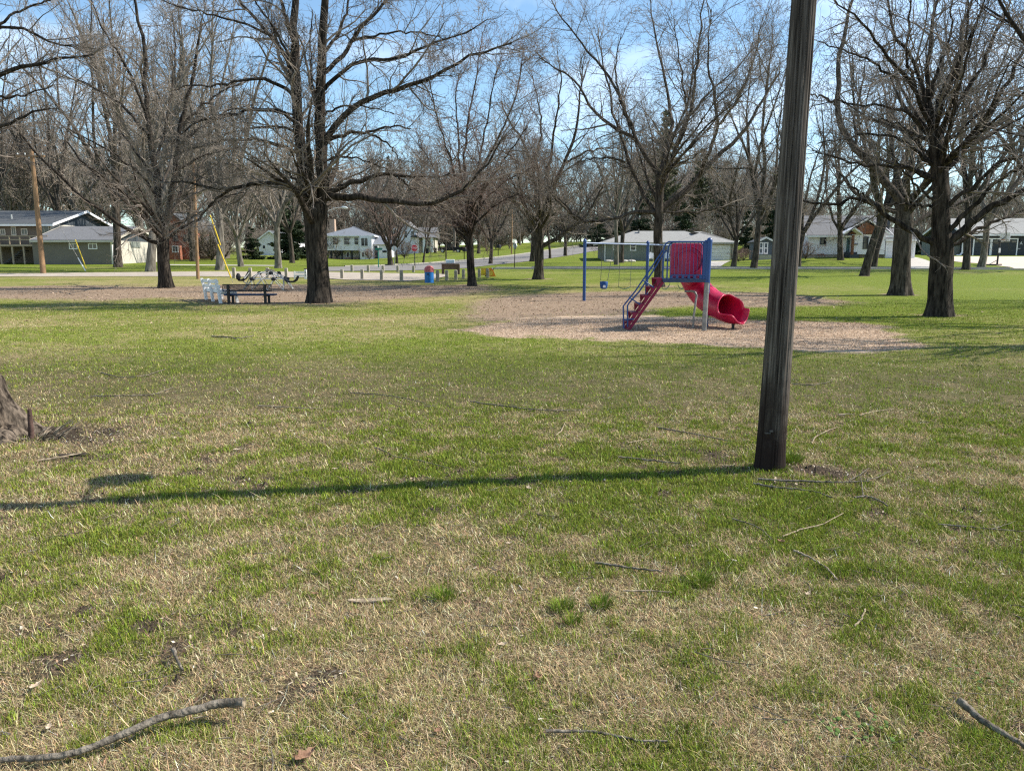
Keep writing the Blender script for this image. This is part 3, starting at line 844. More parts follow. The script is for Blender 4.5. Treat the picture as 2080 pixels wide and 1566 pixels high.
for px, w_, lab in ((884, 3.2, 'dark wheelie bin beside the porch of the white house'), (868, 2.6, 'black bin standing in front of the white porch house')):
    q = B(px, 165)
    b_ = thing('wheelie_bin', lab, 'bin', q, 'bins by the porch house')
    MB().prism([(q.x - .3, q.y - .3, q.z), (q.x + .3, q.y - .3, q.z), (q.x + .36, q.y - .36, q.z + 1.0), (q.x - .36, q.y - .36, q.z + 1.0)], (0, .65, 0)).build('body', M['rubber'], b_)
    MB().box(q.x - .39, q.x + .39, q.y - .40, q.y + .36, q.z + 1.0, q.z + 1.08).build('lid', M['rubber'], b_)

def house_ranch():
    Y = 98.0; x0, x1 = Xp(1230, Y), Xp(1377, Y); gz = Zp(530.5, Y)
    r = thing('ranch_house', 'low sage grey ranch house with light roof and white garage door behind the slide', 'house', (x0, Y, gz))
    ze = Zp(493, Y); zr = Zp(469.5, Y + 4.5)
    wall_box(r, M['siding_sage'], x0, x1, Y, Y + 9, gz, ze)
    hip(r, M['roof_light'], x0, x1 + 6, Y, Y + 9, ze, zr, .55, trim=M['siding_beige'])
    for a, b, c, d, sp in ((1281, 1290, 496, 508, 'h'), (1319, 1328, 497, 515, 'v'), (1350, 1359, 497, 515, 'v'), (1246, 1251, 496, 506, 'h')):
        window(r, Xp(a, Y), Xp(b, Y), Zp(d, Y), Zp(c, Y), Y, M['white'], split=sp, fw=.12)
    door(r, Xp(1336, Y), Xp(1345, Y), gz + .1, Zp(497, Y), Y - .01, M['door_dark'], M['white'])
    Yg = 96.4; xa, xb = Xp(1379, Yg), Xp(1487, Yg)
    wall_box(r, M['siding_sage'], xa, xb, Yg, Yg + 8.5, gz, Zp(492.5, Yg))
    hip(r, M['roof_light'], xa, xb, Yg, Yg + 8.5, Zp(493, Yg), Zp(470.5, Yg + 4), .5, trim=M['siding_beige'])
    garage_door(r, Xp(1413, Yg), Xp(1482, Yg), gz, Zp(498.5, Yg), Yg, M['white'], M['siding_beige'])
    MB().box(xb - .02, xb + .12, Yg - .08, Yg + .1, gz - .6, Zp(493, Yg)).build('corner_board', M['siding_beige'], r)
    MB().tube([(x0 - .1, Y - .1, ze), (x0 - .1, Y - .1, gz)], .07, 6).build('downspout', M['white'], r)
    MB().box(Xp(1305, Y), Xp(1306.5, Y), Y + 3.4, Y + 3.9, zr - 1.2, zr + .2).build('vent_pipe', M['steel'], r)
    # garden edging under the wall
    bed = [B(px, 94.6) for px in (1236, 1252, 1268, 1282)]
    for k, p in enumerate(bed):
        s = thing('garden_stone', ['flat pale stone edging the bed at the left end of the sage house', 'low grey stone beside the twin trunks at the sage house', 'rounded stone in the bed under the small white window', 'rightmost pale stone of the bed under the sage house wall'][k], 'stone', p, 'stones edging the bed')
        m = MB(); m.lathe((p.x, p.y, p.z - .05), [(.55, 0), (.62, .12), (.5, .25), (.2, .3)], 9); m.build('stone', M['concrete'], s)
    for px, lab in ((1322, 'white slatted garden chair at the sage house, left of the big trunk'), (1354, 'white slatted garden chair at the sage house, right of the big trunk')):
        p = B(px, 96.2); ch = thing('garden_chair', lab, 'chair', p, 'white chairs at the sage house')
        sm = MB()
        for k in range(5): sm.box(p.x - .33, p.x + .33, p.y - .5 + k * .12, p.y - .41 + k * .12, p.z + .36 + k * -.01, p.z + .40 - k * .01)
        sm.build('seat', M['white'], ch)
        bk = MB()
        for k in range(5): bk.bar((p.x - .28 + k * .14, p.y + .1, p.z + .3), (p.x - .31 + k * .155, p.y + .4, p.z + 1.05 + .06 * (2 - abs(k - 2))), .11, .03)
        bk.build('backrest', M['white'], ch)
        for sx in (-1, 1):
            MB().box(p.x + sx * .38 - .07, p.x + sx * .38 + .07, p.y - .55, p.y + .25, p.z + .6, p.z + .64).build('armrest', M['white'], ch)
            MB().box(p.x + sx * .36 - .05, p.x + sx * .36 + .05, p.y - .5, p.y - .42, p.z - .05, p.z + .6).build('leg', M['white'], ch)
            MB().bar((p.x + sx * .36, p.y - .4, p.z + .38), (p.x + sx * .36, p.y + .5, p.z - .02), .09, .05).build('leg', M['white'], ch)
house_ranch()

def shed_slate():
    Y = 92.0; x0, x1 = Xp(1537, Y), Xp(1570, Y); gz = Zp(518, Y)
    r = thing('garden_shed', 'small slate blue shed with white framed double doors left of the foreground pole', 'shed', (x0, Y, gz))
    ze = Zp(491, Y); zr = Zp(483, Y)
    wall_box(r, M['shed_side'], x0, x1, Y, Y + 3, gz, ze)
    gable_wall_y(r, M['shed_side'], x0, x1, Y + .02, ze, zr - .05)
    gable_y(r, M['roof_dark'], x0, x1, Y, Y + 3, ze, zr, .22, th=.1, trim=M['white'])
    MB().box(x1 - .12, x1 + .03, Y - .03, Y, gz, ze).box(x0 - .03, x0 + .12, Y - .03, Y, gz, ze).build('corner_board', M['white'], r)
    for a, b in ((1540.5, 1549.2), (1550.2, 1559)):
        xa, xb = Xp(a, Y), Xp(b, Y); za, zb = gz + .1, Zp(492.5, Y)
        d = MB().box(xa, xb, Y - .04, Y + .01, za, zb).build('door', M['shed_side'], r)
        f = MB(); w = .13
        f.box(xa, xa + w, Y - .07, Y - .035, za, zb).box(xb - w, xb, Y - .07, Y - .035, za, zb)
        for zz in (za, (za + zb) / 2 - w / 2, zb - w): f.box(xa + w, xb - w, Y - .068, Y - .035, zz, zz + w)
        f.build('frame', M['white'], d)
    MB().box(x0 - .3, x1 + 1.5, Y - 1.6, Y - .05, gz - .8, gz - .02).build('ramp', M['concrete'], r)
shed_slate()

def house_white_gable():
    Y = 90.5; gz = Zp(521.5, Y)
    x0, x1 = Xp(1640, Y), Xp(1800, Y)
    r = thing('white_bungalow', 'white bungalow with grey roof, cedar gable and teal door right of the foreground pole', 'house', (x0, Y, gz))
    ze = Zp(477, Y); zr = Zp(441, Y + 5)
    MB().box(x0, x1, Y, Y + 10, gz + .25, ze).build('wall', M['siding_white'], r)
    MB().box(x0 + .05, x1 - .05, Y + .05, Y + 9.9, gz - 1.5, gz + .25).build('foundation', M['concrete_post'], r)
    gable_x(r, M['roof_grey'], x0, x1, Y, Y + 10, ze, zr, .45, trim=M['white'])
    window(r, Xp(1665.5, Y), Xp(1674.5, Y), Zp(495.5, Y), Zp(483, Y), Y, M['door_dark'], split='')
    window(r, Xp(1736, Y), Xp(1739, Y), Zp(493, Y), Zp(486, Y), Y, M['siding_beige'], split='')
    # projecting right part with the cedar gable
    Yp = 89.6; xa, xb = Xp(1731, Yp), Xp(1796, Yp)
    MB().box(xa, xb, Yp, Y - .02, gz + .25, ze).build('wall', M['siding_white'], r)
    MB().prism([(Xp(1720, Yp), Yp - .3, ze + .05), (Xp(1791, Yp), Yp - .3, ze + .05), (Xp(1753, Yp), Yp - .3, Zp(451, Yp))], (0, .25, 0)).build('gable', M['cedar'], r)
    f = MB()
    pk = Vector((Xp(1753, Yp), Yp - .55, Zp(447.5, Yp)))
    for px, py in ((1716, 470), (1800, 478)):
        e = Vector((Xp(px, Yp), Yp - .55, Zp(py, Yp)))
        f.prism([e, pk, pk + Vector((0, 0, .22)), e + Vector((0, 0, .22))], (0, .12, 0))
    f.build('fascia', M['white'], r)
    rf = MB()
    for px, py in ((1716, 469), (1800, 477)):
        e = Vector((Xp(px, Yp), Yp - .4, Zp(py, Yp) + .25)); q = pk + Vector((0, .15, .25))
        rf.prism([e, q, q + Vector((0, 0, .12)), e + Vector((0, 0, .12))], (0, 4.5, 0))
    rf.build('gable_roof', M['roof_grey'], r)
    # entrance porch
    pf = MB(); pk2 = Vector((Xp(1720, Yp), Yp - 1.5, Zp(466, Yp)))
    for px in (1700, 1738):
        e = Vector((Xp(px, Yp), Yp - 1.5, Zp(478.5, Yp)))
        pf.prism([e, pk2, pk2 + Vector((0, 0, .2)), e + Vector((0, 0, .2))], (0, 1.3, 0))
    pf.build('porch_roof', M['white'], r)
    for px in (1704, 1730):
        q = Xp(px, Yp - 1.2); MB().box(q - .12, q + .12, Yp - 1.35, Yp - 1.1, gz + .2, Zp(479, Yp)).build('porch_post', M['cedar'], r)
    door(r, Xp(1717, Y), Xp(1724.5, Y), gz + .55, Zp(482.5, Y), Y - .01, M['door_teal'], M['white'], lite=True)
    MB().box(Xp(1714, Y), Xp(1730, Y), Y - 1.4, Y - .05, gz - .6, gz + .52).box(Xp(1713, Y), Xp(1731, Y), Y - 1.75, Y - 1.4, gz - .6, gz + .26).build('steps', M['siding_slate'], r)
    MB().box(Xp(1733.5, Yp), Xp(1740, Yp), Yp - .2, Yp - .02, Zp(497.5, Yp), Zp(495.5, Yp)).build('mailbox', M['black_metal'], r)
    for a, b in ((1752.5, 1760), (1774.5, 1782)):
        window(r, Xp(a, Yp), Xp(b, Yp), Zp(504.5, Yp), Zp(482.5, Yp), Yp, M['door_dark'])
    # garage at the right
    Yg = 90.0; ga, gb = Xp(1797.5, Yg), Xp(1858, Yg)
    MB().box(ga, gb, Yg, Yg + 9, gz - 1, Zp(486, Yg)).build('wall', M['siding_white'], r)
    gable_x(r, M['roof_grey'], ga, gb, Yg, Yg + 9, Zp(486, Yg), Zp(464, Yg + 4.5), .35, trim=M['white'])
    garage_door(r, Xp(1800, Yg), Xp(1852, Yg), gz + .05, Zp(489, Yg), Yg, M['siding_white'], M['white'])
    MB().box(Xp(1795, 94), Xp(1799, 94), 93.6, 94.6, ze, Zp(448, 94)).build('chimney', M['siding_slate'], r)
    # low flower figures along the wall
    for k, (px, h) in enumerate(((1663, 7), (1669, 8), (1674, 6))):
        p = B(px, Y - .7); f_ = thing('garden_ornament', ['rusty leaf shaped ornament at the left of the three by the white wall', 'tallest rust coloured ornament, middle of the three by the white wall', 'low orange ornament at the right of the three by the white wall'][k], 'ornament', p, 'ornaments by the white wall')
        m = MB(); m.tube([p - Vector((0, 0, .2)), p + Vector((0, 0, h * .055))], .03, 5)
        for j in range(4):
            a = j * 1.57 + k; m.tube([p + Vector((0, 0, h * .04)), p + Vector((.22 * math.cos(a), .05 * math.sin(a), h * .055))], [.03, .07], 5)
        m.build('stem', M['terracotta'], f_)
house_white_gable()

def house_dark():
    Y = 101.0; x0, x1 = Xp(1958, Y), Xp(2190, Y); gz = Zp(520, Y)
    r = thing('charcoal_garage_house', 'charcoal house with two dark white framed garage doors at the far right', 'house', (x0, Y, gz))
    ze = Zp(474.5, Y); zr = Zp(446, Y + 5)
    wall_box(r, M['siding_char'], x0, x1, Y, Y + 10, gz, ze)
    gable_x(r, M['roof_light'], x0, x1, Y, Y + 10, ze, zr, .5, trim=M['white'])
    gable_wall_x(r, M['siding_char'], x0, Y, Y + 10, ze, zr - .1)
    for a, b in ((1976, 2008), (2012.5, 2062)):
        garage_door(r, Xp(a, Y), Xp(b, Y), gz + .05, Zp(486.5, Y), Y, M['door_dark'], M['white'], panes=True)
    MB().tube([(Xp(1953, Y), Y - .1, Zp(476, Y)), (Xp(1953, Y), Y - .1, Zp(513, Y)), (Xp(1948, Y), Y - .2, Zp(519, Y)), (Xp(1940, Y), Y - .3, Zp(519.5, Y))], .13, 6).build('downspout', M['white'], r)
    MB().box(Xp(1936, Y), x0 - .02, Y + 1, Y + 8, gz - 1, Zp(484, Y)).build('wing', M['siding_sage'], r)
    text_mesh('A 110', .55, 'house_number', M['white'], r, (Xp(2079, Y), Y - .03, Zp(494.5, Y)), (R(90), 0, 0), .01)
    MB().box(Xp(2064.5, Y), Xp(2070, Y), Y - .12, Y - .02, Zp(505.6, Y), Zp(504.8, Y)).build('hose_bracket', M['white'], r)
    MB().box(Xp(2067, Y), Xp(2069, Y), Y - .2, Y - .02, Zp(491, Y), Zp(486, Y)).build('wall_lamp', M['black_metal'], r)
house_dark()
# ------------------------------------------------------------------ trees
class Acc:
    """gathers tubes as numpy arrays"""
    def __init__(s): s.v = []; s.f = []; s.n = 0
    def tubes(s, Pn, Rn, S):
        N_, K, _ = Pn.shape
        if N_ == 0: return
        T = np.gradient(Pn, axis=1); T /= np.linalg.norm(T, axis=2, keepdims=True) + 1e-9
        ref = np.zeros((N_, 1, 3)); ref[..., 2] = 1
        vert = np.abs(T[:, :1, 2:3]) > .8
        ref = np.where(vert, np.array([[[1., .2, 0]]]), ref)
        U = np.cross(T, np.broadcast_to(ref, T.shape)); U /= np.linalg.norm(U, axis=2, keepdims=True) + 1e-9
        W = np.cross(T, U)
        a = 2 * np.pi * np.arange(S) / S
        V = Pn[:, :, None, :] + Rn[:, :, None, None] * (np.cos(a)[None, None, :, None] * U[:, :, None, :] + np.sin(a)[None, None, :, None] * W[:, :, None, :])
        i = np.arange(N_ * K * S).reshape(N_, K, S) + s.n
        j = np.roll(i, -1, axis=2)
        f = np.stack([i[:, :-1], j[:, :-1], j[:, 1:], i[:, 1:]], -1).reshape(-1, 4)
        s.v.append(V.reshape(-1, 3)); s.f.append(f); s.n += N_ * K * S
    def mesh(s, name, m, parent):
        return mesh_np(name, np.concatenate(s.v), np.concatenate(s.f), m, parent)

def spawn(rg, Pn, Rn, dens, lmin, lmax, ang, radf, K, up=.06, wig=.16, t0=.12, t1=1.0, rmin=.005, taper=.35, angj=.25, flat=0):
    """children of the branches Pn (N,K,3): dens per metre"""
    seg = np.linalg.norm(np.diff(Pn, axis=1), axis=2); L_ = seg.sum(1)
    cnt = rg.poisson(L_ * dens)
    idx = np.repeat(np.arange(len(Pn)), cnt); n = len(idx)
    if n == 0: return np.zeros((0, K, 3)), np.zeros((0, K))
    K0 = Pn.shape[1]
    t = t0 + (t1 - t0) * rg.random(n) ** .85
    q = np.clip(t * (K0 - 1), 0, K0 - 1.001); i = q.astype(int); fr = (q - i)[:, None]
    p = Pn[idx, i] * (1 - fr) + Pn[idx, i + 1] * fr
    tg = Pn[idx, i + 1] - Pn[idx, i]; tg /= np.linalg.norm(tg, axis=1, keepdims=True) + 1e-9
    r0 = Rn[idx, i] * (1 - fr[:, 0]) + Rn[idx, i + 1] * fr[:, 0]
    rnd = rg.normal(size=(n, 3)); rnd[:, 2] *= (1 - flat)
    pr = rnd - tg * (rnd * tg).sum(1, keepdims=True); pr /= np.linalg.norm(pr, axis=1, keepdims=True) + 1e-9
    a = (ang + angj * rg.normal(size=n))[:, None]
    d = np.cos(a) * tg + np.sin(a) * pr
    ln = (lmin + (lmax - lmin) * rg.random(n)) * (1 - .45 * t)
    st = (ln / (K - 1))[:, None]
    out = [p]
    for k in range(K - 1):
        d = d + wig * rg.normal(size=(n, 3)); d[:, 2] += up
        d /= np.linalg.norm(d, axis=1, keepdims=True)
        out.append(out[-1] + d * st)
    r = np.clip(r0 * radf, rmin, None) * (.75 + .5 * rg.random(n))
    r = np.minimum(r, np.maximum(rmin, ln * .022))
    R_ = np.maximum(r[:, None] * np.linspace(1, taper, K)[None, :], rmin * .75)
    return np.stack(out, 1), R_

def smooth_path(pts, K, passes=2):
    pts = np.asarray(pts, float)
    d = np.concatenate([[0], np.cumsum(np.linalg.norm(np.diff(pts, axis=0), axis=1))])
    s = np.linspace(0, d[-1], K)
    q = np.stack([np.interp(s, d, pts[:, i]) for i in range(3)], 1)
    for _ in range(passes): q[1:-1] = .25 * q[:-2] + .5 * q[1:-1] + .25 * q[2:]
    return q

def bark_relief(V, K, S, amp, seed, lob=5, flare=0.0, z0=0):
    """pushes trunk vertices out and in: root flare lobes and furrowed bark"""
    V = V.reshape(K, S, 3).copy()
    c = V.mean(1, keepdims=True); dv = V - c; r = np.linalg.norm(dv, axis=2, keepdims=True); u = dv / (r + 1e-9)
    a = np.arange(S) / S * 2 * np.pi
    z = c[:, 0, 2] - c[0, 0, 2]
    Z, A = np.meshgrid(z, a, indexing='ij')
    fl = np.exp(-Z / .45) * flare * (1 + .55 * np.sin(A * lob + seed) + .3 * np.sin(A * (lob + 2) + 2 * seed)) * r[..., 0]
    n = vnoise(A * S / 6.0, Z * 2.2 + seed * 3.7, seed) - .5
    n2 = vnoise(A * 1.2, Z * .7, seed + 5) - .5
    V += u * (fl + amp * n + amp * 1.6 * n2)[..., None]
    return V.reshape(-1, 3)

def add_trunk(acc, path, rad, S, amp, seed, flare):
    a = Acc(); a.tubes(path[None], rad[None], S)
    V = bark_relief(a.v[0], len(path), S, amp, seed, flare=flare)
    acc.v.append(V); acc.f.append(a.f[0] + acc.n); acc.n += len(V)

LEVELS_NEAR = [dict(dens=.40, lmin=2.0, lmax=4.4, ang=.75, radf=.5, K=8, S=5, up=.02, wig=.16),
               dict(dens=1.10, lmin=1.1, lmax=2.4, ang=.8, radf=.45, K=7, S=4, up=.0, wig=.2),
               dict(dens=2.3, lmin=.5, lmax=1.15, ang=.8, radf=.5, K=5, S=3, up=.01, wig=.22),
               dict(dens=3.2, lmin=.22, lmax=.55, ang=.75, radf=.6, K=3, S=3, up=.03, wig=.22)]

LEVELS_FULL = [dict(l, dens=l['dens'] * m) for l, m in zip(LEVELS_NEAR, (1.25, 1.1, 1.1, 1.1))]
LEVELS_DENSE = [dict(l, dens=l['dens'] * m) for l, m in zip(LEVELS_NEAR, (1.3, 1.45, 1.5, 1.4))]

def twigs(rg, acc, Pn, Rn, levels, rmin, scale=1.0, flat=0):
    pool = [(Pn, Rn)]
    for li, lv in enumerate(levels):
        k = dict(lv); S = k.pop('S'); k['lmin'] *= scale; k['lmax'] *= scale; k['dens'] /= scale
        new = []
        for (p, r) in (pool if li <= 2 else pool[-2:]):
            q = spawn(rg, p, r, rmin=rmin, flat=flat, **k)
            if len(q[0]): new.append(q)
        if not new: continue
        # unify: all new of one level have the same K
        pc = np.concatenate([n[0] for n in new]); rc = np.concatenate([n[1] for n in new])
        acc.tubes(pc, rc, S)
        pool.append((pc, rc))

def hero_tree(name, label, base, Yb, trunk, limbs, seed, group='bare trees of the park', bark='bark_dark', twig='twig', levels=LEVELS_NEAR,
              rmin=.0062, flare=.38, amp=.03, away=6, away_len=(3.5, 6), scale=1.0, depth_spread=.55, S=26):
    """trunk: [(px, py, width px)], limbs: [([(px, py)...], width px, end width px)] in photo pixels, unprojected at the tree's own distance"""
    rg = np.random.default_rng(seed)
    b = P(*base) if Yb is None else B(base[0], Yb)
    Y = b.y
    root = thing(name, label, 'tree', b, group)
    wacc = Acc(); cacc = Acc()
    def r_of(w, p): return w * .5 * depth(p) / FPX
    tp = [at(px, py, Y) for px, py, w in trunk]; tr = [r_of(w, p) for (_, _, w), p in zip(trunk, tp)]
    tp[0] = Vector((tp[0].x, Y, b.z - .12))
    Kt = 46
    path = smooth_path(tp, Kt, 3)
    d = np.concatenate([[0], np.cumsum([(tp[i + 1] - tp[i]).length for i in range(len(tp) - 1)])])
    rad = np.interp(np.linspace(0, d[-1], Kt), d, tr)
    add_trunk(wacc, path, rad, S, amp, seed, flare)
    allp, allr = [], []
    for li, lb in enumerate(limbs):
        pts, w0, w1 = lb[0], lb[1], lb[2]
        slope = lb[3] if len(lb) > 3 else rg.uniform(-depth_spread, depth_spread)
        q = []; dist = 0; last = None
        for px, py in pts:
            if last is not None: dist += math.hypot(px - last[0], py - last[1]) * Y / FPX
            q.append(at(px, py, Y + slope * dist * (1 - .25 * min(1, dist / 9)))); last = (px, py)
        K = 18
        pa = smooth_path(q, K, 1)
        pa[1:-1] += rg.normal(size=(K - 2, 3)) * .03 * scale
        t = np.linspace(0, 1, K)
        ra = r_of(w0, q[0]) * (1 - t) + r_of(w1, q[-1]) * t
        ra = np.maximum(ra, .012)
        wacc.tubes(pa[None], ra[None], 14 if w0 > 10 else 10)
        allp.append(pa); allr.append(ra)
    # limbs towards and away from the viewer, so the crown is round and not a fan
    up_part = path[int(Kt * .72):]
    for k in range(away):
        i = rg.integers(0, len(up_part)); p = up_part[i] + 0
        ang = (rg.uniform(.25, .75) + (0 if k % 2 else 1)) * math.pi
        dr = np.array([math.cos(ang) * .6, math.sin(ang), rg.uniform(.3, 1.1)]); dr /= np.linalg.norm(dr)
        ln = rg.uniform(*away_len) * scale; q = [p]
        for j in range(17):
            dr = dr + rg.normal(size=3) * .07 + np.array([0, 0, .02]); dr /= np.linalg.norm(dr); q.append(q[-1] + dr * ln / 17)
        pa = np.array(q); ra = np.linspace(max(.04, rad[-1] * .38), .014, 18)
        wacc.tubes(pa[None], ra[None], 8)
        allp.append(pa); allr.append(ra)
    Pn = np.stack(allp); Rn = np.stack(allr)
    # tip forks continue each limb
    tip = Pn[:, -4:]; tipr = Rn[:, -4:]
    f = spawn(rg, tip, tipr, 2.2 / scale, 1.3 * scale, 3.0 * scale, .4, .8, 8, up=.05, wig=.14, t0=.5, rmin=rmin)
    cacc.tubes(f[0], f[1], 5)
    twigs(rg, cacc, Pn, Rn, levels, rmin, scale)
    twigs(rg, cacc, f[0], f[1], levels[1:], rmin, scale)
    wacc.mesh('trunk', M[bark], root)
    cacc.mesh('crown', M[twig], root)
    return root

hero_tree('maple_tree', 'largest dark maple with twin stems and long level limbs, right of the park benches', (650, 615), None,
    [(650, 617, 47), (648, 585, 44), (645, 540, 42), (643, 500, 41), (642, 460, 42), (641, 432, 48), (641, 415, 46)],
    [([(632, 428), (616, 385), (611, 330), (609, 280), (607, 235), (604, 184), (598, 135), (597, 61), (601, 0), (604, -90), (606, -160)], 26, 9, .05),
     ([(646, 428), (655, 385), (653, 327), (650, 266), (650, 196), (656, 123), (655, 41), (662, 0), (670, -90), (676, -170)], 28, 9, -.05),
     ([(660, 402), (707, 402), (748, 402), (793, 411), (842, 417), (907, 409), (936, 392), (973, 355), (1000, 319), (1018, 285)], 15, 3, -.15),
     ([(660, 400), (699, 376), (740, 364), (772, 351), (813, 355), (870, 362), (915, 352)], 12, 2.5),
     ([(801, 355), (820, 370), (834, 384), (850, 388)], 5, 2),
     ([(656, 300), (666, 278), (691, 241), (731, 208), (772, 192), (825, 180), (870, 163), (932, 127), (1000, 98), (1040, 88)], 14, 3),
     ([(655, 290), (707, 270), (740, 270), (764, 262), (801, 257), (835, 262)], 9, 2),
     ([(748, 270), (780, 286), (801, 306), (815, 330)], 5, 1.5),
     ([(652, 190), (678, 159), (719, 131), (748, 121), (805, 121), (842, 102), (891, 82), (952, 69), (990, 40)], 9, 2),
     ([(655, 150), (686, 131), (707, 98), (731, 61), (764, 25), (789, 0), (815, -50), (830, -90)], 10, 3),
     ([(719, 80), (760, 74), (800, 66), (850, 66), (900, 80)], 5, 2),
     ([(655, 110), (690, 70), (705, 20), (720, -60)], 7, 2.5),
     ([(614, 392), (584, 380), (543, 372), (503, 374), (462, 386), (421, 382), (380, 368), (345, 372), (318, 362)], 11, 2.5, -.1),
     ([(470, 385), (440, 405), (415, 428), (380, 450), (350, 458)], 6, 2),
     ([(609, 310), (568, 296), (523, 282), (478, 282), (421, 294), (380, 302), (345, 318)], 8, 2),
     ([(606, 250), (560, 221), (515, 221), (462, 233), (421, 241), (380, 262), (350, 290)], 9, 2),
     ([(604, 205), (576, 172), (535, 159), (494, 163), (441, 176), (380, 172), (345, 186)], 8, 2),
     ([(599, 165), (576, 110), (552, 74), (515, 33), (486, 0), (460, -40), (430, -70)], 10, 3),
     ([(552, 74), (503, 53), (454, 37), (400, 22), (350, 12), (320, -4)], 5, 2),
     ([(609, 375), (572, 339), (543, 327), (515, 328)], 5, 1.5),
     ([(640, 215), (633, 160), (633, 123), (629, 78), (634, 20)], 5, 2),
     ([(598, 85), (584, 45), (572, 0), (560, -60)], 10, 3),
     ([(598, 130), (560, 60), (520, 10), (500, -50)], 6, 2),
     ([(650, 240), (690, 215), (720, 214), (760, 220), (800, 232)], 5, 1.5),
     ([(608, 270), (580, 262), (545, 258), (500, 262), (450, 275)], 6, 1.5),
     ([(653, 330), (690, 318), (730, 322), (770, 340), (800, 348)], 5, 1.5)],
    101, away=7, amp=.05, flare=.30, levels=LEVELS_DENSE, rmin=.0056)

hero_tree('maple_tree', 'dark low branched maple with wide spreading crown, left of the white bench', (337, 585), None,
    [(337, 587, 26), (335, 560, 24), (332, 530, 22), (331, 503, 23), (330, 480, 24), (329, 462, 23)],
    [([(326, 466), (324, 420), (320, 375), (310, 320), (301, 262), (294, 198), (295, 139), (293, 79), (277, 24), (270, -50)], 15, 4, .05),
     ([(334, 468), (343, 425), (353, 392), (356, 337), (364, 277), (376, 222), (388, 178), (400, 110), (410, 50)], 13, 4, 0),
     ([(331, 497), (300, 484), (257, 467), (222, 440), (178, 412), (147, 380), (111, 348), (67, 305), (24, 253), (-10, 225)], 9, 2.5, -.3),
     ([(320, 460), (277, 428), (238, 396), (206, 368), (158, 317), (131, 277), (100, 230)], 7, 2),
     ([(336, 488), (368, 463), (396, 451), (428, 416), (467, 396), (500, 392)], 8, 2, .2),
     ([(303, 275), (277, 246), (246, 214), (206, 186), (170, 166), (135, 160)], 7, 2),
     ([(295, 225), (273, 166), (246, 119), (222, 79), (198, 40), (185, -10)], 7, 2),
     ([(366, 258), (412, 214), (455, 182), (490, 170)], 6, 2),
     ([(358, 300), (416, 253), (475, 222), (515, 214)], 6, 2),
     ([(312, 335), (336, 260), (350, 180), (356, 90), (350, 20)], 6, 2),
     ([(322, 400), (280, 350), (230, 310), (190, 290), (140, 262)], 6, 2),
     ([(354, 350), (400, 320), (450, 305), (500, 300)], 6, 2),
     ([(318, 370), (270, 300), (225, 240), (200, 170), (190, 110)], 6, 2)],
    102, away=7, scale=1.25, flare=.35)

hero_tree('linden_tree', 'slim black trunked tree with many upright fine branches, right of the blue barrel', (960, 581), None,
    [(960, 582, 17), (957, 550, 14.5), (955, 510, 14), (953, 479, 15), (952, 458, 15)],
    [([(953, 462), (961, 402), (976, 345), (1003, 299), (1030, 245), (1049, 192), (1060, 130)], 7, 2),
     ([(952, 460), (946, 383), (942, 307), (953, 230), (969, 153), (975, 105)], 7, 2),
     ([(950, 462), (927, 383), (915, 326), (896, 268), (881, 215), (872, 165)], 6, 1.8),
     ([(950, 478), (923, 452), (907, 429), (873, 414), (850, 412)], 7, 1.8),
     ([(948, 486), (923, 462), (905, 430), (885, 396), (872, 362)], 6, 1.6),
     ([(955, 462), (984, 383), (1015, 337), (1049, 291), (1072, 258)], 6, 1.8),
     ([(956, 468), (996, 424), (1034, 402), (1062, 396)], 5, 1.5),
     ([(951, 440), (935, 350), (930, 270), (925, 200), (932, 150)], 6, 1.8),
     ([(953, 440), (968, 350), (985, 270), (1000, 190), (1010, 140)], 6, 1.8),
     ([(950, 455), (910, 395), (880, 340), (855, 300)], 5, 1.5),
     ([(955, 455), (990, 400), (1030, 365), (1065, 350)], 5, 1.5)],
    103, away=8, away_len=(3, 5), scale=1.1, levels=LEVELS_DENSE, twig='twig_red', flare=.3)

hero_tree('elm_tree', 'brown trunked elm with one heavy low limb reaching right, left of the swing set', (1093, 568), None,
    [(1093, 569, 20), (1095, 540, 18), (1095, 505, 19), (1095, 475, 18), (1095, 455, 17)],
    [([(1100, 500), (1126, 487), (1141, 477), (1168, 458), (1183, 448), (1197, 430), (1210, 402), (1225, 380)], 10, 3, .1),
     ([(1176, 452), (1149, 425), (1122, 399), (1103, 372), (1092, 345)], 6, 2),
     ([(1094, 458), (1088, 383), (1080, 326), (1065, 291), (1049, 264), (1034, 253), (1018, 205)], 9, 2),
     ([(1096, 458), (1114, 402), (1130, 368), (1149, 326), (1172, 268), (1176, 215), (1182, 150)], 10, 2.5),
     ([(1118, 392), (1110, 340), (1118, 326), (1126, 268), (1137, 203), (1140, 150)], 7, 2),
     ([(1149, 330), (1195, 307), (1230, 300), (1258, 302)], 5, 1.6),
     ([(1081, 330), (1099, 284), (1099, 230), (1088, 192), (1080, 150)], 5, 1.6),
     ([(1092, 430), (1060, 400), (1030, 385), (1000, 372)], 5, 1.6),
     ([(1087, 370), (1050, 330), (1025, 310), (1000, 300)], 5, 1.6)],
    104, away=8, away_len=(4, 6), scale=1.25, levels=LEVELS_DENSE, bark='bark_mid', flare=.28)

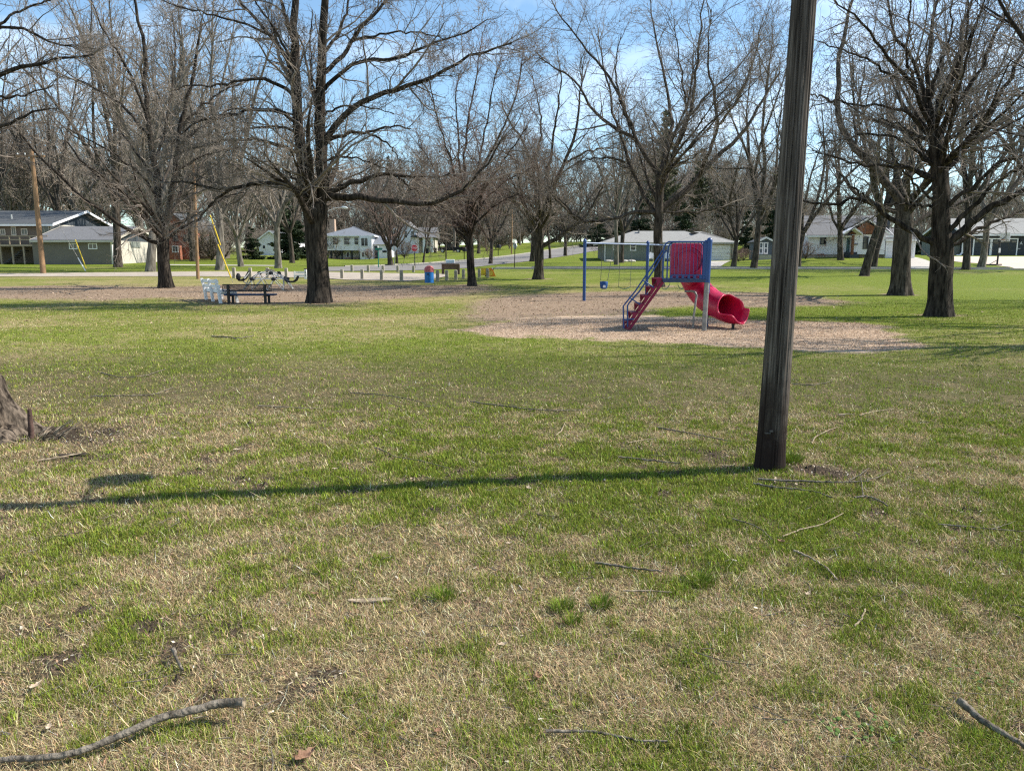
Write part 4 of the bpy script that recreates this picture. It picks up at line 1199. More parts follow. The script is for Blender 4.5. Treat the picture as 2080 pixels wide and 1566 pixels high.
hero_tree('elm_tree', 'broad vase shaped elm standing behind the red slide and swing set', (1338, 583), None,
    [(1338, 585, 20), (1338, 550, 18), (1337, 500, 18), (1337, 460, 18), (1338, 425, 17), (1340, 390, 16), (1341, 352, 15)],
    [([(1336, 356), (1306, 307), (1283, 276), (1260, 264), (1226, 245), (1195, 215), (1183, 184), (1157, 153), (1118, 130), (1095, 118)], 10, 2),
     ([(1308, 312), (1287, 268), (1268, 215), (1245, 172), (1218, 134), (1195, 103), (1164, 69), (1137, 31), (1120, 0)], 8, 2),
     ([(1333, 440), (1316, 412), (1302, 383), (1283, 345), (1272, 307), (1260, 276), (1245, 238), (1237, 184), (1225, 120), (1215, 70)], 9, 2),
     ([(1340, 356), (1356, 299), (1367, 253), (1360, 199), (1348, 161), (1344, 126), (1333, 84), (1325, 30), (1315, -15)], 9, 2),
     ([(1342, 356), (1379, 295), (1406, 230), (1410, 172), (1417, 126), (1421, 77), (1425, 23), (1430, -20)], 9, 2),
     ([(1344, 352), (1371, 264), (1410, 226), (1448, 180), (1482, 153), (1509, 126), (1535, 95)], 7, 1.8),
     ([(1340, 426), (1387, 395), (1417, 364), (1436, 337), (1467, 310), (1498, 284), (1528, 245), (1559, 184), (1585, 146)], 14, 3),
     ([(1421, 360), (1440, 307), (1463, 253), (1456, 222), (1448, 184), (1436, 134), (1440, 70), (1445, 20)], 8, 2),
     ([(1463, 253), (1494, 211), (1517, 169), (1536, 100), (1545, 55)], 6, 1.8),
     ([(1334, 432), (1295, 429), (1260, 441), (1222, 450), (1187, 452), (1157, 424), (1130, 402), (1111, 372)], 9, 2, -.2),
     ([(1340, 430), (1410, 433), (1448, 425), (1502, 418), (1560, 420)], 5, 1.5),
     ([(1344, 340), (1398, 326), (1425, 307), (1450, 290)], 5, 1.5),
     ([(1270, 330), (1240, 320), (1205, 322), (1170, 330)], 5, 1.5),
     ([(1296, 290), (1270, 240), (1255, 190), (1250, 130), (1262, 70)], 6, 1.6),
     ([(1375, 300), (1395, 250), (1392, 190), (1380, 130), (1370, 60)], 6, 1.6)],
    105, away=8, away_len=(4, 7), scale=1.3, levels=LEVELS_DENSE, bark='bark_mid', flare=.3)

hero_tree('oak_tree', 'nearest dark wide limbed oak, at the right edge of the lawn', (1905, 643), None,
    [(1905, 645, 45), (1908, 610, 41), (1911, 570, 40), (1914, 530, 40), (1915, 500, 42), (1914, 470, 36), (1913, 430, 33), (1910, 380, 31), (1904, 320, 29), (1896, 262, 27)],
    [([(1905, 502), (1875, 481), (1833, 460), (1799, 438), (1774, 411), (1736, 405), (1677, 417), (1640, 409), (1612, 402)], 13, 3, -.05),
     ([(1774, 411), (1749, 392), (1727, 375), (1705, 352)], 6, 2),
     ([(1904, 424), (1867, 417), (1820, 413), (1782, 417), (1745, 412)], 7, 2),
     ([(1902, 410), (1871, 388), (1850, 363), (1820, 330), (1800, 300)], 6, 2),
     ([(1904, 366), (1850, 341), (1791, 337), (1740, 337), (1685, 320), (1650, 305)], 8, 2),
     ([(1900, 345), (1850, 295), (1816, 274), (1765, 270), (1700, 285), (1660, 292)], 7, 2),
     ([(1894, 275), (1850, 232), (1816, 219), (1749, 211), (1685, 207), (1650, 215)], 7, 2),
     ([(1893, 262), (1875, 230), (1858, 177), (1829, 148), (1791, 97), (1749, 42), (1715, 25), (1690, -10)], 10, 2.5),
     ([(1858, 172), (1816, 156), (1765, 122), (1719, 105), (1660, 84)], 6, 2),
     ([(1892, 240), (1874, 195), (1871, 160), (1850, 114), (1816, 76), (1808, 25), (1787, -20), (1775, -70)], 9, 2.5),
     ([(1896, 250), (1886, 190), (1884, 148), (1892, 63), (1905, 0), (1912, -80)], 11, 3, .1),
     ([(1902, 262), (1910, 200), (1926, 160), (1951, 105), (1955, 42), (1976, 0), (1990, -60)], 11, 3),
     ([(1906, 290), (1930, 235), (1959, 198), (1993, 135), (2023, 76), (2052, 0), (2070, -60)], 10, 2.5),
     ([(1908, 350), (1926, 320), (1968, 287), (2010, 236), (2040, 177), (2073, 118), (2103, 63), (2130, 0)], 13, 3),
     ([(1912, 358), (1959, 304), (2002, 278), (2044, 253), (2082, 232), (2130, 205), (2170, 190)], 10, 2.5),
     ([(1918, 425), (1934, 405), (1976, 379), (2006, 350), (2027, 329), (2082, 316), (2140, 290), (2180, 280)], 10, 2.5),
     ([(1916, 500), (1930, 490), (1959, 464), (2002, 426), (2044, 405), (2082, 384), (2150, 350), (2200, 320)], 18, 5, -.2),
     ([(1918, 480), (1934, 464), (1972, 422), (2002, 392), (2035, 363), (2082, 333), (2140, 300)], 11, 3),
     ([(1920, 503), (1943, 495), (1985, 464), (2044, 443), (2100, 420), (2150, 395)], 9, 2.5, .3),
     ([(1904, 330), (1870, 300), (1840, 262), (1800, 240), (1760, 245)], 6, 2),
     ([(1908, 310), (1945, 270), (1990, 230), (2030, 215), (2080, 190)], 7, 2),
     ([(1890, 200), (1905, 140), (1930, 90), (1935, 30), (1930, -40)], 7, 2),
     ([(1860, 180), (1840, 120), (1845, 60), (1850, 0), (1845, -60)], 7, 2)],
    106, away=12, away_len=(3, 5), amp=.04, flare=.28, rmin=.0055, levels=LEVELS_FULL)

hero_tree('maple_tree', 'grey brown trunk leaning back left behind the nearest oak, with a crooked high stem', (1825, 600), None,
    [(1826, 602, 40), (1829, 570, 36), (1831, 530, 34), (1833, 490, 34), (1836, 455, 34), (1838, 425, 33), (1838, 405, 30)],
    [([(1832, 412), (1808, 379), (1780, 345), (1757, 320), (1719, 287), (1698, 236), (1702, 190), (1706, 105), (1723, 42), (1730, -30)], 17, 5),
     ([(1838, 412), (1841, 379), (1850, 340), (1862, 280), (1870, 210), (1866, 140)], 13, 3, .4),
     ([(1842, 470), (1854, 455), (1892, 434), (1930, 420), (1975, 400), (2020, 370)], 13, 3, .3),
     ([(1700, 215), (1678, 200), (1655, 195), (1635, 180)], 6, 2),
     ([(1740, 305), (1735, 240), (1750, 180), (1760, 110)], 7, 2),
     ([(1836, 400), (1815, 330), (1810, 250), (1820, 180), (1815, 100)], 9, 2.5, .4)],
    107, away=7, away_len=(4, 7), scale=1.2, bark='bark_mid', flare=.35)

# foreground tree at the left edge: leaning trunk, root flare, and a snapped sucker beside it
def left_edge_tree():
    Y = P(20, 893).y
    b = P(-60, 893)
    root = thing('maple_tree', 'furrowed grey trunk at the left edge leaning out of view, earth around its base', 'tree', b)
    wacc = Acc(); cacc = Acc(); rg = np.random.default_rng(55)
    pts = [at(-62, 905, b.y), at(-72, 860, b.y), at(-90, 800, b.y), at(-118, 700, b.y), at(-150, 560, b.y), at(-190, 360, b.y), at(-230, 150, b.y)]
    K = 260
    path = smooth_path(pts, K, 3); path[0, 2] = b.z - .15
    t = np.linspace(0, 1, K); rad = .33 - .10 * t + .16 * np.exp(-t / .055)
    a = Acc(); S = 210; a.tubes(path[None], rad[None], S)
    V = bark_relief(a.v[0], K, S, .035, 9, lob=6, flare=.22)
    V = V.reshape(K, S, 3); c = V.mean(1, keepdims=True); u = V - c; u /= np.linalg.norm(u, axis=2, keepdims=True)
    A, Z = np.meshgrid(np.arange(S), np.arange(K)); rid = np.abs(vnoise(A / 6.0 + .02 * Z, Z / 26.0 + vnoise(A / 17, Z / 20, 3) * 1.5, 77) - .5) * 2
    V = V + u * ((np.minimum(rid, .5) - .3) * .12)[..., None]
    wacc.v.append(V.reshape(-1, 3)); wacc.f.append(a.f[0]); wacc.n += len(V.reshape(-1, 3))
    lp, lr = [], []
    for k in range(7):
        q = [path[-1 - 9 * (k % 4)]]; d = np.array([rg.uniform(-1.4, -.35), rg.uniform(-.3, .5), 1.0]); d /= np.linalg.norm(d)
        for j in range(17):
            d = d + rg.normal(size=3) * .07; d /= np.linalg.norm(d); q.append(q[-1] + d * .36)
        lp.append(np.array(q)); lr.append(np.linspace(.12, .02, 18))
    lp = np.stack(lp); lr = np.stack(lr)
    wacc.tubes(lp, lr, 10)
    twigs(rg, cacc, lp, lr, LEVELS_NEAR[:3], .008)
    wacc.mesh('trunk', bark_mat('bark_near', (.025, .019, .015), (.21, .165, .125), scale=20, bump=1.0, zst=.22), root)
    cacc.mesh('crown', M['twig'], root)
    # snapped sucker stub
    p = P(63, 891); top = at(60, 832, p.y)
    s = thing('stump_shoot', 'short snapped reddish sapling stub beside the trunk at the left edge', 'stub', p)
    m = MB(); m.tube([p - Vector((0, 0, .05)), p.lerp(top, .3) + Vector((.005, 0, 0)), p.lerp(top, .7), top], [.030, .024, .021, .019], 10)
    for k in range(5):
        aa = k * 1.3; e = top + Vector((.014 * math.cos(aa), .014 * math.sin(aa), .008 + .006 * (k % 3)))
        m.tube([top - Vector((0, 0, .03)) + Vector((.013 * math.cos(aa), .013 * math.sin(aa), 0)), top.lerp(e, .5 + .9 * ((k * 7) % 5) / 4)], [.007, .0015], 5)
    m.build('stub', M['sapling'], s, smooth=True)
    for k in range(34):
        aa = rg.uniform(-1.9, 1.6); dd = rg.uniform(.03, .32); q = p + Vector((dd * math.cos(aa) * .9, dd * math.sin(aa) * .5, -.02)); ln = rg.uniform(.08, .30)
        e = q + Vector((math.cos(aa) * ln * .9, math.sin(aa) * ln * .9, ln * rg.uniform(.15, .9)))
        m2 = MB(); m2.tube([q, q.lerp(e, .5) + Vector((0, 0, .015)), e], [.007, .005, .002], 5)
        m2.build('shoot', M['stick' if k % 3 else 'stick_pale'], s)
left_edge_tree()

# ---- prototypes for the trees further off; every tree is an object of its own with trunk and crown
LV_MID = [dict(dens=.40, lmin=2.2, lmax=4.6, ang=.6, radf=.5, K=7, S=4, up=.08, wig=.15),
          dict(dens=.85, lmin=1.2, lmax=2.4, ang=.7, radf=.45, K=5, S=3, up=.07, wig=.18),
          dict(dens=1.9, lmin=.55, lmax=1.3, ang=.7, radf=.55, K=4, S=3, up=.05, wig=.2)]
LV_FAR = [dict(dens=.40, lmin=2.2, lmax=4.8, ang=.65, radf=.5, K=5, S=3, up=.08, wig=.15),
          dict(dens=1.0, lmin=1.1, lmax=2.6, ang=.7, radf=.5, K=4, S=3, up=.06, wig=.18),
          dict(dens=2.0, lmin=.6, lmax=1.4, ang=.7, radf=.6, K=3, S=3, up=.05, wig=.2)]

def proto(kind, seed):
    """(trunk mesh arrays, crown mesh arrays) of a tree at the origin"""
    rg = np.random.default_rng(seed)
    cfg = dict(
        tall=dict(h=21, r=.29, fork=4.6, n=6, spread=.42, ln=15, lv=LV_MID, rmin=.013),
        vase=dict(h=14, r=.24, fork=2.7, n=7, spread=.62, ln=10.5, lv=LV_MID, rmin=.012),
        fork=dict(h=16, r=.26, fork=3.2, n=4, spread=.5, ln=12, lv=LV_MID, rmin=.012),
        slim=dict(h=15, r=.19, fork=4.2, n=5, spread=.4, ln=9.5, lv=LV_MID, rmin=.012),
        bushy=dict(h=9, r=.30, fork=1.7, n=11, spread=.75, ln=6.6, lv=LV_MID, rmin=.012),
        broad=dict(h=15, r=.36, fork=3.4, n=9, spread=.85, ln=11, lv=LV_MID, rmin=.012),
        wood_a=dict(h=17, r=.25, fork=4.0, n=7, spread=.5, ln=12, lv=LV_FAR, rmin=.022),
        wood_b=dict(h=18, r=.28, fork=5.5, n=6, spread=.4, ln=12, lv=LV_FAR, rmin=.022),
        wood_c=dict(h=14, r=.24, fork=2.6, n=9, spread=.7, ln=10, lv=LV_FAR, rmin=.022),
        brush=dict(h=5, r=.07, fork=.35, n=15, spread=.7, ln=4.2, lv=LV_FAR, rmin=.016),
    )[kind]
    wacc, cacc = Acc(), Acc(); K = 22; fk = cfg['fork']
    q = [np.array([0, 0, -.4])]; d = np.array([rg.uniform(-.06, .06), rg.uniform(-.06, .06), 1.0])
    for j in range(K - 1):
        d = d + rg.normal(size=3) * np.array([.025, .025, 0]); d /= np.linalg.norm(d); q.append(q[-1] + d * (fk + .4) / (K - 1))
    path = np.array(q); t = np.linspace(0, 1, K)
    rad = cfg['r'] * (1 - .18 * t) + cfg['r'] * .5 * np.exp(-(path[:, 2] + .4) / .5)
    add_trunk(wacc, path, rad, 12, .03, seed, .12)
    lp, lr = [], []
    for k in range(cfg['n']):
        i = K - 1 - (0 if k < 3 else rg.integers(0, 5)); a = 2.4 * k + rg.uniform(-.4, .4)
        sp = cfg['spread'] * rg.uniform(.55, 1.25) * (.5 if k == 0 else 1)
        d = np.array([math.sin(sp) * math.cos(a), math.sin(sp) * math.sin(a), math.cos(sp)]); q = [path[i] - d * .15]
        ln = cfg['ln'] * rg.uniform(.75, 1.1)
        for j in range(15):
            d = d + rg.normal(size=3) * .085 + np.array([0, 0, .028]); d /= np.linalg.norm(d); q.append(q[-1] + d * ln / 15)
        lp.append(np.array(q)); r0 = cfg['r'] * (.62 if k < 3 else .4) * (1 if cfg['n'] < 9 else .75); lr.append(r0 * (1 - np.linspace(0, 1, 16)) ** .85 + .018)
    lp = np.stack(lp); lr = np.stack(lr)
    wacc.tubes(lp, lr, 8)
    # secondary limbs still count as wood
    s_ = spawn(rg, lp, lr, .30, cfg['ln'] * .3, cfg['ln'] * .6, .55, .6, 9, up=.06, wig=.12, t0=.15, t1=.9, rmin=.02)
    wacc.tubes(s_[0], s_[1], 5)
    twigs(rg, cacc, np.concatenate([resamp(lp, 9), s_[0]]), np.concatenate([resamp(lr[..., None], 9)[..., 0], s_[1]]), cfg['lv'], cfg['rmin'], .55 if kind == 'brush' else 1.0)
    return wacc, cacc, cfg

def resamp(a, K):
    i = np.linspace(0, a.shape[1] - 1, K); j = np.minimum(i.astype(int), a.shape[1] - 2); f = (i - j)[None, :, None]
    return a[:, j] * (1 - f) + a[:, j + 1] * f

PROTO = {}
def get_proto(kind, seed, bark, twig):
    key = (kind, seed, bark, twig)
    if key not in PROTO:
        w, c, cfg = proto(kind, seed)
        mw = mesh_np('trunk', np.concatenate(w.v), np.concatenate(w.f), M[bark])
        mc = mesh_np('crown', np.concatenate(c.v), np.concatenate(c.f), M[twig])
        PROTO[key] = (mw, mc, cfg, [False])
    return PROTO[key]

def plant(name, label, kind, seed, p, width=None, height=None, rot=0, group=None, bark='bark_mid', twig='twig', lean=0.0, cat='tree', sxy=None):
    mw, mc, cfg, used = get_proto(kind, seed, bark, twig)
    root = thing(name, label, cat, p, group)
    s = (height / cfg['h']) if height else 1.0
    sx = sxy if sxy else ((width / 2 / cfg['r']) if width else s)
    root.scale = (sx, sx, s)
    root.rotation_euler = (0, lean, 0)
    rz = Matrix.Rotation(rot, 4, 'Z')
    for src in (mw, mc):
        o = src if not used[0] else src.copy()
        if used[0]: C.objects.link(o)
        o.parent = root; o.rotation_euler = (0, 0, rot)
    used[0] = True
    return root

def T(px, py, kind, seed, wpx, hpx, label, Y=None, rot=0., name='bare_tree', bark='bark_mid', twig='twig', lean=0., spread=None):
    """a single tree whose foot stands at a photo pixel: trunk wpx wide, crown top hpx above the foot"""
    b = P(px, py) if Y is None else B(px, Y)
    k = b.y / FPX
    h = hpx * k
    w = wpx * k
    cfgw = max(w, .16)
    return plant(name, label, kind, seed, b, width=None, height=h, rot=rot, group='bare trees around the park', bark=bark, twig=twig, lean=lean, sxy=spread if spread else min(1.35, max(.7, h / {'tall': 21, 'vase': 14, 'fork': 16, 'slim': 15, 'bushy': 9, 'broad': 15}[kind])) * 1.0)

T(240, 543, 'tall', 1, 15, 560, 'dark forked street tree in front of the low wing of the split level house', rot=.4, bark='bark_mid', twig='twig_pale')
T(305, 552, 'tall', 2, 17, 600, 'tall pale trunk at the lane edge, right of the dark forked street tree', rot=1.9, bark='bark_pale', twig='twig_pale')
T(446, 549, 'tall', 3, 18, 560, 'tall pale street tree behind the yellow guy guards', rot=3.3, bark='bark_pale', twig='twig_pale')
T(393, 531, 'tall', 1, 10, 470, 'tall dark trunk directly behind the right tan utility pole', rot=5.0, twig='twig_pale')
T(489, 540, 'vase', 4, 11, 300, 'pale forked tree in front of the dark evergreens, left of the white garage', rot=2.2, bark='bark_pale', twig='twig_pale', Y=78)
T(565, 544, 'fork', 5, 13, 400, 'pale V forked tree right in front of the white garage', rot=1.2, bark='bark_pale', twig='twig_pale', Y=74)
T(593, 530, 'fork', 6, 10, 290, 'dark tree under the spruce, just left of the wide twin stemmed maple', rot=4.4, Y=95)
T(793, 540, 'bushy', 7, 10, 170, 'round many stemmed tree in front of the white two storey house', rot=.7, Y=86, twig='twig_red', spread=1.0)
T(806, 530, 'vase', 8, 6, 160, 'thin dark tree hidden behind the round many stemmed tree', rot=2.7, Y=100)
T(860, 533, 'slim', 9, 6, 150, 'slender leaning tree between the stop sign and the porch house', rot=1.0, Y=102, lean=.06)
T(972, 514, 'vase', 4, 8, 190, 'dark trunk on the far lawn just right of the black pickup', rot=.5, Y=140)
T(996, 537, 'vase', 8, 9, 230, 'short grey trunk at the street edge behind the yellow panels', rot=3.9, Y=90)
T(1082, 531, 'broad', 10, 10, 260, 'grey trunk at the street edge just left of the heavy limbed elm', rot=1.1, Y=98)
T(1117, 526, 'slim', 9, 6, 190, 'thin young trunk on the verge right of the heavy limbed elm', rot=3.0, Y=108)
T(1148, 521, 'fork', 5, 8, 210, 'upright forked tree on the verge where the street climbs', rot=4.0, Y=116)
T(1252, 539, 'slim', 11, 9, 330, 'left one of two close grey trunks before the sage house', rot=.3, Y=84, bark='bark_pale')
T(1262, 534, 'fork', 6, 7, 300, 'right one of two close trunks before the sage house', rot=1.3, Y=91)
T(1490, 541, 'vase', 4, 9, 280, 'tree with a knotted low crown at the right end of the sage house garage', rot=5.2, Y=78)
T(1531, 546, 'tall', 3, 17, 470, 'sturdy trunk with swollen base between the sage house and the shed', rot=2.4, Y=70)
T(1622, 541, 'fork', 6, 9, 330, 'wide V forked tree just right of the foreground pole', rot=.2, Y=78, bark='bark_mid', lean=.05)
T(1707, 530, 'vase', 8, 11, 320, 'forked tree in front of the teal door of the white bungalow', rot=1.5, Y=86)
T(1757, 562, 'tall', 2, 17, 560, 'straight grey trunk on the lawn before the cedar gable', rot=.9, lean=.05, Y=56, bark='bark_mid')
T(1776, 540, 'slim', 11, 10, 420, 'slimmer grey trunk just right of the straight lawn trunk', rot=2.1, lean=.06, Y=77)
T(1964, 550, 'tall', 1, 16, 520, 'upright trunk at the kerb, left of the charcoal garage doors', rot=2.9, Y=68)
T(1994, 541, 'fork', 5, 13, 420, 'leaning forked tree in front of the charcoal garage doors', rot=5.9, lean=.10, Y=77, bark='bark_pale')
T(2120, 552, 'vase', 4, 14, 480, 'tree beyond the tan driveway at the far right', rot=3.6, Y=66)
hero_tree('maple_tree', 'dark limbs reaching in at the upper left from a trunk out of view', (-150, 600), 33,
    [(-150, 612, 44), (-150, 540, 38), (-152, 440, 36), (-150, 340, 34), (-148, 280, 30)],
    [([(-148, 300), (-100, 235), (-50, 185), (0, 150), (60, 132), (130, 118), (190, 112)], 16, 3, 0),
     ([(-148, 280), (-90, 170), (-40, 90), (0, 45), (55, 62), (105, 88), (150, 95)], 14, 3, .1),
     ([(-150, 340), (-90, 300), (-30, 272), (25, 245), (80, 225), (120, 222)], 12, 2.5, .1),
     ([(-148, 270), (-110, 150), (-60, 50), (-10, -10), (40, -50)], 14, 3, .2),
     ([(-150, 280), (-160, 150), (-150, 20), (-140, -100)], 18, 5, 0),
     ([(-40, 180), (10, 200), (60, 190), (105, 175)], 6, 2, .3),
     ([(-20, 62), (40, 20), (90, 5), (140, -15)], 6, 2, .3)],
    108, away=6, levels=LEVELS_FULL)
T(130, 538, 'tall', 3, 12, 470, 'tall tree behind the deck of the split level house', rot=.8, Y=112, twig='twig_pale')
T(2350, 690, 'fork', 12, 30, 900, 'near tree past the right edge whose limbs shade the lawn in front of the oak', rot=1.0, Y=15.2, bark='bark_dark')
T(2360, 640, 'broad', 10, 30, 700, 'tree beyond the right edge that throws branch shadows across the mulch', rot=2.0, Y=19.5, bark='bark_dark')
T(2420, 610, 'vase', 4, 30, 600, 'tree further out past the right edge, shading the far lawn', rot=.3, Y=31, bark='bark_dark')
T(20, 536, 'tall', 2, 12, 520, 'tall bare tree behind the dark roof at the far left', rot=4.8, Y=110, twig='twig_pale')

# ---- the wood behind: single trees, copies of a few
rw = np.random.default_rng(99)
WOOD = [('wood_a', 21), ('wood_b', 22), ('wood_c', 23), ('wood_a', 24), ('wood_b', 25)]
def wood_tree(px, Y, hpx, k):
    b = B(px, Y); kind, seed = WOOD[k % 5]
    h = hpx * Y / FPX
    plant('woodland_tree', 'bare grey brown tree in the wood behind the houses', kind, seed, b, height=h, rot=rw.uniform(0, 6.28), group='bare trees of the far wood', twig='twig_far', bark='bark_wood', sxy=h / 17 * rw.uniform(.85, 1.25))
k = 0
for x0, x1, n, tp in ((540, 1000, 16, 120), (880, 1090, 8, 105), (1230, 1650, 22, 130), (1560, 1660, 4, 95), (1820, 2200, 12, 130)):
    for i in range(n):
        wood_tree(x0 + (x1 - x0) * (i + rw.uniform(0, 1)) / n, rw.uniform(182, 215), tp * rw.uniform(.75, 1.25), 2 if i % 2 else i); k += 1
for row, (Y0, Y1, n, x0, x1) in enumerate(((116, 138, 9, -150, 430), (165, 190, 44, -200, 2250), (195, 225, 48, -180, 2230), (235, 270, 46, -150, 2250))):
    for i in range(n):
        px = x0 + (x1 - x0) * (i + rw.uniform(.1, .9)) / n; Y = rw.uniform(Y0, Y1)
        if row == 1 and 640 < px < 900: Y = rw.uniform(185, 200)
        if row == 1 and 1050 < px < 1240: continue
        f = 1.0
        if px > 1860: f = .62
        if 1600 < px < 1860: f = .5
        if 900 < px < 1300: f = .85
        top = {0: 265, 1: 195, 2: 180, 3: 165}[row] * f * rw.uniform(.75, 1.2)
        if px < 420: top *= 1.15
        wood_tree(px, Y, top, k); k += 1
for i, px in enumerate(list(np.linspace(430, 1250, 40)) + list(np.linspace(-100, 640, 22)) + list(np.linspace(640, 1260, 34)) + list(np.linspace(1230, 1640, 26)) + list(np.linspace(1830, 2250, 10))):
    Y = rw.uniform(150, 178) if px > 640 else rw.uniform(118, 150)
    px += rw.uniform(-12, 12)
    if i < 40: Y = rw.uniform(205, 250)
    if 1040 < px < 1240: Y = rw.uniform(205, 235)
    if 440 < px < 640 and i >= 40: Y = rw.uniform(160, 175)
    if 770 < px < 975: Y = rw.uniform(200, 225)
    b = B(px, Y)
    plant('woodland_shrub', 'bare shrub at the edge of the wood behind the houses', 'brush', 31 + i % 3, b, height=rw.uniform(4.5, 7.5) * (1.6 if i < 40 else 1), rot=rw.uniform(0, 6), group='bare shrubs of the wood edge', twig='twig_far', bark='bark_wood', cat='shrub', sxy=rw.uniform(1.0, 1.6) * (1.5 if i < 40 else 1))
# small bare shrubs near houses
for px, Y, h, lab in ((750, 146, 2.2, 'low rust coloured shrub at the entrance of the white two storey house'), (822, 140, 3.2, 'rusty shrub on the slope below the porch house'), (1500, 88, 1.2, 'pale dry shrub at the right end of the sage garage'),
                      (1510, 90, 1.5, 'brown shrub between the sage garage and the shed'), (430, 100, 5.5, 'wide bare thicket right of the brick house'), (455, 104, 5.0, 'dark bare thicket behind the yellow guy guards'), (1635, 88, 2.0, 'brown shrub at the left corner of the white bungalow')):
    plant('bare_shrub', lab, 'brush', 31, B(px, Y), height=h, rot=px, twig='twig_red' if h < 4 else 'twig', cat='shrub', sxy=h / 5 * 1.4)

def conifer(name, label, p, h, r, seed, mat='needle', base=.06, pine=False, n=16000, group=None):
    rg = np.random.default_rng(seed); p = Vector(p)
    root = thing(name, label, 'tree', p, group)
    w = Acc()
    path = np.array([[p.x, p.y, p.z - .4 + (h + .4) * i / 9] for i in range(10)]); rad = np.linspace(h * .017 + .05, .02, 10)
    w.tubes(path[None], rad[None], 8)
    # boughs
    nb = int(h * (9 if not pine else 5)); z = base * h + (h * (1 - base)) * (rg.random(nb) ** (1.25 if not pine else .9))
    f = 1 - (z - base * h) / (h * (1 - base))
    ln = r * (f ** .85 if not pine else np.minimum(1, .35 + f) * (f ** .4)) * rg.uniform(.65, 1.12, nb) + .15
    a = rg.uniform(0, 6.28, nb); dz = (-.25 if not pine else .25) * rg.uniform(.4, 1.4, nb)
    t = np.linspace(0, 1, 6)[None, :]
    bx = p.x + np.cos(a)[:, None] * ln[:, None] * t; by = p.y + np.sin(a)[:, None] * ln[:, None] * t
    bz = p.z + z[:, None] + dz[:, None] * ln[:, None] * t + .18 * ln[:, None] * t ** 2
    bp = np.stack([bx, by, bz], -1); br = np.linspace(.05, .012, 6)[None, :].repeat(nb, 0) * (h / 12)
    w.tubes(bp, br, 4)
    w.mesh('trunk', M['bark_dark'], root)
    # needle sprays along each bough
    i = rg.choice(nb, n, p=(ln + .2) / (ln + .2).sum()); tt = rg.random(n) ** .7; q = tt * 4.999; k = q.astype(int); fr = (q - k)[:, None]
    c = bp[i, k] * (1 - fr) + bp[i, k + 1] * fr
    side = rg.normal(size=(n, 3)); side[:, 2] *= .45
    wd = (.10 + .22 * (1 - tt)) * ln[i] if not pine else .22 + 0 * tt
    c = c + side * wd[:, None] * .55
    d = np.stack([np.cos(a[i]), np.sin(a[i]), dz[i]], -1) + rg.normal(size=(n, 3)) * (.55 if not pine else .8); d /= np.linalg.norm(d, axis=1, keepdims=True)
    e = np.cross(d, rg.normal(size=(n, 3))); e /= np.linalg.norm(e, axis=1, keepdims=True)
    L_ = rg.uniform(.16, .42, n)[:, None] * (h / 12) ** .4; W_ = L_ * .28
    V = np.stack([c - e * W_, c + e * W_, c + d * L_ + e * W_ * .3, c + d * L_ - e * W_ * .3], 1).reshape(-1, 3)
    mesh_np('crown', V, np.arange(4 * n).reshape(-1, 4), M[mat], root, smooth=False)
    return root

EV = 'evergreens around the houses'
def conif(px, Y, toppx, rpx, label, seed, **kw):
    b = B(px, Y); h = at(px, toppx, Y).z - b.z; conifer(kw.pop('name', 'spruce_tree'), label, b, h, rpx * Y / FPX, seed, group=EV, **kw)
conif(592, 112, 395, 42, 'dark spruce standing just left of the wide twin stemmed maple', 201, n=26000)
conif(513, 108, 462, 24, 'rounded dark evergreen left of the white garage', 202, base=.0, n=14000)
conif(795, 215, 315, 22, 'tall spire of a spruce far behind the white two storey house', 203, n=9000)
conif(1344, 165, 225, 38, 'tall airy pine rising behind the sage house', 204, name='pine_tree', pine=True, mat='needle_pine', base=.3, n=15000)
conif(1420, 170, 305, 34, 'lower broad pine right of the tall airy pine', 205, name='pine_tree', pine=True, mat='needle_pine', base=.25, n=12000)
conif(1468, 175, 330, 30, 'pine behind the garage end of the sage house', 206, name='pine_tree', pine=True, mat='needle_pine', base=.25, n=10000)
conif(1213, 150, 440, 34, 'low wide dark evergreen at the top of the climbing street', 207, base=.0, n=12000)
conif(1258, 138, 445, 26, 'dark evergreen at the left end of the sage house roof', 208, base=.0, n=9000)
conif(1566, 112, 398, 30, 'dark spruce behind the slate blue shed', 209, n=14000)
conif(1600, 125, 410, 26, 'dark spruce half hidden by the foreground pole', 210, n=9000)
conif(1514, 120, 430, 22, 'dark evergreen left of the shed', 211, n=9000)
conif(1868, 118, 470, 30, 'low dark spruce between the white bungalow and the charcoal house', 212, base=.02, n=14000)
conif(1895, 126, 462, 26, 'dark spruce behind the nearest oak trunk', 213, base=.02, n=10000)
conif(1300, 160, 395, 30, 'dark evergreen above the sage house roof', 214, base=.05, n=11000)
conif(1385, 150, 412, 34, 'dark evergreen above the garage of the sage house', 215, base=.05, n=11000)
conif(1022, 190, 410, 22, 'far evergreen behind the slim utility pole', 216, n=7000)
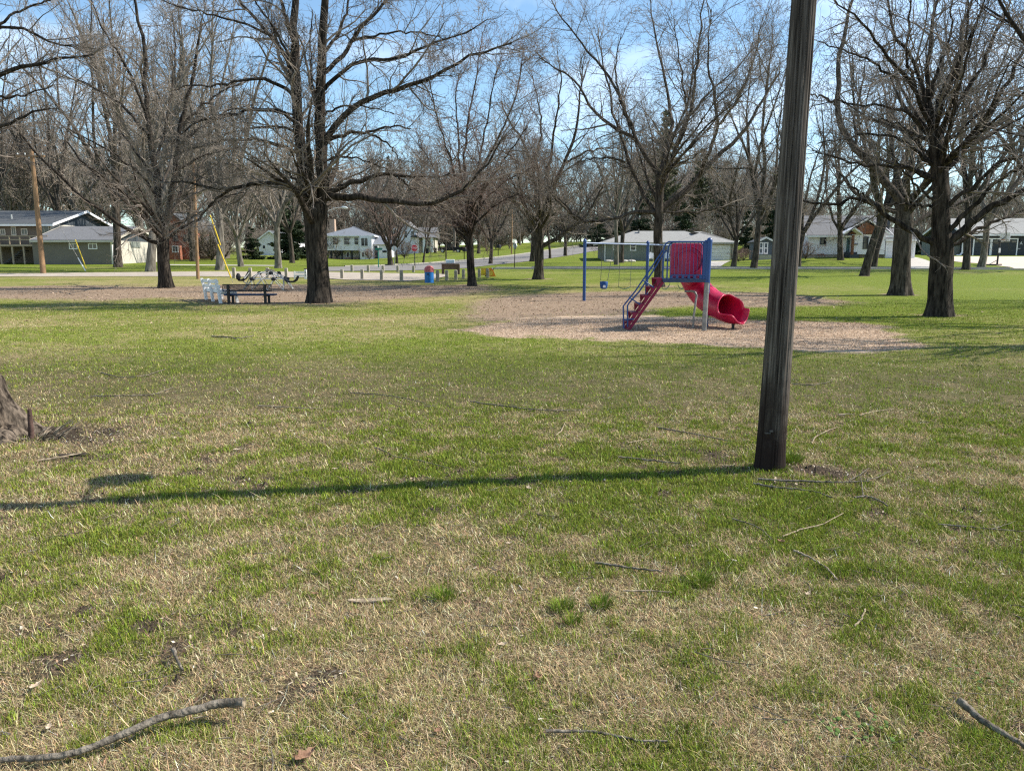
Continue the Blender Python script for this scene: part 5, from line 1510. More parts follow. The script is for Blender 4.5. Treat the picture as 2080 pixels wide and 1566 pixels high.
# ------------------------------------------------------------------ foreground pole
def big_pole():
    b = P(1563, 951); Y = b.y
    root = thing('wooden_pole', 'tall weathered cracked wooden pole standing in the lawn in the foreground', 'pole', b)
    top = at(1633, 0, Y + .02); d = (Vector(top) - b); d /= d.z
    K, S = 150, 120; H = 7.2
    zz = np.linspace(-.3, H, K); a = 2 * np.pi * np.arange(S) / S
    A, Z = np.meshgrid(a, zz)
    ux = A / (2 * np.pi) * 60
    wob = .5 * (fbm(Z * .35, A * 0 + 3, 5, 2) - .5)
    g1 = np.abs(vnoise(ux * .55 + wob * 2, Z * .28, 11) - .5) * 2          # broad checks
    g4 = np.abs(vnoise(ux * 1.25 + wob * 3, Z * .55, 17) - .5) * 2; g2 = vnoise(ux * 1.0, Z * 1.3, 12); g3 = vnoise(ux * .22 + wob, Z * .12, 13)
    crack = -.022 * (1 - sstep(0, .22, g1)) * sstep(.22, .5, g3 + .12 * g2) - .007 * (1 - sstep(0, .3, g4)) * sstep(.35, .6, g2)
    rr = .111 - .0115 * np.clip(Z, -1, 4) * .62 + crack + .005 * (g2 - .5) + .004 * (fbm(A * 2, Z * .6, 15, 3) - .5)
    rr *= 1 + .03 * np.sin(A * 2 + .8)
    rr += .012 * np.exp(-np.clip(Z, 0, 9) / .12)
    cx = b.x + d.x * Z; cy = b.y + d.y * Z
    V = np.stack([cx + rr * np.cos(A), cy + rr * np.sin(A), b.z + Z], -1).reshape(-1, 3)
    i = np.arange(K * S).reshape(K, S); j = np.roll(i, -1, 1)
    F = np.stack([i[:-1], j[:-1], j[1:], i[1:]], -1).reshape(-1, 4)
    m = bpy.data.materials.new('weathered_pole_wood'); m.use_nodes = True
    N = m.node_tree.nodes; L = m.node_tree.links; bs = N['Principled BSDF']; bs.inputs['Roughness'].default_value = .95; bs.inputs['Specular IOR Level'].default_value = .15
    tcn = N.new('ShaderNodeTexCoord')
    def nz(sc_, st, det=6, dist=0):
        mp_ = N.new('ShaderNodeMapping'); mp_.inputs['Scale'].default_value = st; L.new(tcn.outputs['Object'], mp_.inputs['Vector'])
        n = N.new('ShaderNodeTexNoise'); n.inputs['Scale'].default_value = sc_; n.inputs['Detail'].default_value = det; n.inputs['Distortion'].default_value = dist; n.inputs['Roughness'].default_value = .65
        L.new(mp_.outputs['Vector'], n.inputs['Vector']); return n.outputs['Fac']
    fib = nz(70, (1, 1, .025)); mid = nz(16, (1, 1, .05)); blot = nz(5, (1, 1, .7))
    r1 = N.new('ShaderNodeValToRGB'); e = r1.color_ramp.elements
    e[0].position = .38; e[0].color = (.014, .011, .009, 1); e[1].position = .63; e[1].color = (.195, .168, .142, 1)
    e2 = e.new(.5); e2.color = (.082, .068, .056, 1)
    ad = N.new('ShaderNodeMath'); ad.operation = 'ADD'; mu = N.new('ShaderNodeMath'); mu.operation = 'MULTIPLY'; mu.inputs[1].default_value = .55
    mu2 = N.new('ShaderNodeMath'); mu2.operation = 'MULTIPLY'; mu2.inputs[1].default_value = .45
    L.new(fib, mu.inputs[0]); L.new(mid, mu2.inputs[0]); L.new(mu.outputs[0], ad.inputs[0]); L.new(mu2.outputs[0], ad.inputs[1]); L.new(ad.outputs[0], r1.inputs['Fac'])
    # creosote-dark foot with blotches that thin out about a metre up
    sx = N.new('ShaderNodeSeparateXYZ'); L.new(tcn.outputs['Object'], sx.inputs[0])
    mr = N.new('ShaderNodeMapRange'); mr.inputs[1].default_value = 1.0; mr.inputs[2].default_value = .05; mr.inputs[3].default_value = 0; mr.inputs[4].default_value = .55
    L.new(sx.outputs['Z'], mr.inputs[0])
    ad2 = N.new('ShaderNodeMath'); ad2.operation = 'ADD'; L.new(mr.outputs[0], ad2.inputs[0]); L.new(blot, ad2.inputs[1])
    r2 = N.new('ShaderNodeValToRGB'); r2.color_ramp.elements[0].position = .62; r2.color_ramp.elements[1].position = .92
    L.new(ad2.outputs[0], r2.inputs['Fac'])
    mxx = N.new('ShaderNodeMixRGB'); mxx.inputs['Color2'].default_value = (.024, .016, .0135, 1); L.new(r2.outputs['Color'], mxx.inputs['Fac']); L.new(r1.outputs['Color'], mxx.inputs['Color1'])
    L.new(mxx.outputs['Color'], bs.inputs['Base Color'])
    bp = N.new('ShaderNodeBump'); bp.inputs['Strength'].default_value = .9; bp.inputs['Distance'].default_value = .006
    L.new(ad.outputs[0], bp.inputs['Height']); L.new(bp.outputs['Normal'], bs.inputs['Normal'])
    mesh_np('shaft', V, F, m, root)
    # old staples in the tarred foot
    for (px, py, w, h) in ((1567, 876, .012, .02), (1560, 880, .02, .012)):
        p = at(px, py, Y - .118); MB().box(p.x - w, p.x + w, p.y - .004, p.y + .02, p.z - h * .3, p.z + h * .3).build('staple', M['chain'], root)
    # lamp bracket above the picture: its head throws the separate dark patch on the lawn at the left
    ax = b + d * 4.75
    hd = MB(); e = Vector((ax.x - .1, ax.y + .55, ax.z))
    MB().tube([ax, ax + Vector((-.03, .25, .10)), e + Vector((0, -.12, .06))], .022, 8).build('bracket', M['steel'], root)
    hd.lathe((e.x, e.y, e.z - .12), [(.06, .26), (.13, .2), (.17, .06), (.17, 0), (.1, -.06)], 16); hd.build('lamp_head', M['steel'], root, smooth=True)
big_pole()

# ------------------------------------------------------------------ utility poles, guys, wires
def util_pole(name, label, px, py, Y, wpx, toppx, topx, mat='pole_tan', arm=True, group='wooden utility poles'):
    b = P(px, py) if Y is None else B(px, Y)
    root = thing(name, label, 'pole', b, group)
    t = at(topx, toppx, b.y); r = wpx * .5 * b.y / FPX
    MB().tube([b - Vector((0, 0, .5)), b.lerp(t, .5), t], [r * 1.1, r * .95, r * .75], 12).build('shaft', M[mat], root, smooth=True)
    if arm:
        c = t - Vector((0, 0, .5)); MB().box(c.x - 1.1, c.x + 1.1, c.y - r - .12, c.y - r * .6, c.z - .06, c.z + .06).build('crossarm', M[mat], root)
        for dx in (-1, -.4, .4, 1): MB().lathe((c.x + dx, c.y - r - .05, c.z + .06), [(.03, 0), (.05, .06), (.04, .14), (.02, .18)], 8).build('insulator', M['sign_back'], root)
    return b, t
b1, t1 = util_pole('utility_pole', 'orange tan utility pole at the lane, in front of the split level house', 88, 556, None, 9.5, 305, 64)
b2, t2 = util_pole('utility_pole', 'thin tan utility pole at the lane edge, left of the white bench', 402, 567, None, 6.3, 330, 393, arm=False)
b3, t3 = util_pole('utility_pole', 'slim dark utility pole behind the brown notice board', 906, 531, None, 2.6, 440, 905.5, mat='bark_mid', arm=False)
b4, t4 = util_pole('utility_pole', 'slim reddish utility pole on the far lawn by the climbing street', 1039, 516, None, 2.6, 425, 1040.5, arm=False)

def guy(label, lo, hi, Y, split, c1='steel', c2='yellow', w=.045):
    a = P(*lo) if Y is None else B(lo[0], Y); t = at(hi[0], hi[1], a.y)
    r = thing('guy_wire', label, 'guy wire', a, 'guy wires of the utility poles')
    MB().tube([a - (t - a).normalized() * .3, t], .012, 6).build('wire', M['steel'], r)
    s0, s1 = split
    MB().tube([a.lerp(t, s0), a.lerp(t, s1)], w, 8).build('guard', M[c2], r)
guy('long yellow guard on the guy wire right of the orange tan pole', (176, 548), (118, 395), None, (.02, .40))
guy('short white guard low on the guy wire right of the orange tan pole', (175, 553), (110, 440), None, (.02, .26), c2='white')
guy('long yellow guard that starts high, between the thin pole and the pale street tree', (468, 540), (408, 383), 56, (.36, .70), w=.045)
guy('yellow guard that runs down to the ground, behind the white bench', (473, 574), (420, 440), None, (.07, .58), w=.045)

def wire(label, a, b, sag):
    pts = [Vector(a).lerp(Vector(b), k / 24) - Vector((0, 0, sag * 4 * (k / 24) * (1 - k / 24))) for k in range(25)]
    o = thing('power_line', label, 'power line', pts[0], 'power lines')
    MB().tube(pts, .013, 5).build('wire', M['black_metal'], o)
for k, dx in enumerate((-1.0, 1.0)):
    wire(['upper cable from the orange tan pole to the thin tan pole', 'second cable from the orange tan pole to the thin tan pole'][k], t1 + Vector((dx, -.2, -.35)), t2 + Vector((0, 0, -.2 - .5 * k)), .5)
wire('cable from the orange tan pole out of view to the left', t1 + Vector((0, -.2, -1.6)), t1 + Vector((-30, -2, -2.4)), .5)
wire('cable from the thin tan pole to the slim dark pole', t2 - Vector((0, 0, .3)), t3, .9)
for k, (za, zb) in enumerate(((441.5, 441), (449.5, 449))):
    wire(['upper wire crossing in front of the roof of the white bungalow', 'lower wire crossing in front of the roof of the white bungalow'][k], at(1500, za + 2, 84), at(2120, zb, 84), .15)

def cobra():
    b = B(662, 66); r = thing('street_lamp', 'grey street lamp whose arm reaches right from behind the wide trunk', 'street lamp', b)
    t = at(662, 433, 66)
    MB().tube([b - Vector((0, 0, .3)), t], [.11, .07], 10).build('pole', M['steel'], r)
    MB().tube([t, at(668, 428, 66), at(680, 423.5, 66), at(694, 422, 66)], .045, 8).build('arm', M['steel_pale'], r)
    c = at(700, 422.3, 66); m = MB(); m.tube([at(693, 421.8, 66), at(697, 421.8, 66), at(703, 422.6, 66), at(706, 423.2, 66)], [.06, .13, .12, .05], 10); m.build('lamp_head', M['sign_back'], r, smooth=True)
cobra()

# ------------------------------------------------------------------ bollards, bin, boards
def bollard(px, py, Y, label, top, group):
    b = P(px, py) if Y is None else B(px, Y)
    t = at(px, top, b.y); h = max(.55, t.z - b.z)
    r = thing('bollard', label, 'bollard', b, group); m = MB(); s = .105
    m.prism([(b.x - s, b.y - s, b.z - .3), (b.x + s, b.y - s, b.z - .3), (b.x + s, b.y + s, b.z - .3), (b.x - s, b.y + s, b.z - .3)], (0, 0, h + .27))
    o = m.build('post', M['concrete_post'], r, bevel=.025)
    MB().prism([(b.x - s * .8, b.y - s * .8, b.z + h - .031), (b.x + s * .8, b.y - s * .8, b.z + h - .031), (b.x + s * .8, b.y + s * .8, b.z + h - .031), (b.x - s * .8, b.y + s * .8, b.z + h - .031)], (0, 0, .03)).build('cap', M['concrete'], r, bevel=.01)
G1, G2 = 'front row of squared posts along the gravel lane', 'rear row of squared posts behind the gravel lane'
for px, py, tp, lab in ((476, 565.5, 543.5, 'squared post behind the left seat of the dome climber'), (509, 565, 544, 'squared post rising behind the left half of the dome climber'), (544, 565, 544, 'squared post behind the top of the dome climber'),
                        (582, 564, 544.5, 'squared post behind the right seat of the dome climber'), (695, 567, 547, 'front row post, first one right of the wide trunk'), (736, 568, 547, 'front row post, second one right of the wide trunk'),
                        (775.5, 570, 548, 'front row post, third one right of the wide trunk'), (815.5, 571.5, 548.5, 'front row post, fourth right of the wide trunk and last before the barrel'), (889, 572, 549, 'front row post just right of the blue barrel'),
                        (907.5, 569.5, 549, 'front row post under the left leg of the notice board'), (926, 568.5, 548.5, 'front row post under the right leg of the notice board'), (941.5, 566.5, 547, 'front row post just left of the slim black trunk'),
                        (973.5, 564.5, 546.5, 'squared post just right of the slim black trunk'), (990.5, 564, 546, 'squared post between the yellow and orange panels')):
    bollard(px, py, None, lab, tp, G1)
for px, py, tp, lab in ((715, 552.3, 538, 'rear row post, first right of the wide trunk'), (748, 552.5, 538.7, 'rear row post, second right of the wide trunk'), (778, 552.8, 539.3, 'rear row post in line with the round bushy tree'),
                        (808, 553, 540, 'rear row post below the round white sign back'), (840, 553.4, 541, 'rear row post below the stop sign')):
    bollard(px, py, None, lab, tp, G2)

def barrel():
    b = P(872, 574.6); k = b.y / FPX; r = .5 * 18.5 * k
    root = thing('trash_barrel', 'blue trash barrel with faded red domed lid near the gravel lane', 'trash can', b)
    h = 22.5 * k
    prof = [(r, -.05)]
    for z in np.linspace(0, h, 25): prof.append((r * (1 + .018 * (abs(z / h - .36) < .03) + .018 * (abs(z / h - .7) < .03)), z))
    MB().lathe(b, prof, 28).build('barrel', M['barrel_blue'], root, smooth=True)
    R0 = r * 1.06; lid = [(R0, h - .03), (R0, h + .1)] + [(R0 * math.cos(a), h + .1 + R0 * .86 * math.sin(a)) for a in np.linspace(.1, 1.5, 9)]
    l = MB().lathe(b, lid, 28).build('lid', M['lid_pink'], root, smooth=True)
    MB().prism([(b.x - .13, b.y - R0 * 1.02, b.z + h + .12), (b.x + .13, b.y - R0 * 1.02, b.z + h + .12), (b.x + .11, b.y - R0 * .80, b.z + h + .34), (b.x - .11, b.y - R0 * .80, b.z + h + .34)], (0, .05, 0)).build('flap', M['lid_pink'], l)
    MB().box(b.x - .09, b.x + .03, b.y - r * 1.03, b.y - r * .95, b.z + h * .70, b.z + h * .80).build('sticker', M['black_metal'], root)
barrel()

def notice():
    Y = P(915, 557.5).y; b = B(915, Y)
    r = thing('notice_board', 'brown board on two posts with a pale panel on top, beside the gravel lane', 'notice board', b)
    for a in (899.5, 931):
        q = Xp(a, Y); MB().box(q - .1, q + .1, Y - .1, Y + .1, b.z - .3, Zp(537.5, Y)).build('post', M['brown_board'], r)
    MB().box(Xp(902, Y), Xp(928.5, Y), Y - .14, Y - .105, Zp(547.5, Y), Zp(537.5, Y)).build('board', M['brown_board'], r)
    MB().box(Xp(897, Y), Xp(933, Y), Y - .28, Y + .2, Zp(537.4, Y), Zp(535.8, Y)).build('cap', M['brown_board'], r)
    p = MB().box(Xp(905, Y), Xp(924, Y), Y - .03, Y + .03, Zp(535.7, Y), Zp(527.2, Y)).build('panel', M['white'], r, bevel=.08)
    for k in range(5):
        q = Xp(908 + k * 3.2, Y); MB().box(q - .045, q + .045, Y - .045, Y - .031, Zp(534.3, Y), Zp(529, Y)).build('stripe', nm_blue, p)
nm_blue = nmat('pale_blue_print', (.42, .60, .72), rough=.5, var=.1, scale=8)
notice()

def panels():
    Y = P(990, 563).y + .8
    q = B(990, Y); z0 = q.z
    r = thing('play_barrier', 'yellow and orange plastic barrier with a sloping right side beyond the slim black trunk', 'barrier', q)
    MB().prism([(Xp(974.5, Y), Y, Zp(559.5, Y)), (Xp(986.5, Y), Y, Zp(559.5, Y)), (Xp(986.5, Y), Y, Zp(545, Y)), (Xp(978, Y), Y, Zp(545, Y))], (0, .06, 0)).build('yellow_panel', M['yellow_faded'], r)
    MB().tube([(Xp(980.3, Y), Y - .04, Zp(553, Y)), (Xp(980.3, Y), Y + .005, Zp(553, Y))], .16, 14).build('round_hole', M['yellow'], r)
    MB().prism([(Xp(991.5, Y), Y - .05, Zp(562.5, Y)), (Xp(1007.5, Y), Y - .05, Zp(563.2, Y)), (Xp(1000, Y), Y - .05, Zp(544.2, Y)), (Xp(991.5, Y), Y - .05, Zp(544.6, Y))], (0, .06, 0)).build('orange_panel', M['orange'], r)
    MB().tube([(Xp(996.5, Y), Y - .09, Zp(555, Y)), (Xp(996.5, Y), Y - .04, Zp(555, Y))], .19, 14).build('round_patch', M['yellow_faded'], r)
    MB().box(Xp(966, Y), Xp(1001, Y), Y + .065, Y + .13, Zp(546.2, Y), Zp(544.6, Y)).build('top_rail', M['brown_board'], r)
    MB().box(Xp(999, Y), Xp(1000.8, Y), Y - .09, Y - .051, Zp(547.5, Y), Zp(543.6, Y)).build('white_corner', M['white'], r)
    for a in (986, 1001): MB().box(Xp(a, Y) - .05, Xp(a, Y) + .05, Y + .14, Y + .24, z0 - .3, Zp(545, Y)).build('post', M['brown_board'], r)
panels()

def white_boards():
    Y = P(620, 567).y
    q = B(612, Y)
    r = thing('plank_barrier', 'white plank barrier with a slotted end post, left of the wide trunk', 'barrier', q)
    for za, zb in ((551.5, 556), (558.2, 562.5)):
        MB().box(Xp(595, Y), Xp(660, Y), Y - .03, Y + .03, Zp(zb, Y), Zp(za, Y)).build('plank', M['white'], r)
    po = MB().box(Xp(617.5, Y), Xp(622.2, Y), Y - .14, Y - .035, q.z - .3, Zp(547.5, Y)).build('post', M['white'], r)
    MB().box(Xp(617.2, Y), Xp(622.5, Y), Y - .15, Y - .02, Zp(547.4, Y), Zp(545.6, Y)).build('cap', M['brown_board'], po)
    for zz in (553.5, 559.5): MB().box(Xp(619, Y), Xp(621, Y), Y - .155, Y - .135, Zp(zz + 1, Y), Zp(zz - 1, Y)).build('slot', M['black_metal'], po)
    MB().box(Xp(596, Y), Xp(598, Y), Y - .1, Y - .035, q.z - .3, Zp(551, Y)).build('post', M['white'], r)
white_boards()

# ------------------------------------------------------------------ road signs, mailboxes, hoop
def octagon(c, R_, y, th):
    return [(c[0] + R_ * math.cos(R(22.5 + 45 * k)), y, c[2] + R_ * math.sin(R(22.5 + 45 * k))) for k in range(8)], (0, th, 0)

def signs():
    Y = P(842.5, 545.3).y; b = B(842.5, Y)
    r = thing('stop_sign', 'red stop sign on a dark post at the street corner', 'road sign', b)
    MB().tube([b - Vector((0, 0, .3)), at(842, 498, Y)], .045, 8).build('post', M['black_metal'], r)
    c = at(842, 504.2, Y); y = Y - .07
    MB().prism(*octagon(c, 7.4 * Y / FPX, y, .012)).build('border', M['white'], r)
    MB().prism(*octagon(c, 6.7 * Y / FPX, y - .010, .009)).build('face', M['sign_red'], r)
    text_mesh('STOP', 5.4 * Y / FPX, 'lettering', M['white'], r, (c.x, y - .014, c.z), (R(90), 0, 0), .002)
    Y = P(801, 541).y + 3; b = B(801, Y)
    r = thing('stop_sign', 'back of a pale octagonal sign on a thin post, left of the red stop sign', 'road sign', b)
    MB().tube([b - Vector((0, 0, .3)), at(801, 500, Y)], .04, 8).build('post', M['steel'], r)
    MB().prism(*octagon(at(800.5, 505.2, Y), 5.6 * Y / FPX, Y + .05, .012)).build('plate', M['sign_back'], r)
    b = B(768.5, 76); r = thing('street_name_sign', 'green street name blade on a dark green post before the white two storey house', 'road sign', b)
    MB().tube([b - Vector((0, 0, .3)), at(768, 504, 76)], .05, 8).build('post', M['sign_green'], r)
    c = at(768, 506, 76); MB().box(c.x - .32, c.x + .42, 75.96, 76.0, c.z - .1, c.z + .1).build('blade', M['sign_green'], r)
    MB().box(c.x - .02, c.x + .02, 75.7, 76.3, c.z + .12, c.z + .3).build('blade', M['sign_back'], r)
    Y = P(1045, 544.5).y; b = B(1045, Y)
    r = thing('diamond_sign', 'back of a pale diamond road sign seen at a slant beside the climbing street', 'road sign', b)
    MB().tube([b - Vector((0, 0, .3)), at(1046, 492, Y)], .04, 8).build('post', M['bark_dark'], r)
    c = at(1046, 499.7, Y); k = Y / FPX; h = 8.8 * k; w = 4.4 * k
    MB().prism([(c.x - w, c.y + .1 + w, c.z), (c.x, c.y + .06, c.z - h), (c.x + w, c.y + .06 - w, c.z), (c.x, c.y + .06, c.z + h)], (.015, .012, 0)).build('plate', M['sign_back'], r)
signs()

def mailbox(px, py, Y, label, s=1.0, m='black_metal'):
    b = P(px, py) if Y is None else B(px, Y)
    r = thing('mailbox', label, 'mailbox', b, 'mailboxes along the street')
    MB().box(b.x - .06, b.x + .06, b.y - .06, b.y + .06, b.z - .3, b.z + 1.0 * s).build('post', M['bark_dark'], r)
    pr = [(b.x - .2 * s, b.y - .3, b.z + 1.0 * s), (b.x + .2 * s, b.y - .3, b.z + 1.0 * s)] + [(b.x + .2 * s * math.cos(a), b.y - .3, b.z + 1.28 * s + .2 * s * math.sin(a)) for a in np.linspace(0, math.pi, 9)]
    MB().prism(pr, (.25, .6, 0)).build('box', M[m], r)
    MB().box(b.x + .21 * s, b.x + .24 * s, b.y - .1, b.y - .05, b.z + 1.3 * s, b.z + 1.55 * s).build('flag', M['sign_red'], r)
mailbox(1012, 519, None, 'dark mailbox on a post where the climbing street bends', 1.2)
mailbox(943, 528, None, 'dark mailbox on the near verge below the black pickup', 1.2)
for px in (1157, 1160.5): pass

def hoop():
    b = B(2026, 81); r = thing('basketball_hoop', 'black basketball hoop pole with edge on board beside the tan driveway', 'basketball hoop', b)
    t = at(2031, 490, 81)
    MB().tube([b - Vector((0, 0, .1)), t], .09, 8).build('pole', M['black_metal'], r)
    MB().bar(b + Vector((-.9, 0, .05)), b + Vector((0, 0, .55)), .06).build('brace', M['steel'], r)
    MB().box(b.x - 1.0, b.x + .3, b.y - .35, b.y + .35, b.z - .05, b.z + .12).build('base', M['black_metal'], r)
    a = at(2041, 482, 81); MB().bar(t, a, .07).build('arm', M['black_metal'], r)
    MB().box(a.x, a.x + .06, a.y - .8, a.y + .8, a.z - .45, a.z + .45).build('backboard', M['white'], r)
    m = MB(); m.tube([(a.x - .25 + .22 * math.cos(k * .524), a.y + .22 * math.sin(k * .524), a.z - .3) for k in range(13)], .015, 5); m.build('rim', M['orange'], r)
    m = MB(); w = at(2029, 509, 81); m.box(w.x - .1, w.x + .1, w.y - .14, w.y - .08, w.z - .25, w.z + .25); m.build('height_gauge', M['white'], r)
hoop()

def pickup():
    Y = 158.0; x0, x1 = Xp(891, Y), Xp(941, Y); b = B(916, Y); g = b.z
    r = thing('pickup_truck', 'black pickup truck parked on the slope behind the slim black trunk', 'pickup truck', b)
    L_ = x1 - x0; w = 1.9
    pr = [(0, .45), (0, 1.0), (.06, 1.12), (.30, 1.16), (.385, 1.75), (.60, 1.78), (.635, 1.15), (1.0, 1.15), (1.0, .5)]
    MB().prism([(x0 + a * L_, Y - w / 2, g + z) for a, z in pr], (0, w, 0)).build('body', M['truck'], r, bevel=.06)
    for a0, a1 in ((.345, .46), (.475, .60)):
        MB().prism([(x0 + a0 * L_, Y - w / 2 - .02, g + 1.2), (x0 + a1 * L_, Y - w / 2 - .02, g + 1.2), (x0 + (a1 - .01) * L_, Y - w / 2 - .02, g + 1.64), (x0 + (a0 + .045 if a0 < .4 else a0) * L_, Y - w / 2 - .02, g + 1.64)], (0, .03, 0)).build('side_window', M['glass'], r)
    for a in (.17, .80):
        for yy in (Y - w / 2 - .02, Y + w / 2 - .2):
            c = (x0 + a * L_, yy, g + .40)
            wh = MB().tube([(c[0], c[1], c[2]), (c[0], c[1] + .22, c[2])], .41, 20).build('wheel', M['rubber'], r)
            MB().tube([(c[0], c[1] - .02, c[2]), (c[0], c[1] + .1, c[2])], .24, 16).build('rim', M['chrome'], wh)
    MB().box(x0 - .05, x0 + .05, Y - .9, Y + .9, g + .42, g + .62).build('bumper', M['chrome'], r)
    MB().box(x1 - .03, x1 + .03, Y - w / 2 + .02, Y - w / 2 + .2, g + .8, g + 1.1).build('tail_lamp', M['sign_red'], r)
    MB().box(x0 - .02, x0 + .05, Y - w / 2 + .02, Y - w / 2 + .3, g + .85, g + 1.02).build('headlamp', M['sign_back'], r)
pickup()

# ------------------------------------------------------------------ benches
def white_bench():
    A = P(399, 612); Bq = P(443, 617.5)
    A = Vector((A.x, 32.6, 0)); Bq = Vector((Xp(443, 30.2), 30.2, 0))
    ax = (Bq - A); L_ = ax.length; ax.normalize(); fw = Vector((-ax.y, ax.x, 0))
    if fw.y < 0: fw = -fw                                   # faces away from the viewer
    def W(u, v, z): p = A + ax * u + fw * v; return Vector((p.x, p.y, tz(A.x, A.y) + z))
    r = thing('slatted_bench', 'white slatted plastic bench seen from behind at an angle, left of the navy bench', 'bench', W(0, 0, 0))
    back = MB()
    for z, v in ((.82, -.10), (.62, -.04), (.44, .02)):
        a, b = W(-.18, v, z), W(L_ + .12, v, z); back.bar(a, b, .045, .135, up=(0, 0, 1))
    back.build('backrest', M['white'], r)
    seat = MB()
    for v in (.12, .27, .42, .57): seat.bar(W(-.15, v, .43), W(L_ + .1, v, .43), .13, .045)
    seat.build('seat', M['white'], r)
    for u in (.12, L_ / 2, L_ - .05):
        s = MB()
        s.bar(W(u, .0, -.05), W(u, -.06, .5), .10, .20, up=ax); s.bar(W(u, -.06, .5), W(u, -.16, .92), .10, .11, up=ax)
        s.bar(W(u, .0, .36), W(u, .62, .38), .10, .10, up=ax); s.bar(W(u, .58, .4), W(u, .66, -.05), .10, .13, up=ax)
        s.bar(W(u, -.03, .34), W(u, .15, .52), .09, .09, up=ax)
        s.build('support_frame', M['white'], r)
white_bench()

def navy_bench():
    Y = P(500, 617.5).y; g = tz(Xp(500, Y), Y); x0, x1 = Xp(447, Y), Xp(549.5, Y)
    r = thing('mesh_bench', 'navy metal bench with black mesh back seen from behind, right of the white bench', 'bench', (Xp(500, Y), Y, g))
    def Z(py): return Zp(py, Y)
    for px in (459.5, 534.5):
        q = Xp(px, Y); l = MB(); l.box(q - .045, q + .045, Y - .05, Y + .04, g - .2, Z(577.5)); l.box(q - .04, q + .04, Y + .04, Y + .52, Z(600) - .05, Z(600)); l.box(q - .04, q + .04, Y + .40, Y + .48, g - .2, Z(600) - .05)
        l.build('leg', M['black_metal'], r)
    b = MB(); zt, zb = Z(579), Z(591.5); yb = Y + .06
    b.tube([(x0, yb, zb), (x0, yb, zt), (x1 - .05, yb, zt), (x1 - .05, yb, zb), (x0, yb, zb)], .022, 8)
    b.build('back_frame', M['black_metal'], r)
    mm = MB(); n = 44
    for k in range(-8, n + 9):
        for sg in (1, -1):
            xa = x0 + (x1 - x0) * k / n; dz = zt - zb; dx = dz * .45 * sg; a = Vector((xa, yb, zb)); e = Vector((xa + dx, yb, zt))
            if min(a.x, e.x) < x0 or max(a.x, e.x) > x1 - .05: continue
            mm.bar(a, e, .008, .012)
    mm.build('back_mesh', M['black_metal'], r)
    s = MB(); s.box(x0, x1 + .03, Y + .10, Y + .55, Z(601.3), Z(597.5)); s.build('seat', M['blue_dark'], r, bevel=.03)
navy_bench()

# ------------------------------------------------------------------ dome climber
def dome():
    Yc = P(545, 591).y + 1.2; c = B(543, Yc); k = Yc / FPX
    r = thing('dome_climber', 'grey pipe climbing dome with black seats, beyond the benches', 'climbing frame', c)
    Rx = 50 * k; H = Zp(549.5, Yc) - c.z
    rings = [(0, 1.0, 1), (.42, .86, 5), (.74, .56, 10), (1.0, .02, 10)]
    nodes = []
    for ri, (rr, hh, n) in enumerate(rings):
        row = []
        for j in range(n):
            a = 2 * math.pi * (j + (.5 if ri == 2 else 0) * 0) / n + .25 + (.31 if ri == 3 else 0)
            x, y = c.x + Rx * rr * math.cos(a), c.y + Rx * .95 * rr * math.sin(a)
            row.append(Vector((x, y, (tz(x, y) if ri == 3 else c.z) + H * hh)))
        nodes.append(row)
    segs = set()
    def link(p, q): segs.add((tuple(p), tuple(q)))
    for q in nodes[1]: link(nodes[0][0], q)
    for j in range(5): link(nodes[1][j], nodes[1][(j + 1) % 5])
    for q in nodes[2]:
        for p in sorted(nodes[1], key=lambda p: (p - q).length)[:2]: link(p, q)
    for j in range(10): link(nodes[2][j], nodes[2][(j + 1) % 10])
    for q in nodes[3]:
        for p in sorted(nodes[2], key=lambda p: (p - q).length)[:2]: link(p, q)
    m = MB()
    for p, q in segs: m.tube([p, q], .021, 7)
    m.build('pipe_frame', M['steel_pale'], r)
    for row in nodes[1:3]:
        for j, p in enumerate(row):
            if j % 2 == 0: MB().lathe((p.x, p.y, p.z - .09), [(.05, 0), (.12, .04), (.12, .13), (.05, .18)], 12).build('hand_disc', M['rubber'], r)
    for sx, px, py, w in ((-1, 494, 563, 1), (1, 592, 567, 1)):
        q = at(px, py, Yc - .4); s = MB(); sgn = sx
        pts = [(q.x - .34, q.z + .16), (q.x - .28, q.z - .02), (q.x - .12, q.z - .10), (q.x + .12, q.z - .10), (q.x + .28, q.z - .0), (q.x + .36, q.z + .18)]
        if sx < 0: pts = [(q.x - .22, q.z - .12), (q.x - .06, q.z - .14), (q.x + .12, q.z - .02), (q.x + .26, q.z + .2), (q.x + .34, q.z + .34)]
        low = [(a, z - .08) for a, z in reversed(pts)]
        s.prism([(a, q.y - .22, z) for a, z in pts + low], (0, .44, 0)); s.build('seat', M['rubber'], r, bevel=.03)
        MB().tube([(q.x - .1, q.y, q.z - .12), (q.x - .1 - .1 * sx, q.y + .4, q.z - .35)], .03, 7).build('seat_arm', M['steel_pale'], r)
    q = at(484, 563, Yc - .6); MB().lathe((q.x, q.y, q.z - .16), [(.04, 0), (.11, .06), (.13, .2), (.06, .36)], 12).build('seat', M['rubber'], r)
    # slide-like chute strips on the dome
    MB().bar(at(496, 566, Yc - .7), at(506, 553, Yc - .5), .10, .05).build('chute', M['steel_pale'], r)
    MB().bar(at(541, 546.5, Yc), at(557, 550, Yc - .3), .12, .06).build('chute', M['deck_wood'], r)
dome()

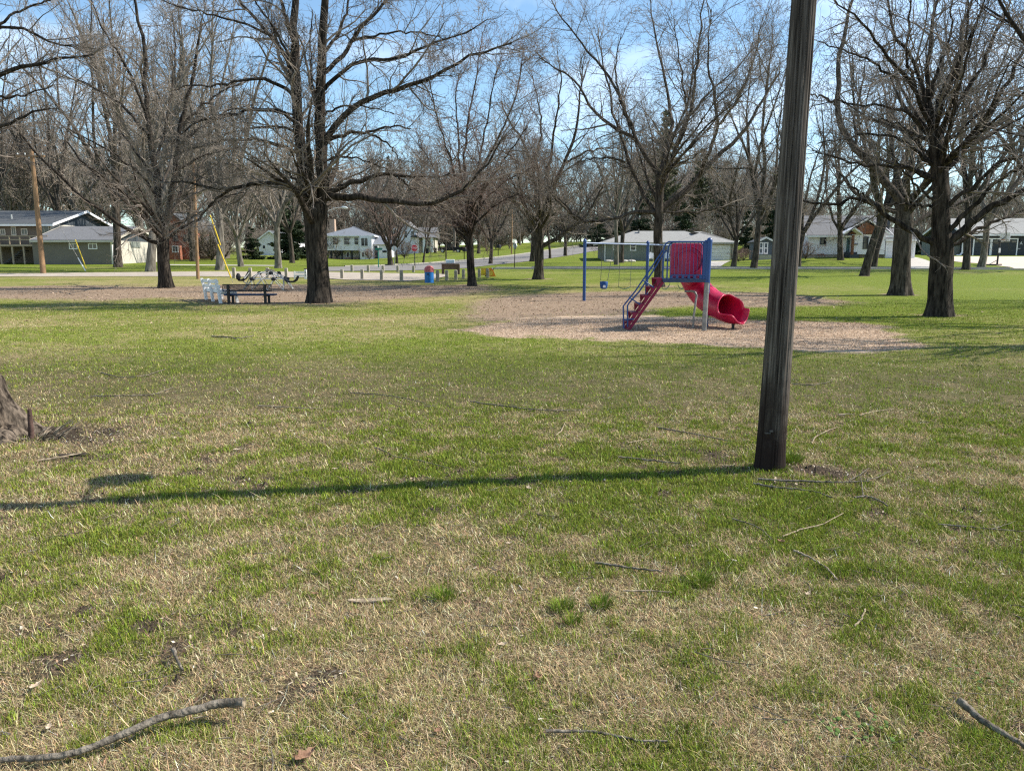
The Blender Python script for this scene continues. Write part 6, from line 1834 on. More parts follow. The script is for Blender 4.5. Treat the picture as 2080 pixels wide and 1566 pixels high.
# ------------------------------------------------------------------ swings
def swings():
    Y0 = P(1187.5, 611.5).y; b0 = B(1187.5, Y0); zt = Zp(489.5, Y0)
    b1 = P(1315, 600.5); b1 = B(1315, min(b1.y, Y0 + 2.6)); b2x = b1.x + (b1.x - b0.x); b2 = Vector((b2x, b1.y + (b1.y - b0.y), 0)); b2.z = tz(b2.x, b2.y)
    r = thing('swing_set', 'blue three post swing frame with a level top beam, behind the slide tower', 'swing set', b0)
    for k, b in enumerate((b0, b1, b2)):
        MB().tube([b - Vector((0, 0, .3)), Vector((b.x, b.y, zt - .05))], .066, 16).build('post', M['blue'], r, smooth=True)
        MB().lathe((b.x, b.y, zt - .06), [(.075, 0), (.078, .05), (.06, .11), (.03, .14)], 16).build('cap', M['blue'], r, smooth=True)
    zb = zt - .09
    MB().tube([(b0.x, b0.y, zb), (b1.x, b1.y, zb), (b2.x, b2.y, zb)], .034, 12).build('top_beam', M['beam'], r, smooth=True)
    for t in (.40, .55, .76, .97):
        pass
    def on(px):
        # point of the beam under photo column px
        best = min((abs(proj(*(p := b0.lerp(b2, k / 400)))[0] - px), k) for k in range(401))[1]
        p = b0.lerp(b2, best / 400); return Vector((p.x, p.y, zb - .03))
    # bucket swing
    a, c = on(1221.5), on(1244.5)
    sw = thing('bucket_swing', 'blue bucket swing hanging in the left bay of the swing frame', 'swing', (a + c) / 2)
    s = at(1226.5, 578, (a.y + c.y) / 2)
    for t, q in ((a, Vector((s.x - .14, s.y, s.z + .17))), (c, Vector((s.x + .16, s.y, s.z + .17)))):
        MB().tube([t, q], .011, 6).build('chain', M['chain'], sw)
    m = MB(); pr = [(.05, -.20), (.13, -.18), (.165, -.06), (.175, .10), (.16, .13), (.14, .10), (.13, -.05), (.08, -.13)]
    m.lathe(s, pr, 20); m.build('bucket', M['seat_blue'], sw, smooth=True)
    MB().prism([(s.x - .06, s.y - .185, s.z - .13), (s.x + .06, s.y - .185, s.z - .13), (s.x + .05, s.y - .185, s.z - .03), (s.x - .05, s.y - .185, s.z - .03)], (0, .03, 0)).build('leg_opening', M['white'], sw)
    def belt(x0, x1, y, xa, xb, label, m_='seat_green', tilt=0):
        a, c = on(x0), on(x1); yy = (a.y + c.y) / 2
        sw = thing('belt_swing', label, 'swing', (a + c) / 2, 'belt swings of the swing frame')
        p, q = at(xa, y, yy), at(xb, y - tilt, yy)
        for t, e in ((a, p), (c, q)): MB().tube([t, e], .010, 6).build('chain', M['chain'], sw)
        m = MB(); n = 9; top = []
        for k in range(n):
            f = k / (n - 1); w = p.lerp(q, f); top.append((w.x, w.z - .10 * 4 * f * (1 - f)))
        m.prism([(x, yy - .07, z) for x, z in top] + [(x, yy - .07, z - .022) for x, z in reversed(top)], (0, .14, 0)); m.build('seat', M[m_], sw)
    belt(1258.5, 1281, 582, 1256.5, 1280, 'green belt swing in the left bay, beside the bucket swing')
    belt(1347, 1366, 586, 1346, 1360, 'tilted green belt swing under the slide deck', tilt=8)
    belt(1378, 1400, 579, 1377, 1388, 'belt swing half hidden by the red tube', tilt=-5)
swings()

# ------------------------------------------------------------------ slide tower
def slide():
    Y = 18.15; yb = 19.30
    b = B(1436, Y); g = b.z
    r = thing('slide_tower', 'play tower with red tube slide, red stepped ladder and blue rails on the wood chips', 'playground slide', b)
    def a(px, py, y=Y): return at(px, py, y)
    # main post: galvanised below, blue sleeve above
    pb = B(1435.5, Y); pt = a(1441.5, 486); dp = (pt - pb)
    mid = pb + dp * .545
    MB().tube([pb - Vector((0, 0, .3)), mid], .060, 20).build('post_foot', M['steel'], r, smooth=True)
    ps = MB(); ps.tube([mid - Vector((0, 0, .02)), pt - Vector((0, 0, .06))], .066, 20); ps.lathe((pt.x, pt.y, pt.z - .07), [(.070, 0), (.070, .04), (.05, .085), (.02, .105)], 20)
    ps.lathe((mid.x, mid.y, mid.z), [(.075, -.03), (.075, .02)], 20)
    ps.build('post', M['blue'], r, smooth=True)
    zd = Zp(566.5, Y); x0, x1 = a(1346, 566).x, a(1434, 566).x
    # rear posts
    for x in (at(1438.5, 560, yb).x,):
        q = MB(); q.tube([(x, yb, tz(x, yb) - .3), (x, yb, Zp(490, Y) - .1)], .055, 14); q.build('post', M['blue'], r, smooth=True)
    # deck with holes along its front edge
    dk = MB(); dk.box(x0, x1, Y - .02, yb, zd - .07, zd)
    dk.build('deck', M['blue_dark'], r)
    lip = MB(); n = 6
    lip.box(x0 + .0, x1 + .06, Y - .05, Y - .025, zd - .085, zd - .01)
    lip.build('deck_edge', M['blue_dark'], r)
    tr = MB(); tr.box(x0 + .2, x1, Y - .045, Y - .01, zd + .075, zd + .10)
    for k in range(n + 1):
        xx = x0 + .2 + (x1 - x0 - .2) * k / n; tr.box(xx - .03, xx + .03, Y - .044, Y - .011, zd, zd + .075)
    tr.build('toe_rail', M['blue'], r)
    # front railing: curved hand loops at the ladder, top rail, bars
    zt = Zp(491.5, Y); zl = Zp(512, Y)
    rail = MB()
    for px, dy in ((1346, -.03), (1355.5, .0)):
        x = a(px, 540).x; xr = x + .12
        rail.tube([(x, Y + dy, zd), (x, Y + dy, zl), (x + .01, Y + dy, zl + .10), (x + .05, Y + dy, zt - .05), (xr, Y + dy, zt), (x1, Y + dy, zt)], .019, 10)
    rail.build('hand_loop', M['blue'], r, smooth=True)
    bars = MB(); xa, xb = a(1363, 520).x, a(1425, 520).x; nb = 9
    for k in range(nb):
        xx = xa + (xb - xa) * k / (nb - 1); bars.tube([(xx, Y + .01, zd + .02), (xx, Y + .01, zt)], .0065, 8)
    bars.build('railing_bars', M['blue'], r)
    sp = MB(); xs = a(1431.5, 520).x; sp.box(xs - .045, xs + .045, Y - .03, Y + .03, zd - .02, zt + .02); sp.tube([(xs + .02, Y, zd), (xs + .02, Y, zt + .04)], .035, 10)
    sp.build('side_post', M['blue'], r)
    br = MB()
    for py in (492.5, 530): br.tube([(xs, Y, Zp(py, Y)), (a(1441, py).x, Y + .03, Zp(py, Y))], .018, 8)
    br.build('bracket', M['blue'], r)
    
    # hood behind the bars
    hx0, hx1 = a(1364, 520, yb - .05).x, a(1428, 520, yb - .05).x
    yh = 18.72
    hx0, hx1 = a(1362, 520, yh).x, a(1427, 520, yh).x; hz0, hz1 = zd + .01, Zp(494.5, yh)
    hd = MB(); hd.prism([(hx0, yh, hz0), (hx1, yh, hz0), (hx1, yh, hz1 - .06), (hx1 - .06, yh, hz1), (hx0 + .06, yh, hz1), (hx0, yh, hz1 - .06)], (0, .06, 0))
    hood = hd.build('hood', M['red_hood'], r, bevel=.02)
    ring = MB(); cx, cz = a(1399, 530, yh).x, Zp(531, yh)
    for rr_ in (.36, .27):
        ring.tube([(cx + rr_ * math.cos(t), yh - .012, cz + rr_ * .98 * math.sin(t)) for t in np.linspace(-.5, 3.65, 26)], .016, 6, cap=True)
    ring.build('hood_rib', M['red_hood'], hood, smooth=True)
    # tube slide
    cps = [(1401, 531, 18.75), (1402, 540, 19.25), (1405, 560, 19.85), (1417, 585, 20.0), (1433, 604, 19.75), (1452, 618, 19.35), (1473, 627, 18.95), (1492, 631, 18.65), (1512, 634, 18.5)]
    pth = smooth_path([tuple(at(*c)) for c in cps], 110, 14)
    K, S = len(pth), 56; Tn = np.gradient(pth, axis=0); Tn /= np.linalg.norm(Tn, axis=1, keepdims=True)
    V = np.zeros((K, S, 3)); Rt = .318
    for i in range(K):
        up = np.array([0, 0, 1.]); up = up - Tn[i] * up.dot(Tn[i]); up /= np.linalg.norm(up); sd = np.cross(Tn[i], up)
        f = i / (K - 1)
        # half opening angle measured from the top: closed tube, then cut back to a trough with a raised throat
        opn = 1.84 * sstep(.80, .885, f) + .75 * sstep(.95, 1.0, f)
        op = .80 * sstep(.80, .87, f) + .62 * sstep(.875, .94, f)
        rad = Rt * (1 + .05 * sstep(.80, .90, f)) * (1 - .10 * sstep(.9, 1, f))
        seam = .012 * math.exp(-((f - .34) / .008) ** 2) + .012 * math.exp(-((f - .60) / .008) ** 2)
        for j in range(S):
            th = opn + (2 * math.pi - opn - op) * j / (S - 1)
            fl = 1 + (.10 * math.exp(-min(j, S - 1 - j) / 2.2) if op > .05 else 0)
            rj = (rad + seam) * fl
            V[i, j] = pth[i] + up * math.cos(th) * rj + sd * math.sin(th) * rj
    idx = np.arange(K * S).reshape(K, S)
    F = np.stack([idx[:-1, :-1], idx[:-1, 1:], idx[1:, 1:], idx[1:, :-1]], -1).reshape(-1, 4)
    tb = mesh_np('tube_slide', V.reshape(-1, 3), F, M['red'], r)
    md = tb.modifiers.new('shell', 'SOLIDIFY'); md.thickness = .028; md.offset = 0
    # rolled lip round the mouth
    lipm = MB(); e = []
    i0 = int(.81 * (K - 1))
    e += [V[i, 0] for i in range(i0, K)]; e += [V[K - 1, j] for j in range(1, S)]; e += [V[i, S - 1] for i in range(K - 2, i0 - 1, -1)]
    es = np.array(e); es[1:-1] = .25 * es[:-2] + .5 * es[1:-1] + .25 * es[2:]
    lipm.tube([tuple(p) for p in es], .022, 8); lipm.build('lip', M['red'], tb, smooth=True)
    # bent support pipe and short black foot
    sb = B(1413.5, 18.9); m = MB()
    m.tube([at(1392, 592, 19.5), at(1405, 591.5, 19.1), at(1412, 594, 18.92), at(1415, 600, 18.9), sb + Vector((0, 0, .3)), sb - Vector((0, 0, .3))], .027, 10); m.build('support_pipe', M['steel'], r, smooth=True)
    fb = B(1495.5, 18.6); MB().tube([fb - Vector((0, 0, .2)), (fb.x, fb.y, Zp(654, 18.6))], .038, 10).build('foot', M['black_metal'], r, smooth=True)
    # ladder steps
    n = 6; xs0, zs0 = a(1346.5, 566).x, zd; xe, ze = B(1276, Y).x, tz(a(1276, 660).x, Y)
    st0, st1 = Y + .03, Y + .62
    for yy in (st0, st1):
        s = MB(); top = Vector((xs0 + .02, yy, zs0 - .06)); bot = Vector((xe + .02, yy, ze - .05))
        s.bar(top, bot, .065, .03, up=(0, 1, 0)); s.build('stringer', M['red_coat'], r)
    for k in range(n):
        f = (k + .10) / n; x = xs0 + (xe - xs0) * f; z = zs0 + (ze - zs0) * f + .03
        dx = (xe - xs0) / n; dz = (zs0 - ze) / n
        t = MB()
        t.box(x + dx * .98, x + .02, st0 - .03, st1 + .03, z - .02, z + .015)
        for yy in (st0 - .035, st1 + .015):
            t.prism([(x + dx * .98, yy, z + .01), (x + .02, yy, z + .01), (x + dx * .86, yy, z - dz * .98)], (0, .025, 0))
        t.build('step', M['red_coat'], r)
    # twin handrails on both sides of the ladder
    for yy in (st0 - .06, st1 + .06):
        h = MB(); off = (yy - Y)
        def q(px, py): v = at(px, py, Y + off); return (v.x, v.y, v.z)
        h.tube([q(1346, 508), q(1341, 517), q(1318, 551), q(1290, 592), q(1270, 617), q(1266, 622), q(1266.5, 650), q(1267, 667)], .0185, 10)
        h.tube([q(1354, 508), q(1346, 518), q(1326, 552), q(1298, 593), q(1279, 614), q(1274.5, 621), q(1274.5, 645), q(1275, 664)], .0185, 10)
        for (p0, p1) in (((1278, 604), (1300, 619)), ((1305, 569), (1328, 584)), ((1267, 650), (1288, 648))):
            h.tube([q(*p0), q(*p1)], .016, 8)
        h.build('handrail', M['blue'], r, smooth=True)
slide()
# ------------------------------------------------------------------ fallen sticks and leaves
def stick(label, pix, wpx, name='fallen_stick', m='stick', lift=.018, ends=None, side=(), group='fallen sticks on the lawn'):
    pts = []
    for k, (a, b) in enumerate(pix):
        p = P(a, b); e = ends[k] if ends else 0
        pts.append(p + Vector((0, 0, lift + e)))
    dep = depth(pts[len(pts) // 2]); r = wpx * (.52 if wpx < 10 else .5) * dep / FPX
    K = max(10, 6 * len(pts)); q = smooth_path([tuple(p) for p in pts], K, 2)
    rg = np.random.default_rng(int(abs(pix[0][0]) * 7 + pix[0][1]))
    q[1:-1] += rg.normal(size=(K - 2, 3)) * r * (.22 if wpx < 10 else .06)
    q[:, 2] += r * .6
    root = thing(name, label, 'stick', Vector(q[0]), group)
    t = np.linspace(0, 1, K); rad = r * (1.12 - .5 * t) * (1 + (.10 if wpx < 10 else .035) * rg.normal(size=K))
    m_ = MB(); m_.tube([Vector(p) for p in q], [float(x) for x in np.maximum(rad, .0014)], 10); m_.build('stem', M[m], root, smooth=True)
    for sp in side:
        w = [P(*s) + Vector((0, 0, lift + .012)) for s in sp]; w2 = smooth_path([tuple(x) for x in w], 8, 1); w2[1:-1] += rg.normal(size=(6, 3)) * r * .3
        MB().tube([Vector(p) for p in w2], list(np.linspace(r * .6, r * .25, 8)), 7).build('side_twig', M[m], root, smooth=True)
    return root
big = stick('thick bent stick with a sawn end at the bottom left', [(-60, 1568), (20, 1562), (95, 1556), (160, 1549), (215, 1537), (270, 1514), (330, 1494), (400, 1482), (450, 1475), (497, 1470)][::-1], 17.5, ends=[.055, .05, .045, .035, .025, .015, .008, .003, 0, 0], group=None, name='fallen_branch')
c0 = P(498, 1470) + Vector((0, 0, .012 + .055 + .006)); MB().tube([c0 + Vector((-.002, 0, 0)), c0 + Vector((.0025, 0, 0))], .0115, 12).build('cut_end', M['stick_pale'], big)
stick('thick dark stick at the bottom right corner', [(1945, 1447), (1965, 1462), (1990, 1481), (2030, 1508), (2085, 1536)], 15, ends=[.02, .015, .01, .005, 0], group=None, name='fallen_branch')
stick('long pale forked twig lying across the foot of the foreground pole', [(1540, 979), (1580, 983), (1630, 984), (1680, 986), (1725, 986), (1765, 983)], 4.2, side=[[(1724, 985), (1745, 973), (1765, 958)], [(1760, 983), (1785, 978), (1805, 966)]])
stick('curved twig below the long forked twig at the foreground pole', [(1530, 988), (1560, 996), (1600, 998), (1650, 1004), (1690, 1017)], 4)
stick('short arched dark twig right of the foreground pole twigs', [(1735, 1017), (1760, 1015), (1785, 1023), (1803, 1035)], 4.6, side=[[(1752, 1015), (1750, 995), (1748, 975)]])
stick('pale thin twig curving up to the right below the pole', [(1589, 1097), (1622, 1083), (1669, 1073), (1713, 1049)], 2.8, m='stick_pale')
stick('thin dark twig curving down to a point left of the pale curved twig', [(1488, 1061), (1528, 1072), (1550, 1086), (1568, 1103)], 2.6)
stick('knobbly pale twig curving down right, below the pole', [(1612, 1126), (1629, 1134), (1659, 1147), (1683, 1167), (1700, 1187)], 4.6, m='stick_pale')
stick('straight dark twig ending just left of the pole', [(1335, 873), (1380, 881), (1430, 891), (1486, 902)], 3)
stick('short crooked pale twig on the lawn right of the pole', [(1703, 848), (1725, 845), (1735, 847)], 3, m='stick_pale')
stick('long pale twig rising right beside the short crooked one', [(1745, 848), (1775, 840), (1814, 835)], 2.2, m='stick_pale')
stick('long flat twig at the right edge of the lawn', [(1905, 1073), (1950, 1076), (2010, 1082), (2080, 1087)], 2.8, side=[[(2012, 1086), (2040, 1078), (2062, 1068)]])
stick('long bowed twig on the lawn up and right of the left trunk', [(205, 760), (242, 770), (286, 769), (337, 753)], 2.2)
stick('forked twig lying below the long bowed twig', [(185, 809), (240, 808), (310, 806), (353, 790)], 2.2, side=[[(315, 806), (350, 801), (395, 801)]])
stick('pale straight twig on the dry patch in the middle left', [(525, 828), (590, 832), (656, 834)], 2.4, m='stick_pale')
stick('long dark twig in the middle of the lawn', [(955, 820), (1000, 826), (1060, 834), (1120, 839), (1180, 838)], 2.8, side=[[(1050, 832), (1030, 826), (1012, 827)]])
stick('thin curving twig on the green patch left of the middle', [(760, 914), (785, 922), (800, 934), (850, 940), (912, 956)], 2.2)
stick('dark twig left of the pole among bare earth', [(1255, 934), (1300, 939), (1350, 944), (1382, 946)], 4)
stick('small dark twigs on the far lawn left of the wide trunk', [(430, 686), (460, 687), (485, 690), (515, 684)], 2.6, side=[[(470, 688), (480, 693), (490, 696)]])
stick('dark tapering twig right of the green tufts', [(1210, 1151), (1250, 1157), (1300, 1165), (1345, 1171)], 5)
stick('dark stick half sunk in the dry grass near the bottom middle', [(1108, 1496), (1150, 1496), (1200, 1503), (1250, 1508), (1300, 1517), (1355, 1518)], 6.5)
stick('short pale stick near the bottom, right of the tufts', [(1735, 1280), (1748, 1270), (1757, 1246)], 4, m='stick_pale')
stick('short leaning dark stub in the dry grass at the lower left', [(353, 1342), (362, 1360), (372, 1376)], 7, ends=[.03, .01, 0])
stick('thin grey twig in the dry grass above the thick bent stick', [(168, 1427), (190, 1408), (220, 1394)], 3)
stick('pale flat twig beside the two dark green tufts', [(1265, 1209), (1310, 1209), (1365, 1211)], 3.4, m='stick_pale')
stick('dark thin twig on the far side lawn, upper middle', [(710, 801), (760, 804), (820, 812), (860, 822)], 2)
stick('pale crooked twig just right of the pole base', [(1648, 905), (1655, 893), (1672, 884), (1700, 872)], 2.6, m='stick_pale')
stick('thin twig crossing the green strip right of the pole', [(1610, 783), (1650, 786), (1690, 778)], 1.8)
stick('faint twig at the foot of the left trunk', [(75, 942), (130, 934), (165, 926)], 3.6, m='stick_pale')
stick('thin pale twig in the middle of the lawn, left of the pole', [(1275, 905), (1310, 897), (1335, 896)], 2, m='stick_pale')
stick('short curved pale twig between the middle twig and the pole', [(1128, 890), (1140, 880), (1148, 862)], 2.2, m='stick_pale')

def chip(label, px, py, w, l, rot, m='stick_pale'):
    p = P(px, py); r = thing('bark_chip', label, 'bark chip', p)
    c, s = math.cos(rot), math.sin(rot); k = depth(p) / FPX; w *= k; l *= k
    pts = [(-l, -w * .6), (-l * .4, -w), (l * .7, -w * .8), (l, 0), (l * .6, w * .7), (-l * .6, w), (-l * 1.05, w * .3)]
    MB().prism([(p.x + c * a - s * b, p.y + s * a + c * b, p.z + .012 + .004 * math.sin(a * 40)) for a, b in pts], (0, 0, .008)).build('chip', M[m], r)
chip('long pale flat bark chip lying left of the single green tuft', 755, 1226, 8, 46, .10)
chip('small pale wood chip left of the foreground pole base', 1575, 979, 3, 20, 1.2)
chip('dark flat strip of bark near the left trunk', 150, 927, 7, 30, .25, 'bark_mid')

def leaf(label, px, py, s, m, rot, curl=.5, stem=True, z=.02):
    p = P(px, py) + Vector((0, 0, z)); r = thing('fallen_leaf', label, 'leaf', p, 'dead leaves on the lawn')
    k = depth(p) / FPX * s; n, q = 9, 9; V = []; c_, s_ = math.cos(rot), math.sin(rot)
    for i in range(n):
        u = i / (n - 1) * 2 - 1
        hw = (1 - u * u) ** .55 * (.62 + .22 * math.cos(u * 7))
        for j in range(q):
            v = (j / (q - 1) * 2 - 1); x = u; y = v * hw
            zz = curl * (.5 * v * v * hw + .35 * u * u) + .05 * math.sin(5 * u + 3 * v)
            V.append((p.x + k * (c_ * x - s_ * y), p.y + k * (s_ * x + c_ * y), p.z + k * zz))
    F = [(i * q + j, (i + 1) * q + j, (i + 1) * q + j + 1, i * q + j + 1) for i in range(n - 1) for j in range(q - 1)]
    o = mesh_np('blade', np.array(V), np.array(F), M[m], r)
    sd = o.modifiers.new('thickness', 'SOLIDIFY'); sd.thickness = .0008
    if stem: MB().tube([(p.x + k * c_ * .95, p.y + k * s_ * .95, p.z + k * curl * .33), (p.x + k * c_ * 1.5, p.y + k * s_ * 1.5, p.z + k * .5)], .0012, 5).build('stalk', M[m], r)
for a in (('big curled brown leaf at the bottom edge', 619, 1549, 22, 'leaf_brown', .9, .8), ('upright brown leaf in the dry grass near the bottom middle', 1093, 1389, 11, 'leaf_brown', 1.7, 1.2),
          ('pale curled leaf over a dark hole, lower middle', 1020, 1322, 9, 'leaf_pale', .3, .9), ('pale leaf on the green patch in the middle left', 481, 919, 8, 'leaf_pale', .4, .5),
          ('narrow pale leaf standing at the lower left edge', 72, 1407, 11, 'leaf_pale', 1.3, 1.1), ('pale crumpled leaf in the lower left dry grass', 558, 1290, 8, 'leaf_pale', 2.4, .9),
          ('pale leaf just above the thick bent stick', 100, 1487, 9, 'leaf_pale', 1.9, .7), ('small pale leaf between the shadow and the middle twig', 592, 880, 5, 'leaf_pale', .5, .6),
          ('pale leaf left of the middle twigs', 785, 878, 4, 'leaf_pale', 2.1, .6), ('pale orange leaf at the end of the pole shadow', 1074, 998, 7, 'leaf_pale', 2.0, 1.0),
          ('small brown leaf right above the right hand tufts', 1394, 1176, 9, 'leaf_brown', 1.2, 1.2), ('pale leaf below the pole shadow', 1033, 1112, 6, 'leaf_pale', .2, .6),
          ('pale leaf at the bottom right of the lawn', 1640, 1215, 7, 'leaf_pale', .8, .8), ('dark brown leaf below the curved twigs', 1586, 1107, 8, 'leaf_brown', 2.6, 1.0),
          ('small tan leaf on the lawn below the thin curving twig', 680, 958, 6, 'leaf_pale', 0, .4), ('pale speck of a leaf right of the single tuft', 943, 1210, 5, 'leaf_pale', 1.2, .9),
          ('brown leaf at the lower left of the bark chip', 640, 1215, 8, 'leaf_brown', 2.9, .7), ('curled tan leaf near the bottom middle', 890, 1495, 9, 'leaf_brown', .7, .8)):
    leaf(*a)

# ------------------------------------------------------------------ grass of the near lawn
def blades(n, ymin, ymax, rg, power=1.5, dens_noise=True):
    """scatter positions, denser near the viewer"""
    u = rg.random(n); e = 2 - power
    y = (ymin ** e + u * (ymax ** e - ymin ** e)) ** (1 / e)
    x = (rg.random(n) * 2 - 1) * (y * .80 + .45)
    return x, y

def blade_mesh(x, y, z, length, width, az, tilt, bend, col):
    """curved tapering blades; tilt = angle from vertical"""
    n = len(x)
    d = np.stack([np.cos(az), np.sin(az)], -1); pw = np.stack([-np.sin(az), np.cos(az)], -1) * width[:, None] * .5
    h1, r1 = np.cos(tilt) * length * .55, np.sin(tilt) * length * .55
    t2 = np.clip(tilt + bend, 0, 2.2)
    h2, r2 = h1 + np.cos(t2) * length * .45, r1 + np.sin(t2) * length * .45
    h1 = np.maximum(h1, .003); h2 = np.maximum(h2, .001)
    b = np.stack([x, y], -1); m = b + d * r1[:, None]; t = b + d * r2[:, None]
    V = np.zeros((n, 5, 3), np.float32)
    V[:, 0, :2] = b - pw; V[:, 1, :2] = b + pw; V[:, 2, :2] = m - pw * .8; V[:, 3, :2] = m + pw * .8; V[:, 4, :2] = t
    V[:, 0, 2] = V[:, 1, 2] = z - .004; V[:, 2, 2] = V[:, 3, 2] = z + h1; V[:, 4, 2] = z + h2
    i = np.arange(n)[:, None] * 5
    q = i + np.array([[0, 1, 3, 2]]); t3 = i + np.array([[2, 3, 4]])
    c = np.repeat(np.concatenate([col, np.ones((n, 1))], 1)[:, None, :], 5, 1)
    return V.reshape(-1, 3), [q, t3], c.reshape(-1, 4)

def grass_material():
    m = bpy.data.materials.new('grass_blades'); m.use_nodes = True
    N = m.node_tree.nodes; L = m.node_tree.links; N.clear()
    a = N.new('ShaderNodeAttribute'); a.attribute_name = 'blade_colour'
    d = N.new('ShaderNodeBsdfDiffuse'); t = N.new('ShaderNodeBsdfTranslucent'); mx_ = N.new('ShaderNodeMixShader'); mx_.inputs[0].default_value = .18
    o = N.new('ShaderNodeOutputMaterial')
    L.new(a.outputs['Color'], d.inputs['Color']); L.new(a.outputs['Color'], t.inputs['Color'])
    L.new(d.outputs[0], mx_.inputs[1]); L.new(t.outputs[0], mx_.inputs[2]); L.new(mx_.outputs[0], o.inputs['Surface'])
    return m
GM = grass_material()

def hsvj(rg, base, n, j=.22):
    base = np.array(base); k = np.exp(rg.normal(0, j, (n, 1)))
    return np.clip(base[None] * k * np.exp(rg.normal(0, .09, (n, 3))), 0.004, .95)

def grass_layer(name, label, n, ymin, ymax, seed, hgt=1.0, power=1.5):
    rg = np.random.default_rng(seed)
    x, y = blades(n, ymin, ymax, rg, power)
    g, d, s = gattr(x, y)
    # fine clumps
    cl = fbm(x * 7, y * 7, 81, 3); cl2 = fbm(x * 2.6, y * 2.6, 91, 3)
    keep = rg.random(n) > np.clip(d * 1.02 + s * 1.2, 0, .97)
    keep &= rg.random(n) < .15 + 1.5 * cl
    fade = 1 - sstep(ymax * .72, ymax, y)
    keep &= rg.random(n) < fade
    x, y, g, cl, cl2 = (q[keep] for q in (x, y, g, cl, cl2)); n = len(x)
    pg = sstep(.05, .95, g + .85 * (cl2 - .5) + 1.0 * (cl - .5))
    green = rg.random(n) < .06 + .86 * pg
    z = terr(x, y)
    wide = (y / 2.3) ** .62
    length = np.where(green, rg.uniform(.013, .042, n) * (.7 + .7 * cl), .016 + rg.gamma(2.0, .0125, n)) * hgt
    width = np.where(green, rg.uniform(.0014, .0030, n), rg.uniform(.0010, .0023, n)) * wide
    az = rg.uniform(0, 2 * np.pi, n)
    tilt = np.where(green, np.abs(rg.normal(.35, .3, n)), rg.normal(1.28, .26, n))
    bend = np.where(green, rg.uniform(.1, .8, n), rg.normal(.2, .7, n))
    col = np.where(green[:, None], hsvj(rg, (.185, .232, .033), n, .40), hsvj(rg, (.52, .41, .235), n, .45))
    yl = (rg.random(n) < .16)[:, None] & green[:, None]
    col = np.where(yl, hsvj(rg, (.27, .29, .07), n, .2), col)
    old = (rg.random(n) < .38)[:, None] & ~green[:, None]
    col = np.where(old, hsvj(rg, (.30, .215, .12), n, .35), col)
    V, F, c = blade_mesh(x, y, z, length, width, az, np.clip(tilt, 0, 1.52), bend, col)
    o = mesh_np(name, V, F, GM, None, False, {'blade_colour': c})
    tag(o, label, 'grass', kind='stuff')
grass_layer('grass', 'short patchy lawn of green and straw coloured grass', 1350000, 1.45, 9.0, 301)
grass_layer('grass', 'lawn further out, finer and greener', 600000, 6.0, 36.0, 302, hgt=1.1, power=1.35)

def tuft(px, py, rpx, n, label, h=.085, col=(.145, .20, .03)):
    p = P(px, py); rg = np.random.default_rng(int(px)); k = depth(p) / FPX * rpx
    r = thing('grass_tuft', label, 'grass tuft', p, 'dense green tufts in the lawn')
    a = rg.uniform(0, 6.28, n); q = k * np.sqrt(rg.random(n)); x = p.x + np.cos(a) * q; y = p.y + np.sin(a) * q
    V, F, c = blade_mesh(x, y, terr(x, y), rg.uniform(.5, 1, n) * h, rg.uniform(.0022, .0042, n), a + rg.normal(0, .7, n), np.clip(rg.normal(.25, .2, n) + q / k * .5, 0, 1.3), rg.uniform(.05, .5, n), hsvj(rg, col, n, .3))
    mesh_np('blades', V, F, GM, r, False, {'blade_colour': c})
for a in ((902, 1222, 19, 190, 'single dense green tuft right of the flat bark chip', .095), (1142, 1242, 20, 230, 'left and darker of the two close green tufts', .085), (1165, 1268, 15, 140, 'low tuft in front of the two close green tufts', .08),
          (1222, 1236, 20, 230, 'right of the two close green tufts', .085), (1425, 1190, 27, 330, 'wide bright tuft beyond the two close tufts', .085), (1604, 938, 24, 520, 'bright tuft at the right foot of the foreground pole', .12), (1580, 955, 20, 260, 'thin tuft in front of the foreground pole foot', .07)):
    tuft(*a[:5], h=a[5])

# wood chips of the play area, crumbs and litter on bare ground
def litter(name, label, n, region, seed, cols, size):
    rg = np.random.default_rng(seed)
    x0, x1, y0, y1 = region
    x = rg.uniform(x0, x1, n); y = rg.uniform(y0, y1, n)
    g, d, s = gattr(x, y)
    keep = rg.random(n) < (np.clip(s, 0, 1) if 'chip' in name else np.clip(d, 0, 1) * .9 + .06)
    x, y = x[keep], y[keep]; n = len(x); z = terr(x, y)
    L_ = rg.uniform(*size, n); W_ = L_ * rg.uniform(.25, .6, n); a = rg.uniform(0, 6.28, n); tl = rg.normal(0, .35, n); lift = rg.uniform(.004, .022, n)
    d_ = np.stack([np.cos(a) * np.cos(tl), np.sin(a) * np.cos(tl), np.sin(tl)], -1); e = np.stack([-np.sin(a), np.cos(a), rg.normal(0, .25, n)], -1)
    c = np.stack([x, y, z + lift], -1); dl = d_ * L_[:, None]; ew = e * W_[:, None]; th = np.zeros((n, 3)); th[:, 2] = L_ * .12
    # thin wedge: four corners above, one below
    V = np.stack([c - dl - ew * .6, c + dl * .8 - ew, c + dl + ew * .6, c - dl * .7 + ew, c - th], 1).reshape(-1, 3)
    i = np.arange(n)[:, None] * 5
    F = [i + np.array([[0, 1, 2, 3]]), np.concatenate([i + np.array([[1, 0, 4]]), i + np.array([[2, 1, 4]]), i + np.array([[3, 2, 4]]), i + np.array([[0, 3, 4]])])]
    k = rg.integers(0, len(cols), n); col = np.array(cols)[k] * np.exp(rg.normal(0, .2, (n, 1)))
    cc = np.repeat(np.concatenate([col, np.ones((n, 1))], 1)[:, None], 5, 1).reshape(-1, 4)
    tag(mesh_np(name, V, F, GM, None, False, {'blade_colour': cc}), label, 'litter', kind='stuff')
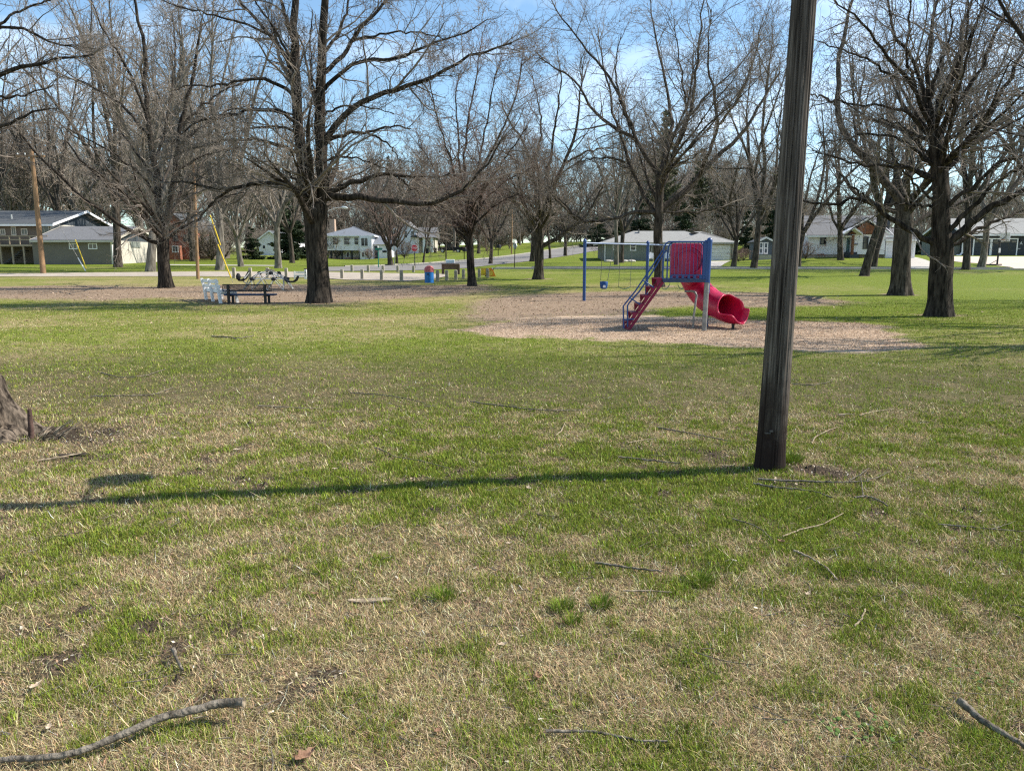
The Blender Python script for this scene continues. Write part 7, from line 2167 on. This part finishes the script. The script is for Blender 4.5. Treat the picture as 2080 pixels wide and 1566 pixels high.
litter('wood_chip_cover', 'pinkish wood chips spread under the slide tower', 110000, (-2, 12, 14, 22), 401, [(.48, .36, .255), (.56, .43, .315), (.40, .29, .20), (.31, .22, .155)], (.006, .019))
litter('leaf_litter', 'dead leaves and crumbs strewn on bare earth under the trees', 26000, (-28, 16, 20, 46), 402, [(.36, .25, .17), (.48, .36, .26), (.20, .13, .09)], (.02, .05))
litter('leaf_litter', 'leaf crumbs in the near lawn', 26000, (-4, 5, 1.6, 9), 403, [(.34, .22, .14), (.55, .44, .32), (.18, .11, .075), (.7, .62, .5)], (.003, .012))
# earth crumbs in the near bare spots
rg_ = np.random.default_rng(5)
def crumbs():
    n = 60000; x = rg_.uniform(-4.5, 5.5, n); y = rg_.uniform(1.6, 9, n); g, d, s = gattr(x, y)
    k = rg_.random(n) < d ** 2 * .8; x, y = x[k], y[k]; n = len(x); z = terr(x, y); r = rg_.gamma(2, .0022, n) + .002
    base = np.array([(1, 0, 0), (0, 1, 0), (-1, 0, 0), (0, -1, 0), (0, 0, .9), (0, 0, -.6)], float)
    J = base[None] * (1 + .5 * rg_.normal(size=(n, 6, 1))) * r[:, None, None] + rg_.normal(size=(n, 6, 3)) * r[:, None, None] * .2
    V = (np.stack([x, y, z + r * .5], -1)[:, None] + J).reshape(-1, 3); i = np.arange(n)[:, None] * 6
    F = np.concatenate([i + np.array([t]) for t in ([0, 1, 4], [1, 2, 4], [2, 3, 4], [3, 0, 4], [1, 0, 5], [2, 1, 5], [3, 2, 5], [0, 3, 5])])
    tag(mesh_np('earth_crumbs', V, F, nmat('dark_earth', (.085, .064, .046), rough=1, var=.35, scale=40, spec=.05), None, False), 'dark crumbs of earth in the bare spots of the near lawn', 'soil', kind='stuff')
crumbs()

def twig_litter():
    rg = np.random.default_rng(77); n = 2600
    x, y = blades(n, 1.7, 16, rg, 1.3); z = terr(x, y)
    a = rg.uniform(0, 6.28, n); L_ = rg.gamma(2.0, .028, n) + .02; K = 5
    d = np.stack([np.cos(a), np.sin(a), rg.normal(0, .12, n)], -1); pts = [np.stack([x, y, z + rg.uniform(.008, .028, n)], -1)]
    for k in range(K - 1):
        d = d + rg.normal(size=(n, 3)) * np.array([.16, .16, .05]); d[:, 2] *= .8; d /= np.linalg.norm(d, axis=1, keepdims=True); pts.append(pts[-1] + d * (L_ / (K - 1))[:, None])
    r = rg.uniform(.0010, .0024, n)[:, None] * np.linspace(1.1, .5, K)[None] * (1 + .06 * y)[:, None]
    acc = Acc(); acc.tubes(np.stack(pts, 1), r, 4)
    tag(acc.mesh('twig_litter', M['stick'], None), 'tiny broken twigs strewn through the lawn', 'litter', kind='stuff')
twig_litter()

def weed(px, py, n, label, seed):
    p = P(px, py); rg = np.random.default_rng(seed); r = thing('weed_plant', label, 'weed', p, 'broad leaved weeds in the lawn')
    V = []; F = []; b = 0
    for k in range(n):
        a = rg.uniform(0, 6.28); q = .13 * rg.random(); s = rg.uniform(.005, .010); cx, cy = p.x + q * math.cos(a) * 1.5, p.y + q * math.sin(a); cz = tz(cx, cy) + rg.uniform(.015, .04); tx, ty = rg.normal(0, .35, 2)
        ring = [(cx + s * math.cos(t) * (1 + .25 * math.cos(t)), cy + s * math.sin(t), cz + s * (tx * math.cos(t) + ty * math.sin(t))) for t in np.linspace(0, 6.28, 9)[:-1]]
        V += [(cx, cy, cz - s * .25)] + ring; F += [(b, b + 1 + j, b + 1 + (j + 1) % 8) for j in range(8)]; b += 9
    o = mesh_np('leaves', np.array(V), np.array(F), nmat('weed_leaf', (.07, .12, .025), rough=.9, var=.3, scale=20), r)
    sd = o.modifiers.new('thickness', 'SOLIDIFY'); sd.thickness = .0008
weed(1700, 1486, 26, 'round leaved weed left of the thick stick at the bottom right', 1)
weed(1765, 1500, 24, 'round leaved weed between its neighbour and the bottom right stick', 2)
weed(1990, 1390, 16, 'small leaved weed near the right edge above the thick stick', 3)
